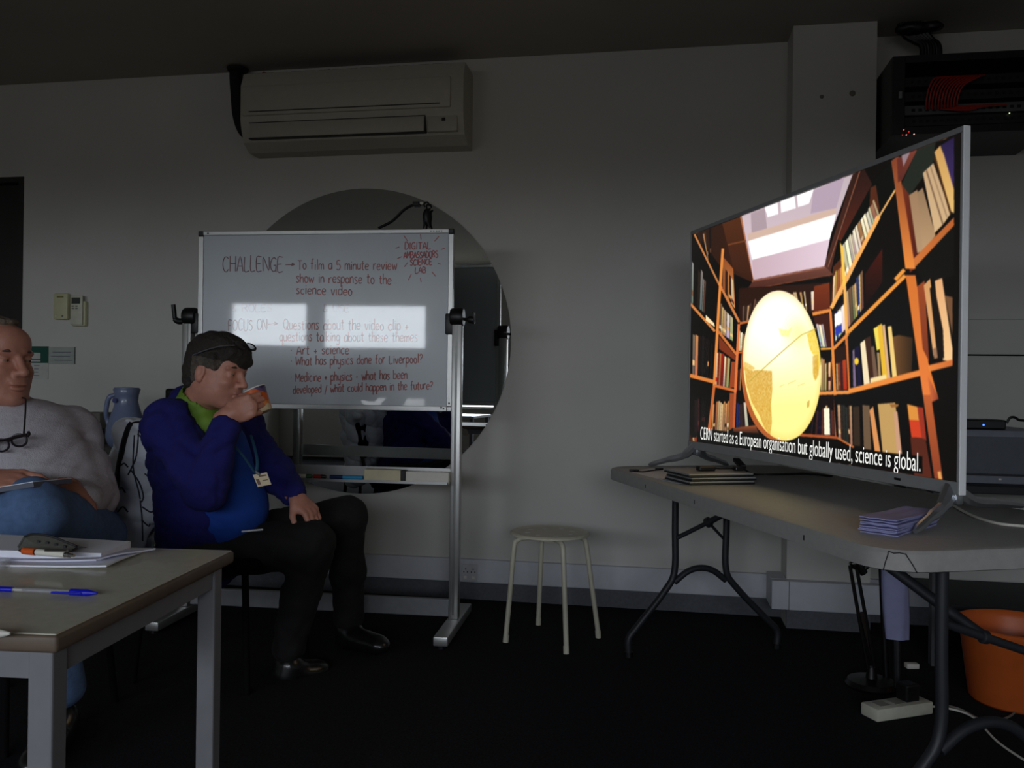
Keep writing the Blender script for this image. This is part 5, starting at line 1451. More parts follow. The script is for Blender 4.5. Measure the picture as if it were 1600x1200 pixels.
# jug
M_jug = mat('jug_blue', (120, 132, 165), 0.3, noise=0.05, coat=0.3)
jc = aty(197, 700, 3.62); jc.z = sbz + 0.0005
zj = lambda y: aty(197, y, 3.62).z
jr = lambda pxw: pxw / 1340 * 3.95
jc.z = sbz + 0.0005
H_ = zj(607) - jc.z
jg = thing('water_jug', jc, 'pale blue jug with a flared rim and handle, behind the white jacket', 'jug')
pr = [(0.0, 0), (0.062, 0), (0.078, 0.015), (0.090, 0.05), (0.088, 0.09), (0.072, 0.14), (0.056, 0.19), (0.050, H_ - 0.06), (0.052, H_ - 0.03), (0.060, H_ - 0.004), (0.057, H_), (0.052, H_ - 0.006), (0.046, H_ - 0.05), (0.050, 0.19), (0.08, 0.08), (0.0, 0.02)]
MB(Matrix.Translation(jc)).lathe(pr, 36).build('body', M_jug, jg, smooth=True, auto=60)
MB(Matrix.Translation(jc)).tube(bez([(-0.050, -0.01, H_ - 0.03), (-0.078, -0.02, H_ - 0.045), (-0.092, -0.02, H_ - 0.11), (-0.092, -0.01, 0.13), (-0.082, -0.01, 0.10)], 6), 0.011, 10).build('handle', M_jug, jg, smooth=True)
MB(frame(jc + Vector((-0.02, -0.058, H_ - 0.055)), x=(1, 0, 0), z=(0, -1, 0))).lathe([(0.012, 0), (0.012, 0.004), (0, 0.004)], 14).build('badge', mat('jug_badge', (60, 70, 130), 0.4), jg)
MB(Matrix.Translation(jc + Vector((0.0, 0, H_ - 0.004)))).lathe([(0.0, 0.0), (0.055, 0.0), (0.055, 0.008), (0.0, 0.012)], 24).build('lid', M_jug, jg)

# black case at the end of the sideboard, its corner showing over the blue shoulder
a5, b5 = aty(257, 607, 3.80), aty(290, 607, 3.80)
bc_ = MB().b2((a5.x, 3.80, sbz + 0.0005), (b5.x - 0.005, 3.95, a5.z), bev=0.012, seg=3).build('black_case', M_black, smooth=True, label='tall black case at the end of the sideboard, showing over the blue shoulder', cat='case')
MB().b2((a5.x + 0.005, 3.797, a5.z - 0.055), (b5.x - 0.01, 3.7995, a5.z - 0.05)).build('zip_line', M_silver, bc_)
# ================================================================ right-hand clutter beyond the folding table
# workbench against the wall with a drawer unit, black device with a blue light
wz = 0.745
wa = aty(1521, 700, 3.55).x
M_bench = mat('bench_dark', (26, 26, 28), 0.6)
bn_ = thing('workbench', Vector((wa + 0.5, 3.75, 0)), 'dark workbench against the wall behind the television', 'bench')
zt_ = 0.80
bx0, bx1 = aty(1440, 760, 3.6).x, aty(1440, 760, 3.6).x + 1.35
zt_ = aty(1560, 758, 3.55).z
MB().b2((bx0, 3.50, zt_ - 0.03), (bx1, WY - 0.03, zt_), bev=0.003).build('worktop', M_bench, bn_)
for (x_, y_) in ((bx0 + 0.02, 3.52), (bx1 - 0.06, 3.52), (bx0 + 0.02, WY - 0.08), (bx1 - 0.06, WY - 0.08)):
    MB().b2((x_, y_, 0), (x_ + 0.04, y_ + 0.04, zt_ - 0.0305)).build('leg', mat('bench_leg', (75, 75, 78), 0.5), bn_)
MB().b2((bx0 + 0.07, 3.60, 0.20), (bx1 - 0.07, WY - 0.05, 0.22)).build('shelf', M_bench, bn_)
a, b = aty(1500, 671, 3.58), aty(1640, 752, 3.58)
pr_ = thing('drawer_unit', Vector(((a.x + b.x) / 2, 3.75, zt_ + 0.001)), 'pale grey desktop cabinet on the workbench right of the television edge', 'cabinet')
MB().b2((a.x, 3.58, zt_ + 0.001), (b.x, 3.98, a.z), bev=0.004).build('body', mat('drawer_grey', (118, 120, 132), 0.5), pr_)
zz0 = aty(1560, 741, 3.57).z; zz1 = aty(1560, 683, 3.57).z
MB().b2((a.x + 0.01, 3.572, zz0), (b.x - 0.01, 3.5795, zz1), bev=0.002).build('front_panel', mat('drawer_front', (84, 88, 98), 0.5), pr_)
MB().b2((a.x + 0.005, 3.574, zz0 - 0.008), (b.x - 0.005, 3.5795, zz0 - 0.001)).build('gap', M_black, pr_)
MB().box((aty(1562, 763, 3.575).x, 3.574, zt_ + 0.02), (0.01, 0.003, 0.006)).build('button', M_white, pr_)
a4, b4 = aty(1500, 655, 3.6), aty(1573, 655, 3.6)
bk = MB().b2((a4.x, 3.60, a.z + 0.001), (b4.x, 3.72, a4.z + 0.0), bev=0.006).build('set_top_box', M_black, label='black set-top box with a blue light on the desktop cabinet', cat='box')
p = aty(1537, 664, 3.598)
MB(frame((p.x, 3.5995, p.z), x=(1, 0, 0), z=(0, -1, 0))).lathe([(0.0035, 0), (0.0035, 0.002), (0, 0.003)], 10).build('blue_light', mat('led_blue', (60, 110, 255), 0.4, emit=(70, 120, 255), es=3.0), bk)
cc = [aty(x, y, 3.62) for x, y in ((1573, 661), (1578, 653), (1585, 652), (1592, 656), (1600, 657), (1630, 660))]
MB().tube(bez(cc, 5), 0.005, 8).build('black_lead', M_black, smooth=True, label='short black lead looping from the set-top box', cat='cable')
# orange tub on the floor
oc = L(1.735, 2.93, 0)
ot = thing('orange_bucket', oc, 'big orange plastic bucket on the floor under the right end of the table', 'bucket')
M_org = mat('bucket_orange', (205, 98, 42), 0.45, noise=0.08, scale=12)
MB(Matrix.Translation(oc)).lathe([(0.0, 0.0), (0.135, 0), (0.145, 0.01), (0.175, 0.235), (0.190, 0.245), (0.192, 0.262), (0.186, 0.266), (0.178, 0.262), (0.169, 0.240), (0.138, 0.02), (0, 0.016)], 48).build('body', M_org, ot, smooth=True, auto=50)
MB(Matrix.Translation(oc)).tube([(-0.187 * math.cos(t), -0.187 * math.sin(t) , 0.235 - 0.0 * math.sin(t)) for t in np.linspace(0.2, 1.3, 14)], 0.003, 6).build('wire_handle', M_silver, ot, smooth=True)
MB(Matrix.Translation(oc)).tube(bez([(-0.10, -0.14, 0.262), (-0.07, -0.15, 0.235), (-0.03, -0.165, 0.23), (0.0, -0.175, 0.262)], 5), 0.003, 6).build('wire_loop', M_black, ot, smooth=True)
# desk lamp with a sprung arm under the table
M_lamp = mat('lamp_black', (12, 11, 11), 0.35)
lt = thing('desk_lamp', C(1352, 1010, 3.15) * 1.0, 'black sprung-arm desk lamp standing on the floor under the table', 'lamp')
dL = 3.05
bse = C(1362, 1030, dL); bse.z = 0
MB(Matrix.Translation(bse)).lathe([(0, 0), (0.085, 0), (0.09, 0.01), (0.08, 0.025), (0.02, 0.032), (0.014, 0.07), (0, 0.07)], 24).build('base', M_lamp, lt, smooth=True)
k1 = C(1333, 884, dL)
for off in (-0.012, 0.012):
    MB().tube([Vector((bse.x + off, bse.y, 0.065)), k1 + Vector((off * 0.9, 0, 0))], 0.0065, 8).build('lower_arm', M_lamp, lt)
MB().tube([Vector((bse.x + 0.006, bse.y + 0.012, 0.1)), k1 * 0.55 + Vector((bse.x, bse.y, 0.06)) * 0.45], 0.009, 8).build('spring', mat('spring_steel', (70, 60, 55), 0.4, metal=0.7), lt)
MB().tube([k1, C(1345, 893, dL), C(1372, 872, dL)], 0.009, 8).build('upper_arm', M_lamp, lt)
MB().tube(bez([k1, C(1328, 880, dL), C(1336, 878, dL), C(1345, 888, dL)], 4), 0.004, 6).build('tension_bar', M_lamp, lt, smooth=True)
MB().tube([C(1340, 882, dL), C(1350, 896, dL)], 0.014, 10).build('elbow_joint', M_lamp, lt)
blob('lamp_head', [cap(C(1372, 872, dL), C(1392, 878, dL), 0.02, 0.05)], M_lamp, lt, h=0.008)
# black pole leaning beside it
pa_, pb_ = C(1376, 885, 3.08), C(1386, 1012, 3.08)
pb_.z = 0.012
MB().tube([pa_, pb_], [0.008, 0.013], 10).build('black_pole', M_lamp, smooth=True, label='thin black pole standing between the desk lamp and the pale cloth', cat='pole')
# pale hanging cloth / rolled plastic
cl = [C(1396, 872, 3.0), C(1397, 925, 3.0), C(1399, 965, 3.0), C(1401, 998, 3.0)]
mb = MB(); n = 28; vs, fs = [], []
for i, t in enumerate(np.linspace(0, 1, 12)):
    c_ = cl[0].lerp(cl[3], t); wv = 0.040 + 0.004 * math.sin(3 * t) - 0.006 * max(0, t - 0.6)
    for k in range(n):
        a_ = 2 * math.pi * k / n
        r_ = 1 + 0.10 * math.sin(5 * a_ + 2 * t) * t
        vs.append((c_.x + wv * r_ * math.cos(a_), c_.y + 0.02 * r_ * math.sin(a_), c_.z))
for i in range(11):
    for k in range(n): fs.append((i * n + k, i * n + (k + 1) % n, (i + 1) * n + (k + 1) % n, (i + 1) * n + k))
fs.append(tuple(range(n))); fs.append(tuple(11 * n + k for k in range(n)))
rl = mb.add(vs, fs).build('cloth_roll', mat('pale_cloth', (140, 142, 178), 0.6, noise=0.06), smooth=True, auto=60, label='pale lilac roll of cloth standing on end under the table corner', cat='cloth')
MB().tube([C(1401, 998, 3.0), Vector((C(1403, 1020, 3.0).x, C(1403, 1020, 3.0).y, 0.0))], 0.012, 10).build('core_tube', M_dark, rl)
# power strip and small pieces on the floor
def onF(px, py, h=0.0): return atz(px, py, h)
a, b = onF(1370, 1126, 0), onF(1462, 1112, 0)
d = (b - a).normalized()
PM = frame(onF(1371, 1130, 0), x=d, z=(0, 0, 1))
Lp = 0.23
pz = thing('power_strip', PM @ Vector((Lp / 2, 0.03, 0)), 'cream power strip lying on the dark carpet under the near table leg', 'power strip')
MB(PM).b2((0, 0, 0.001), (Lp, 0.075, 0.042), bev=0.006).build('body', mat('strip_cream', (206, 204, 186), 0.45), pz, smooth=True)
for k in range(3):
    MB(PM).b2((0.03 + k * 0.06, 0.018, 0.0422), (0.07 + k * 0.06, 0.058, 0.0432)).build('outlet', mat('outlet_grey', (165, 163, 150), 0.5), pz)
MB(PM).b2((0.13, 0.012, 0.0435), (0.185, 0.062, 0.10), bev=0.006).build('plug_in', M_black, label='black plug pushed into the far socket of the power strip', cat='plug')
a, b = onF(1418, 1046), onF(1437, 1046)
MB(frame(a, x=(b - a).normalized(), z=(0, 0, 1))).b2((0, 0, 0.001), ((b - a).length, 0.03, 0.02), bev=0.003).build('small_white_plug', M_white, smooth=True, label='small white plug lying on the carpet beyond the power strip', cat='plug')
mb = MB().tube(bez([onF(1455, 1104, .02), onF(1478, 1106, .006), onF(1520, 1120, .006), onF(1560, 1160, .006), onF(1620, 1200, .006)], 6), 0.0035, 8)
mb.build('floor_cable', M_white, smooth=True, label='white cable running from the power strip across the carpet', cat='cable')
MB().tube(bez([onF(1470, 1100, .03), onF(1500, 1108, .006), onF(1540, 1126, .006), onF(1580, 1118, .006), onF(1600, 1090, .01), onF(1640, 1060, .01)], 6), 0.0035, 8).build('floor_cable', mat('grey_cable', (120, 118, 110), 0.5), smooth=True, label='grey cable looping on the carpet towards the orange bucket', cat='cable')
# ================================================================ people
M_skin = mat('skin_ruddy', (192, 134, 114), 0.5, noise=0.10, scale=40, bump=0.1, bscale=150)
M_skin2 = mat('skin_pale', (184, 128, 108), 0.5, noise=0.08, scale=40, bump=0.1, bscale=150)
M_eye = mat('eye', (140, 122, 110), 0.2, noise=0)
M_iris = mat('iris', (58, 44, 36), 0.2, noise=0)
M_hair = mat('hair_dark', (46, 40, 35), 0.75, noise=0.3, scale=70, bump=0.6, bscale=160)
M_hairg = mat('hair_grey', (110, 98, 84), 0.8, noise=0.3, scale=70, bump=0.5, bscale=160)
def head_frame(o, face, up=(0, 0, 1)):
    f = Vector(face).normalized(); u = Vector(up); u = (u - f * u.dot(f)).normalized(); l_ = u.cross(f)
    return Vector(o), np.array([[f[i], l_[i], u[i]] for i in range(3)])
class Hd:
    def __init__(s, o, face, up=(0, 0, 1), sc=1.0):
        s.o, s.R = head_frame(o, face, up); s.s = sc
    def p(s, x, y, z): return np.array(s.o) + s.R @ (np.array([x, y, z]) * s.s)
    def e(s, c, r, k=0.012, tilt=None):
        R_ = s.R if tilt is None else s.R @ tilt
        return ell(s.p(*c), np.array(r) * s.s, R_, k * s.s)
    def c(s, a, b, ra, rb, k=0.012): return cap(s.p(*a), s.p(*b), ra * s.s, rb * s.s, k * s.s)
def ry(a): c, s = math.cos(a), math.sin(a); return np.array([[c, 0, s], [0, 1, 0], [-s, 0, c]])
def rx(a): c, s = math.cos(a), math.sin(a); return np.array([[1, 0, 0], [0, c, -s], [0, s, c]])
def head(H, jowl=1.0, nose=1.0):
    P = [H.e((-0.012, 0, 0.035), (0.097, 0.077, 0.088), 0.02), H.e((0.028, 0, -0.035), (0.066, 0.062 * jowl, 0.075), 0.03), H.e((0.055, 0, -0.092), (0.036, 0.038 * jowl, 0.024), 0.03),
         H.e((0.010, 0.040, -0.060), (0.045, 0.026 * jowl, 0.045), 0.025), H.e((0.010, -0.040, -0.060), (0.045, 0.026 * jowl, 0.045), 0.025),
         H.e((0.060, 0, 0.055), (0.035, 0.052, 0.042), 0.02)]
    for s in (1, -1):
        P += [H.e((0.066, 0.036 * s, -0.022), (0.022, 0.022, 0.018), 0.015), H.c((0.086, 0.014 * s, 0.028), (0.074, 0.050 * s, 0.028), 0.0085, 0.006, 0.010)]
    for s in (1, -1):
        P += [sub(H.e((0.096, 0.032 * s, 0.010), (0.016, 0.018, 0.011), 0.012))]
    for s in (1, -1):
        P += [H.e((0.074, 0.032 * s, 0.010), (0.013, 0.014, 0.0125), 0.003), H.e((0.0805, 0.032 * s, 0.017), (0.008, 0.015, 0.0042), 0.003, ry(0.3)), H.e((0.0795, 0.032 * s, 0.0015), (0.007, 0.014, 0.0036), 0.004)]
    P += [H.c((0.090, 0, 0.020), (0.111 * nose, 0, -0.018), 0.008, 0.0105, 0.010), H.e((0.113 * nose, 0, -0.024), (0.013, 0.0125, 0.0105), 0.008)]
    for s in (1, -1):
        P += [H.e((0.100, 0.0125 * s, -0.026), (0.012, 0.007, 0.008), 0.005)]
    P += [H.e((0.088, 0, -0.045), (0.014, 0.026, 0.012), 0.014), H.e((0.097, 0, -0.054), (0.0085, 0.024, 0.0052), 0.004), H.e((0.095, 0, -0.0665), (0.0090, 0.021, 0.0062), 0.004), sub(H.e((0.104, 0, -0.0603), (0.010, 0.026, 0.0014), 0.003)), H.e((0.082, 0, -0.096), (0.016, 0.020, 0.015), 0.015)]
    for s in (1, -1):       # ears
        P += [H.e((-0.012, 0.078 * s, -0.002), (0.019, 0.007, 0.032), 0.006, ry(0.2)), sub(H.e((-0.008, 0.088 * s, 0.002), (0.010, 0.008, 0.018), 0.005, ry(0.2))), H.e((-0.010, 0.078 * s, -0.026), (0.009, 0.006, 0.010), 0.005)]
    return P
def hand(w_, d, n_, s_, curl=(0.5, 0.6, 0.5), th=0.6, sc=1.0, spread=0.06):
    """palm, four unequal fingers and a thumb; d along the hand, n_ out of its back, s_ towards the thumb side"""
    w_ = np.array(w_, float); d = np.array(Vector(d).normalized()); n_ = np.array(Vector(n_)); n_ = n_ - d * (n_ @ d); n_ /= np.linalg.norm(n_)
    sd = np.cross(d, n_) * s_
    P = [ell(w_ + d * 0.048 * sc, (0.052 * sc, 0.042 * sc, 0.0165 * sc), np.stack([d, sd, n_], 1), 0.016), cap(w_ - d * 0.03 * sc, w_ + d * 0.02 * sc, 0.025 * sc, 0.024 * sc, 0.02),
         cap(w_ + d * 0.02 * sc + sd * 0.02 * sc, w_ + d * 0.05 * sc + sd * 0.030 * sc - n_ * 0.008, 0.016 * sc, 0.014 * sc, 0.012)]
    lens = ((0.041, 0.025, 0.021), (0.045, 0.028, 0.022), (0.042, 0.026, 0.021), (0.033, 0.020, 0.018))
    for i in range(4):
        off = (0.030 - 0.0195 * i) * sc
        b = w_ + d * (0.086 - 0.004 * abs(i - 1) - 0.004 * (i == 3)) * sc + sd * off
        P.append(cap(b - d * 0.03 * sc, b + n_ * 0.002, 0.010 * sc, 0.0105 * sc, 0.006))
        dd_ = d + sd * spread * (1.5 - i)
        ang = 0
        for j_ in range(3):
            ang += curl[j_] * (1 + 0.08 * i)
            v = dd_ * math.cos(ang) - n_ * math.sin(ang)
            e = b + v * lens[i][j_] * sc
            P.append(cap(b, e, (0.0098 - 0.0009 * j_) * sc, (0.0090 - 0.0009 * j_) * sc, 0.0025))
            b = e
    b = w_ + d * 0.028 * sc + sd * 0.034 * sc - n_ * 0.006 * sc
    v = d * 0.65 + sd * (0.75 - 0.5 * th) - n_ * 0.75 * th; v /= np.linalg.norm(v)
    e = b + v * 0.038 * sc; P.append(cap(b - v * 0.015, e, 0.0135 * sc, 0.011 * sc, 0.006))
    v = v * 0.8 + d * 0.5 - sd * 0.35 * th - n_ * 0.3 * th; v /= np.linalg.norm(v)
    P.append(cap(e, e + v * 0.030 * sc, 0.0108 * sc, 0.0088 * sc, 0.003))
    return P
def cam3(x, y, z):       # direction given as (right, away from camera, up)
    return RH * x + FW * y + ZZ * z
def lerp(a, b, t): return a + (b - a) * t

# ---------------------------------------------------------------- the man in blue
DS = 0.27
def C2(x, y, d): return C(x, y, d + DS)
hd2 = C2(340, 583, 2.68)
H2 = Hd(hd2, cam3(0.93, -0.30, -0.17), cam3(0.10, 0.0, 1.0), 1.0)
neck2 = C2(300, 650, 2.74)
chest2 = C2(318, 712, 2.80); belly2 = C2(338, 790, 2.83); pelv2 = C2(330, 850, 2.90)
shR, shL = C2(268, 668, 2.64), C2(372, 668, 2.97)
elR, elL = C2(322, 765, 2.52), C2(432, 742, 2.90)
wrR, wrL = C2(368, 652, 2.56), C2(462, 776, 2.83)
hipR, hipL = C2(322, 862, 2.80), C2(345, 850, 3.0)
knR, knL = C2(488, 850, 2.78), C2(542, 806, 3.08)
anR, anL = C2(452, 1010, 2.82), C2(545, 965, 3.16)
anL.z = 0.10
wrR = C2(358, 648, 2.52)
handR = hand(wrR, cam3(0.80, 0.05, 0.34), cam3(0.05, -1.0, 0.05), -1, curl=(0.85, 1.1, 0.8), th=0.9, sc=0.97, spread=0.0)
handL = hand(wrL, cam3(0.62, -0.25, -0.52), cam3(0.45, -0.35, 0.7), 1, curl=(0.45, 0.6, 0.5), th=0.6, sc=1.05, spread=0.04)
body = head(H2, 1.08) + [cap(H2.p(-0.03, 0, -0.05), neck2 + Vector((0, 0, -0.03)), 0.060, 0.066, 0.03), cap(neck2, chest2, 0.075, 0.12, 0.04), cap(chest2, belly2, 0.12, 0.12, 0.04), cap(belly2, pelv2, 0.12, 0.12, 0.04),
    cap(neck2 + Vector((0, 0, -0.06)), shR, 0.05, 0.05, 0.04), cap(neck2 + Vector((0, 0, -0.06)), shL, 0.05, 0.05, 0.04), cap(shR, elR, 0.045, 0.038), cap(shL, elL, 0.045, 0.038), cap(elR, wrR, 0.030, 0.026), cap(elL, wrL, 0.030, 0.026),
    cap(hipR, knR, 0.07, 0.05), cap(hipL, knL, 0.07, 0.05), cap(knR, anR, 0.048, 0.035), cap(knL, anL, 0.048, 0.035)] + handR + handL
def bx(pt, r): return (tuple(np.array(pt) - r), tuple(np.array(pt) + r))
f_ = [bx(hd2, 0.14) + (0.0035,), bx(wrR + cam3(0.07, 0, 0.02), 0.10) + (0.0035,), bx(wrL + cam3(0.05, 0, -0.04), 0.11) + (0.0035,)]
p2 = blob('person', body, M_skin, h=0.012, fine=f_, label='man in a blue jacket seated sideways before the whiteboard, drinking from a cup', cat='person', org=Vector((pelv2.x, pelv2.y, 0)))
for s in (1, -1):
    e_ = blob('eye', [H2.e((0.0775, 0.032 * s, 0.0095), (0.0105, 0.0115, 0.0075), 0.001)], M_eye, p2, h=0.0018)
    blob('iris', [H2.e((0.0862, 0.031 * s, 0.0075), (0.0020, 0.0044, 0.0034), 0.001)], M_iris, e_, h=0.0012)
    MBx = MB(); MBx.tube([Vector(H2.p(0.089, 0.014 * s, 0.030)), Vector(H2.p(0.088, 0.032 * s, 0.034)), Vector(H2.p(0.074, 0.052 * s, 0.029))], [0.003, 0.0045, 0.002], 8)
    MBx.build('eyebrow', mat('brow', (70, 56, 46), 0.9), p2, smooth=True)
def hairwob(seed, amp, R_, o, sc_=1.0):
    def f(X, Y, Z):
        d = [(X - o[0]), (Y - o[1]), (Z - o[2])]
        fx = d[0] * R_[0, 0] + d[1] * R_[1, 0] + d[2] * R_[2, 0]
        ly = d[0] * R_[0, 1] + d[1] * R_[1, 1] + d[2] * R_[2, 1]
        uz = d[0] * R_[0, 2] + d[1] * R_[1, 2] + d[2] * R_[2, 2]
        return amp * (np.sin(150 * uz + 60 * fx + 2.5 * np.sin(40 * ly) + seed) * 0.5 + 0.5 * np.sin(210 * ly + 40 * fx + seed * 2 + 2 * np.sin(50 * uz)))
    return f
hair = [H2.e((-0.020, 0, 0.052), (0.104, 0.087, 0.090), 0.02), H2.e((-0.060, 0, -0.008), (0.060, 0.076, 0.062), 0.03), H2.e((-0.075, 0, -0.045), (0.034, 0.058, 0.032), 0.02),
        sub(H2.e((0.105, 0, -0.045), (0.085, 0.11, 0.085), 0.012)), sub(H2.e((0.010, 0.09, -0.055), (0.042, 0.05, 0.052), 0.01)), sub(H2.e((0.010, -0.09, -0.055), (0.042, 0.05, 0.052), 0.01)), sub(H2.e((0.0, 0, -0.10), (0.055, 0.1, 0.07), 0.01)),
        H2.e((0.072, 0, 0.078), (0.030, 0.064, 0.034), 0.02), H2.e((0.090, 0.012, 0.055), (0.016, 0.042, 0.026), 0.012), H2.e((0.020, 0, 0.110), (0.060, 0.058, 0.030), 0.02),
        H2.c((0.028, 0.078, 0.055), (0.034, 0.074, 0.022), 0.012, 0.007), H2.c((0.028, -0.078, 0.055), (0.036, -0.074, 0.018), 0.012, 0.007)]
def greyside(c):
    q = (c - np.array(H2.o)) @ H2.R
    return ((q[:, 2] < 0.050) & (q[:, 0] > -0.05) & (q[:, 0] < 0.07)).astype(int)
blob('hair', hair, [M_hair, mat('hair_greying', (84, 76, 68), 0.8, noise=0.4, scale=90, bump=0.6, bscale=160)], p2, h=0.004, wob=hairwob(1, 0.0022, H2.R, np.array(H2.o)), label='thick dark hair greying at the sides', fmat=greyside)
# collar and shirt
M_limec = mat('lime_collar', (112, 148, 48), 0.7, noise=0.05)
M_blueshirt = mat('royal_shirt', (16, 68, 165), 0.85, noise=0.05, bump=0.1)
M_jack = mat('navy_fleece', (24, 25, 104), 0.92, noise=0.10, scale=80, bump=0.35, bscale=350)
M_trs = mat('black_trousers', (17, 16, 16), 0.85, noise=0.15, bump=0.2, bscale=300)
def ring_collar(Hc, mt_, r1, r2, parent, nm):
    pass
cn = Vector(H2.p(-0.022, 0, -0.105)); 
col_ax = (Vector(H2.p(-0.03, 0, -0.05)) - (neck2 + Vector((0, 0, -0.03)))).normalized()
# lime collar round the neck, its front point low towards the chest
cc_ = lerp(neck2 + Vector((0, 0, -0.02)), Vector(H2.p(-0.03, 0, -0.05)), 0.42)
blob('collar', [cap(cc_ - col_ax * 0.060, cc_ + col_ax * 0.022, 0.092, 0.077, 0.01), ell(cc_ + cam3(0.045, -0.045, -0.055), (0.05, 0.05, 0.045), k=0.02), sub(cap(cc_ + col_ax * 0.005, cc_ + col_ax * 0.09, 0.066, 0.072, 0.004)), sub(ell(cc_ + cam3(0.075, -0.05, 0.045), (0.06, 0.06, 0.052), k=0.006))], M_limec, p2, h=0.005, label='lime green collar')
shirt = [cap(chest2 + cam3(0.045, -0.03, 0.03), belly2 + cam3(0.045, -0.02, 0.0), 0.112, 0.135, 0.05), cap(belly2 + cam3(0.04, -0.02, 0), pelv2 + cam3(0.04, -0.01, 0.04), 0.135, 0.125, 0.05), cap(neck2 + cam3(0.03, -0.02, -0.04), chest2 + cam3(0.04, -0.02, 0), 0.07, 0.11, 0.04)]
blob('shirt', shirt, M_blueshirt, p2, h=0.010, wob=folds(0.010, 26, 5), label='royal blue shirt')
# jacket: torso shell open at the front
jk = [cap(neck2 + cam3(-0.01, 0, -0.01), chest2 + cam3(-0.02, 0.0, 0), 0.085, 0.150, 0.05), cap(chest2 + cam3(-0.03, 0, 0), belly2 + cam3(-0.035, 0, 0), 0.150, 0.158, 0.05), cap(belly2 + cam3(-0.035, 0, 0), pelv2 + cam3(-0.04, 0, -0.02), 0.158, 0.155, 0.05),
      cap(neck2 + Vector((0, 0, -0.05)), shR, 0.068, 0.078, 0.05), cap(neck2 + Vector((0, 0, -0.05)), shL, 0.065, 0.075, 0.05), cap(shR, shL, 0.08, 0.08, 0.04), cap(shL, belly2 + cam3(0.0, 0.10, 0), 0.075, 0.10, 0.05), cap(shR, belly2 + cam3(-0.04, -0.06, 0), 0.075, 0.11, 0.05)]
opn = [sub(cap(C2(372, 700, 2.48), C2(385, 850, 2.50), 0.13, 0.19, 0.02)), sub(cap(neck2 + cam3(0.10, -0.09, 0.03), chest2 + cam3(0.14, -0.12, 0), 0.06, 0.09, 0.02))]
slv = [cap(shR, lerp(shR, elR, 0.6), 0.076, 0.066, 0.03), cap(lerp(shR, elR, 0.6), elR, 0.066, 0.062, 0.03), cap(elR, lerp(elR, wrR, 0.82), 0.060, 0.047, 0.03), cap(shL, elL, 0.072, 0.060, 0.03), cap(elL, lerp(elL, wrL, 0.86), 0.058, 0.042, 0.03)]
nkc = [cap(neck2 + cam3(-0.02, 0.02, -0.03), neck2 + cam3(-0.025, 0.02, 0.03), 0.078, 0.070, 0.02), sub(cap(neck2 + cam3(0.01, -0.01, 0.0), Vector(H2.p(-0.02, 0, -0.03)), 0.074, 0.09, 0.006)), sub(ell(cc_ + cam3(0.07, -0.055, -0.02), (0.10, 0.085, 0.085), k=0.01))]
wr_cut = [sub(cap(lerp(elR, wrR, 0.92), wrR + (wrR - elR) * 0.3, 0.032, 0.03, 0.004)), sub(cap(lerp(elL, wrL, 0.88), wrL + (wrL - elL) * 0.3, 0.034, 0.03, 0.004))]
blob('jacket', jk + nkc + opn + slv + wr_cut, M_jack, p2, h=0.008, wob=folds(0.034, 24, 2), label='blue fleece jacket worn open')
# trousers
tr_ = [cap(pelv2, pelv2 + Vector((0, 0, 0.05)), 0.135, 0.125, 0.04), cap(hipR, knR, 0.098, 0.074, 0.04), cap(hipL, knL, 0.096, 0.070, 0.04), cap(hipR, hipL, 0.10, 0.10, 0.04), cap(knR, lerp(knR, anR, 0.5), 0.072, 0.064, 0.03), cap(lerp(knR, anR, 0.5), anR, 0.064, 0.055, 0.03), cap(knL, lerp(knL, anL, 0.5), 0.069, 0.062, 0.03), cap(lerp(knL, anL, 0.5), anL + Vector((0, 0, 0.02)), 0.062, 0.055, 0.03)]
tro = blob('trousers', tr_, M_trs, p2, h=0.010, wob=folds(0.026, 22, 9), label='black trousers')
a, b = C2(372, 834, 2.66), C2(404, 831, 2.66)
blob('reflective_tab', [cap(a + cam3(0, 0.045, 0), b + cam3(0, 0.045, 0), 0.0035, 0.0035, 0.001)], mat('tab_white', (235, 235, 235), 0.3), tro, h=0.002)
M_shoe = mat('shoe_black', (20, 20, 20), 0.3, noise=0.1, coat=0.3)
def shoe(an, toe, parent):
    an = Vector(an); toe = Vector(toe); d = toe - an; d.z = 0; d.normalize()
    u = [an + Vector((0, 0, -0.0)), an]
    sole = Vector((an.x, an.y, 0.0))
    z0 = toe.z
    P = [cap(an, an + Vector((0, 0, -0.03)) - d * 0.01, 0.050, 0.048, 0.03), cap(an + d * 0.02 - Vector((0, 0, 0.03)), toe - d * 0.035 + Vector((0, 0, 0.010)), 0.045, 0.036, 0.03), ell(toe - d * 0.03 + Vector((0, 0, 0.008)), (0.05, 0.042, 0.03), rotm(x=d, z=(0, 0, 1)), 0.02), ell(lerp(an, toe, 0.45) + Vector((0, 0, -0.012)), (0.10, 0.045, 0.035), rotm(x=d, z=(0, 0, 1)), 0.02)]
    s_ = blob('shoe', P, M_shoe, parent, h=0.006, label='black leather shoe')
    return s_
sR_ = shoe(anR + Vector((0.0, 0, -0.07)), C2(505, 1050, 2.90), p2)
shoe(anL + Vector((0, 0, -0.03)), anL + cam3(0.16, -0.13, -0.065), p2)
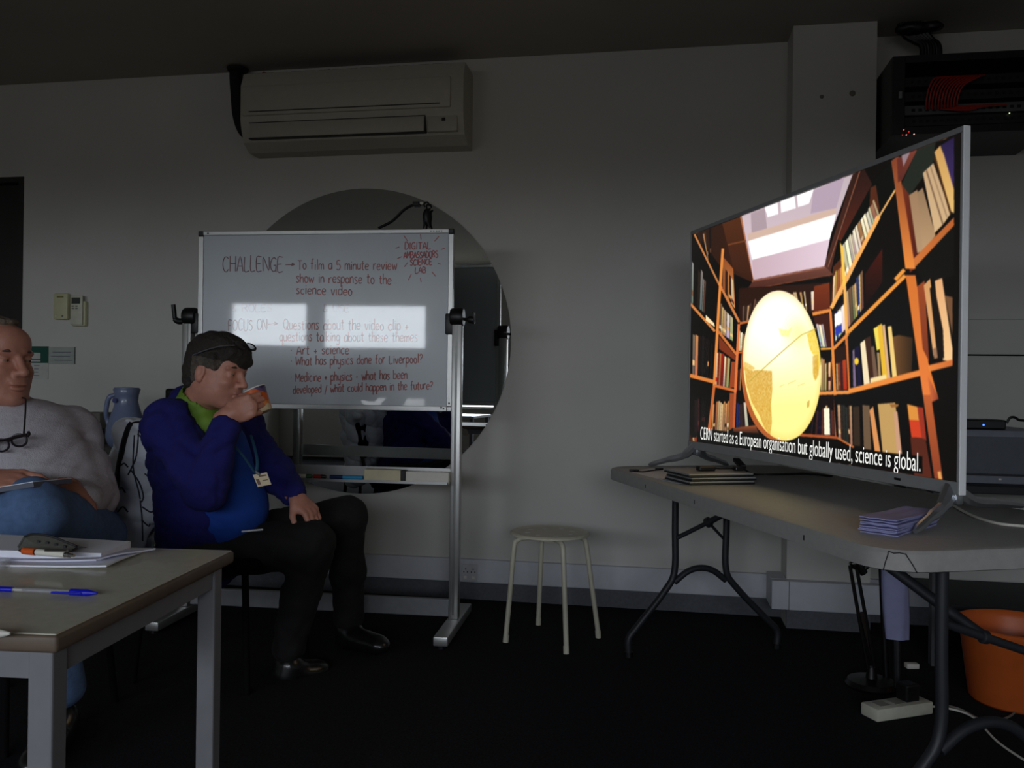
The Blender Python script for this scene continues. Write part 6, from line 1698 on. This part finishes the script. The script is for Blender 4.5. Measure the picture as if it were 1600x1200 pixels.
# cup
cA, cB = C2(397, 608, 2.60), C2(411, 650, 2.58)
cd = (cB - cA); cd.normalize(); cB = cA + cd * 0.088
M_cup = bpy.data.materials.new('patterned_cup'); M_cup.use_nodes = True
nt = M_cup.node_tree; b_ = nt.nodes['Principled BSDF']; b_.inputs['Roughness'].default_value = 0.35
tc = nt.nodes.new('ShaderNodeTexCoord'); vo = nt.nodes.new('ShaderNodeTexVoronoi'); vo.inputs['Scale'].default_value = 28
rp = nt.nodes.new('ShaderNodeValToRGB'); rp.color_ramp.interpolation = 'CONSTANT'
cs = [(0.0, (66, 48, 96)), (0.30, (96, 84, 120)), (0.42, (214, 96, 30)), (0.72, (226, 130, 60)), (0.88, (210, 190, 150))]
rp.color_ramp.elements[0].position = 0; rp.color_ramp.elements[0].color = lin(cs[0][1])
rp.color_ramp.elements[1].position = cs[1][0]; rp.color_ramp.elements[1].color = lin(cs[1][1])
for ps_, c_ in cs[2:]:
    e_ = rp.color_ramp.elements.new(ps_); e_.color = lin(c_)
sp = nt.nodes.new('ShaderNodeSeparateXYZ'); mx = nt.nodes.new('ShaderNodeMath'); mx.operation = 'MULTIPLY_ADD'; mx.inputs[1].default_value = -9.5; mx.inputs[2].default_value = 0.62
ad_ = nt.nodes.new('ShaderNodeMath'); ad_.operation = 'ADD'
m3 = nt.nodes.new('ShaderNodeMath'); m3.operation = 'MULTIPLY'; m3.inputs[1].default_value = 0.35
nt.links.new(tc.outputs['Object'], vo.inputs['Vector']); nt.links.new(tc.outputs['Object'], sp.inputs[0])
nt.links.new(sp.outputs['Z'], mx.inputs[0]); nt.links.new(vo.outputs['Distance'], m3.inputs[0]); nt.links.new(mx.outputs[0], ad_.inputs[0]); nt.links.new(m3.outputs[0], ad_.inputs[1])
nt.links.new(ad_.outputs[0], rp.inputs['Fac']); nt.links.new(rp.outputs['Color'], b_.inputs['Base Color'])
cup = thing('cup', lerp(cA, cB, 0.5), 'orange and purple patterned cup held to the mouth of the man in blue', 'cup')
CM = frame(cA, z=cd, x=cam3(0.3, 1, 0.1))
MB(CM).lathe([(0.036, 0.0), (0.038, 0.001), (0.0375, 0.02), (0.036, 0.084), (0.033, 0.088), (0.0, 0.088)], 32).build('body', M_cup, cup, smooth=True, auto=50)
MB(CM).lathe([(0.0355, 0.0), (0.0345, 0.02), (0.033, 0.08), (0.0, 0.08)], 32).build('inside', M_white, cup, smooth=True)
MB(CM).lathe([(0.0345, -0.0015), (0.0385, -0.0015), (0.0385, 0.0025), (0.0345, 0.0025), (0.0345, -0.0015)], 32).build('rim', M_white, cup)
# glasses pushed up on his hair
M_gl = mat('glasses_dark', (30, 22, 24), 0.3)
gs = thing('eyeglasses', Vector(H2.p(0.09, 0, 0.1)), 'dark-rimmed glasses pushed up on the hair of the man in blue', 'glasses')
for s in (1, -1):
    pts = [Vector(H2.p(0.090 - 0.011 * math.sin(t), 0.034 * s + 0.025 * math.cos(t), 0.110 + 0.010 * math.sin(t))) for t in np.linspace(0, 2 * math.pi, 20)]
    r_ = MB().tube(pts, 0.0026, 6, cap=False).build('rim', M_gl, gs, smooth=True)
    c_ = sum(pts[:-1], Vector()) / (len(pts) - 1)
    MB().add([c_] + pts[:-1], [(0, k + 1, (k + 1) % 19 + 1) for k in range(19)]).build('lens', mat('lens', (110, 110, 115), 0.05, alpha=0.25, spec=0.8), r_)
    ta = [Vector(H2.p(*q)) for q in ((0.090, 0.058 * s, 0.108), (0.060, 0.088 * s, 0.098), (0.010, 0.094 * s, 0.076), (-0.04, 0.092 * s, 0.05))]
    MB().tube(bez(ta, 5), 0.0024, 6).build('temple', M_silver if s < 0 else M_gl, gs, smooth=True, label='pale temple arm' if s < 0 else None)
MB().tube([Vector(H2.p(0.096, 0.008, 0.110)), Vector(H2.p(0.099, 0, 0.113)), Vector(H2.p(0.096, -0.008, 0.110))], 0.0024, 6).build('bridge', M_gl, gs, smooth=True)
# lanyard with card
ly_ = thing('lanyard', C2(408, 748, 2.62), 'teal lanyard with a cream photo card hanging over the blue shirt', 'lanyard')
M_ly = mat('lanyard_teal', (24, 76, 104), 0.7)
dS = 2.60
for P in ([(352, 668, 2.60), (362, 690, 2.575), (380, 712, 2.565), (398, 738, 2.575)], [(392, 680, 2.66), (398, 700, 2.62), (402, 720, 2.59), (401, 738, 2.578)]):
    MB().tube(bez([C2(*q) for q in P], 5), 0.005, 6, flat=0.35).build('strap', M_ly, ly_, smooth=True)
cdp = [C2(395, 742, 2.57), C2(417, 738, 2.58), C2(424, 757, 2.575), C2(403, 761, 2.565)]
nrm = (cdp[1] - cdp[0]).cross(cdp[3] - cdp[0]).normalized()
if nrm.dot(-FW) < 0: nrm = -nrm
vs = [p for p in cdp] + [p + nrm * 0.002 for p in cdp]
cd_ = MB().add(vs, [(0, 1, 2, 3), (4, 5, 6, 7), (0, 1, 5, 4), (1, 2, 6, 5), (2, 3, 7, 6), (3, 0, 4, 7)]).build('card', mat('card_cream', (214, 196, 160), 0.5), ly_)
def onc(u, v): return lerp(lerp(cdp[0], cdp[1], u), lerp(cdp[3], cdp[2], u), v) + nrm * 0.0024
MB().add([onc(.08, .4), onc(.30, .4), onc(.30, .85), onc(.08, .85)], [(0, 1, 2, 3)]).build('portrait', mat('card_photo', (110, 70, 56), 0.5), cd_)
MB().add([onc(.38, .15), onc(.9, .15), onc(.9, .27), onc(.38, .27)] + [onc(.5, .55), onc(.9, .55), onc(.9, .62), onc(.5, .62)], [(0, 1, 2, 3), (4, 5, 6, 7)]).build('printed_line', mat('print_brown', (110, 90, 70), 0.6), cd_)
MB().tube([C2(400, 737, 2.575), C2(406, 742, 2.57)], 0.005, 8).build('clip', M_silver, ly_)

# ---------------------------------------------------------------- chair under him, with the white quilted jacket
fv = cam3(0.96, -0.22, 0).normalized(); sv = Vector((-fv.y, fv.x, 0))     # forward, left
seat_c = pelv2 + fv * 0.06; seat_c.z = 0
KM = frame(seat_c, x=fv, y=sv, z=(0, 0, 1))
M_chair = mat('chair_black', (10, 10, 11), 0.85, noise=0.1, spec=0.15)
ch = thing('chair', seat_c, 'black chair under the man in blue, its back hidden by a white quilted jacket', 'chair')
MB(KM).b2((-0.22, -0.22, 0.40), (0.22, 0.22, 0.445), bev=0.02).build('seat', M_chair, ch, smooth=True)
MB(KM @ Matrix.Translation((-0.27, 0, 0.44)) @ Matrix.Rotation(math.radians(-9), 4, 'Y')).b2((-0.015, -0.14, 0.14), (0.015, 0.17, 0.40), bev=0.014).build('backrest', M_chair, ch, smooth=True)
for (lx, ly) in ((-0.2, -0.2), (-0.2, 0.2), (0.2, -0.2), (0.2, 0.2)):
    MB(KM).tube([(lx * 0.95, ly * 0.95, 0.40), (lx * 1.1, ly * 1.1, 0.0)], 0.012, 10).build('leg', M_chair, ch, smooth=True)
for ly in (-0.17, 0.17):
    MB(KM).tube([(-0.215, ly, 0.42), (-0.26, ly, 0.46), (-0.29, ly, 0.62)], 0.011, 10).build('back_post', M_dark, ch, smooth=True)
M_puff = mat('quilt_white', (240, 244, 255), 0.6, noise=0.05, scale=14, bump=0.1, bscale=60)
# jacket outline in the picture, at the depth of the chair back
def J(x, y, d=3.0): return C(x, y, d + 0.27)
def quilt(X, Y, Z):
    s = (X - J(200, 700).x) * RH.x + (Y - J(200, 700).y) * RH.y
    q = np.abs(np.sin((Z * 1.0 + 0.35 * s) * math.pi / 0.105 + 0.6 * np.sin(9 * s)))
    q2 = np.abs(np.sin((s - 0.25 * Z) * math.pi / 0.15 + 0.5 * np.sin(6 * Z)))
    return -0.017 * np.sqrt(q) - 0.008 * np.sqrt(q2) + 0.017 + folds(0.012, 30, 4)(X, Y, Z)
jw = [cap(J(200, 672, 3.02), J(238, 674, 3.04), 0.040, 0.040, 0.03), cap(J(203, 680, 3.0), J(197, 740, 2.97), 0.045, 0.055, 0.04), cap(J(232, 690, 3.02), J(228, 760, 3.0), 0.050, 0.06, 0.04), cap(J(197, 740, 2.97), J(200, 800, 2.95), 0.055, 0.060, 0.04), cap(J(226, 760, 3.0), J(230, 800, 2.98), 0.055, 0.055, 0.04),
      cap(J(200, 800, 2.95), J(196, 850, 2.95), 0.060, 0.062, 0.04), cap(J(228, 800, 2.98), J(220, 856, 2.97), 0.050, 0.040, 0.04), cap(J(250, 668, 3.08), J(285, 672, 3.14), 0.036, 0.03, 0.03), cap(J(250, 690, 3.08), J(262, 800, 3.1), 0.05, 0.05, 0.04),
      cap(J(236, 770, 2.99), J(243, 795, 2.98), 0.04, 0.035, 0.03)]
def nearer(p, dd):
    mv = lambda q: np.array(q) - (np.array(q) - np.array(EYE)) * dd
    return ('c', mv(p[1]), mv(p[2]), p[3], p[4], p[5])
jw += [nearer(p, 0.03) for p in jw[:6]] + [nearer(p, 0.055) for p in jw[:6]]
pj = blob('quilted_jacket', jw, M_puff, h=0.006, wob=quilt, label='white quilted jacket draped over the back of the chair between the two men', cat='jacket')
bpy.context.view_layer.update()
def onjack(x, y, fall, out=0.003):
    Mi = WM[pj.name].inverted()
    o_ = Mi @ EYE; d_ = (Mi.to_3x3() @ ray(x, y)).normalized()
    ok, loc, nor, _ = pj.ray_cast(o_, d_)
    if not ok: return C(x, y, fall)
    p = WM[pj.name] @ loc
    return p + (EYE - p).normalized() * out
mb = MB().tube(bez([onjack(x, y, 3.06, 0.002) for x, y in ((247, 668), (222, 660), (205, 663), (196, 682), (189, 712), (183, 748), (180, 790), (178, 820))], 6), [0.008] * 12 + [0.019] * 24 + [0.012] * 7, 10, flat=0.5)
mb.build('dark_lining', mat('lining', (14, 14, 18), 0.7), pj, smooth=True, label='black lining edge')
mb = MB()
for P in (((217, 672), (213, 712), (206, 730), (200, 742)), ((205, 735), (218, 755), (224, 775), (221, 785)), ((219, 782), (222, 810), (223, 845)), ((222, 792), (235, 800), (243, 797)), ((221, 812), (232, 822), (234, 818)), ((210, 680), (208, 730), (216, 765), (219, 780)), ((215, 678), (230, 693), (240, 712)), ((188, 728), (194, 724), (200, 730)), ((196, 770), (190, 762), (186, 766)), ((200, 800), (192, 792), (184, 800)), ((226, 740), (236, 748), (243, 752))):
    Q = bez([(x, y, 0) for x, y in P], 5)
    mb.tube([onjack(q_.x, q_.y, 3.06, 0.0005) for q_ in Q], 0.0028, 6)
mb.build('seam', mat('seam_dark', (58, 62, 78), 0.7), pj, kind='stuff')

# ---------------------------------------------------------------- the grey-haired man at the left edge
hd1 = C(-7, 567, 2.56)
H1 = Hd(hd1, cam3(0.92, -0.40, -0.03), cam3(0.03, 0.0, 1.0), 1.10)
neck1 = C(0, 640, 2.60); chest1 = C(18, 700, 2.60); belly1 = C(42, 760, 2.58); pelv1 = C(62, 815, 2.66)
s1L, s1R = C(114, 674, 2.74), C(-105, 672, 2.50)
e1L, e1R = C(146, 776, 2.66), C(-110, 790, 2.35)
w1L, w1R = C(126, 786, 2.46), C(-22, 752, 2.26)
h1L, h1R = C(140, 838, 2.70), C(-10, 838, 2.58)
k1L, k1R = C(50, 800, 2.22), C(-50, 830, 2.1)
a1L, a1R = C(-130, 905, 2.2), C(95, 1075, 2.45)
k1R = C(62, 900, 2.30)
hnL = hand(w1L, cam3(-0.55, -0.15, 0.45), cam3(0.45, -0.8, 0.4), 1, curl=(1.1, 1.2, 0.9), th=0.7, sc=0.88)
hnR = hand(w1R, cam3(0.92, -0.1, 0.04), cam3(0.0, -0.5, 0.85), -1, curl=(0.35, 0.45, 0.35), th=0.5, sc=1.05, spread=0.05)
body1 = head(H1, 1.2) + [cap(H1.p(-0.03, 0, -0.05), neck1 + Vector((0, 0, -0.03)), 0.066, 0.072, 0.03), cap(neck1, chest1, 0.08, 0.12, 0.04), cap(chest1, belly1, 0.12, 0.13, 0.04), cap(belly1, pelv1, 0.12, 0.12, 0.04), cap(neck1 - Vector((0, 0, .06)), s1L, 0.05, 0.05, 0.04), cap(neck1 - Vector((0, 0, .06)), s1R, 0.05, 0.05, 0.04),
    cap(s1L, e1L, 0.045, 0.038), cap(s1R, e1R, 0.045, 0.038), cap(e1L, w1L, 0.036, 0.027), cap(e1R, w1R, 0.036, 0.028), cap(h1L, k1L, 0.07, 0.05), cap(h1R, k1R, 0.07, 0.05), cap(k1L, a1L, 0.048, 0.035), cap(k1R, a1R, 0.048, 0.035)] + hnL + hnR
f_ = [bx(hd1, 0.14) + (0.0035,), bx(w1L, 0.09) + (0.004,), bx(w1R + cam3(0.07, 0, 0), 0.11) + (0.004,)]
p1 = blob('person', body1, M_skin2, h=0.012, fine=f_, label='grey-haired man in a pale sweater and jeans at the left edge, legs crossed', cat='person', org=Vector((pelv1.x, pelv1.y, 0)))
for s in (1, -1):
    e_ = blob('eye', [H1.e((0.0775, 0.032 * s, 0.0095), (0.0105, 0.0115, 0.0080), 0.001)], M_eye, p1, h=0.0018)
    blob('iris', [H1.e((0.0860, 0.032 * s + 0.0035, 0.0085), (0.0022, 0.0042, 0.0036), 0.001)], M_iris, e_, h=0.0012)
    MBx = MB(); MBx.tube([Vector(H1.p(0.089, 0.013 * s, 0.029)), Vector(H1.p(0.089, 0.030 * s, 0.034)), Vector(H1.p(0.074, 0.052 * s, 0.029))], [0.003, 0.005, 0.002], 8)
    MBx.build('eyebrow', mat('brow_dark', (84, 66, 56), 0.9), p1, smooth=True)
hair1 = [H1.e((-0.030, 0, 0.042), (0.094, 0.082, 0.084), 0.02), sub(H1.e((0.118, 0, 0.000), (0.105, 0.13, 0.125), 0.012)), sub(H1.e((0.02, 0.09, -0.055), (0.05, 0.05, 0.06), 0.01)), sub(H1.e((0.02, -0.09, -0.055), (0.05, 0.05, 0.06), 0.01)), sub(H1.e((-0.0, 0, -0.11), (0.07, 0.11, 0.07), 0.01)), H1.e((0.005, 0, 0.112), (0.055, 0.045, 0.014), 0.02)]
blob('hair', hair1, M_hairg, p1, h=0.004, wob=hairwob(4, 0.0022, H1.R, np.array(H1.o)), label='short receding grey hair')
M_swt = mat('grey_sweater', (192, 188, 196), 0.95, noise=0.07, scale=90, bump=0.4, bscale=320)
sw = [cap(neck1 + Vector((0, 0, -0.045)), chest1, 0.088, 0.150, 0.05), cap(chest1, belly1, 0.152, 0.168, 0.05), cap(belly1, pelv1, 0.168, 0.165, 0.05), cap(chest1 + cam3(0.07, 0.03, 0), belly1 + cam3(0.06, 0.03, 0), 0.12, 0.13, 0.05), cap(neck1 - Vector((0, 0, .055)), s1L, 0.065, 0.072, 0.06), cap(neck1 - Vector((0, 0, .055)), s1R, 0.065, 0.072, 0.06),
      cap(s1L, lerp(s1L, e1L, .6), 0.074, 0.068, 0.035), cap(lerp(s1L, e1L, .6), e1L, 0.068, 0.066, 0.03), cap(e1L, lerp(e1L, w1L, 0.8), 0.062, 0.044, 0.03), cap(s1R, e1R, 0.072, 0.064, 0.03), cap(e1R, lerp(e1R, w1R, 0.62), 0.060, 0.044, 0.03),
      sub(cap(neck1 + Vector((0, 0, 0.0)), Vector(H1.p(-0.02, 0, -0.04)), 0.077, 0.085, 0.006))]
blob('sweater', sw, M_swt, p1, h=0.008, wob=folds(0.022, 15, 12), label='pale grey sweater')
M_jean = mat('jeans', (88, 116, 158), 0.9, noise=0.14, scale=60, bump=0.25, bscale=380)
je = [cap(pelv1 + Vector((0, 0, -0.05)), pelv1 + Vector((0, 0, 0.0)), 0.15, 0.145, 0.04), cap(h1L, k1L, 0.104, 0.078, 0.04), cap(h1R, k1R, 0.10, 0.076, 0.04), cap(k1L, lerp(k1L, a1L, 0.5), 0.078, 0.068, 0.03), cap(lerp(k1L, a1L, 0.5), a1L, 0.068, 0.058, 0.03), cap(k1R, lerp(k1R, a1R, 0.5), 0.075, 0.066, 0.03), cap(lerp(k1R, a1R, 0.5), a1R, 0.066, 0.060, 0.03)]
blob('jeans', je, M_jean, p1, h=0.009, wob=folds(0.026, 15, 21), label='blue jeans')
for (an, toe) in ((Vector((a1R.x, a1R.y, 0.085)), a1R + cam3(0.03, -0.20, 0)), (a1L, a1L + cam3(-0.12, -0.05, 0.08))):
    t_ = Vector((toe.x, toe.y, 0.03)) if an.z < 0.1 else toe
    shoe(an, t_, p1)
# the folder on his knee, under his right hand
q = [C(-60, 764, 2.16), C(52, 746, 2.16), C(112, 741, 2.34), C(10, 752, 2.40)]
up_ = (q[1] - q[0]).cross(q[3] - q[0]).normalized()
if up_.z < 0: up_ = -up_
q = [p + Vector((0, 0, -0.012)) for p in q]
vs = q + [p - up_ * 0.012 for p in q]
fd = MB().add(vs, [(0, 1, 2, 3), (4, 5, 6, 7), (0, 1, 5, 4), (1, 2, 6, 5), (2, 3, 7, 6), (3, 0, 4, 7)]).build('folder', mat('folder_grey', (92, 96, 112), 0.5), label='thin grey folder on the knee of the grey-haired man', cat='folder')
MB().add([p + up_ * 0.002 for p in q] + [p + up_ * 0.0003 for p in q], [(0, 1, 2, 3), (4, 5, 6, 7), (0, 1, 5, 4), (1, 2, 6, 5), (2, 3, 7, 6), (3, 0, 4, 7)]).build('top_sheet', M_pap, fd)
# his glasses on a cord
g1 = thing('eyeglasses', C(20, 690, 2.40), 'black-framed glasses hanging on a cord against the pale grey sweater', 'glasses')
dG = 2.405
def circ(cx, cy, rx_, ry_2, d): return [C(cx + rx_ * math.cos(t), cy + ry_2 * math.sin(t), d) for t in np.linspace(0, 2 * math.pi, 22)]
for (cx, cy) in ((30, 688), (2, 696)):
    pts = circ(cx, cy, 12.0, 9.5, dG)
    r_ = MB().tube(pts, 0.0032, 8, cap=False).build('rim', M_gl, g1, smooth=True)
    c_ = sum(pts[:-1], Vector()) / 21
    MB().add([c_] + pts[:-1], [(0, k + 1, (k + 1) % 21 + 1) for k in range(21)]).build('lens', mat('lens', (110, 110, 115), 0.05, alpha=0.25, spec=0.8), r_)
MB().tube([C(14, 690, dG), C(17, 687, dG - .005), C(19, 688, dG)], 0.003, 6).build('bridge', M_gl, g1, smooth=True)
MB().tube([C(43, 680, dG), C(38, 680, dG), C(10, 687, dG - .004), C(-20, 692, dG)], [0.006, 0.005, 0.0045, 0.0045], 8).build('temple', M_gl, g1, smooth=True)
MB().tube([C(43, 682, dG - .001), C(46, 678, dG), C(44, 674, dG)], 0.004, 8).build('hinge', M_gl, g1)
MB().tube(bez([C(37, 680, dG), C(39, 655, 2.435), C(40, 632, 2.475), C(38, 622, 2.52), C(15, 622, 2.56)], 6), 0.0025, 6).build('cord', M_black, g1, smooth=True)
# his chair
cM = Vector((pelv1.x, pelv1.y, 0)) + cam3(-0.10, 0.0, 0)
fc_ = cam3(-0.25, -0.95, 0).normalized(); cMf = frame(cM, x=fc_, z=(0, 0, 1))
c1_ = thing('chair', cM, 'black chair under the grey-haired man at the left edge', 'chair')
MB(cMf).b2((-0.22, -0.22, 0.40), (0.22, 0.22, 0.44), bev=0.02).build('seat', M_chair, c1_, smooth=True)
MB(cMf @ Matrix.Translation((-0.26, 0, 0.44)) @ Matrix.Rotation(math.radians(-9), 4, 'Y')).b2((-0.014, -0.15, 0.08), (0.014, 0.15, 0.26), bev=0.012).build('backrest', M_chair, c1_, smooth=True)
for (lx, ly) in ((-0.2, -0.2), (-0.2, 0.2), (0.2, -0.2), (0.2, 0.2)):
    MB(cMf).tube([(lx * 0.95, ly * 0.95, 0.40), (lx * 1.1, ly * 1.1, 0.0)], 0.012, 10).build('leg', M_chair, c1_, smooth=True)
for ly in (-0.12, 0.12):
    MB(cMf).tube([(-0.215, ly, 0.42), (-0.25, ly, 0.46), (-0.28, ly, 0.6)], 0.011, 10).build('back_post', M_dark, c1_, smooth=True)
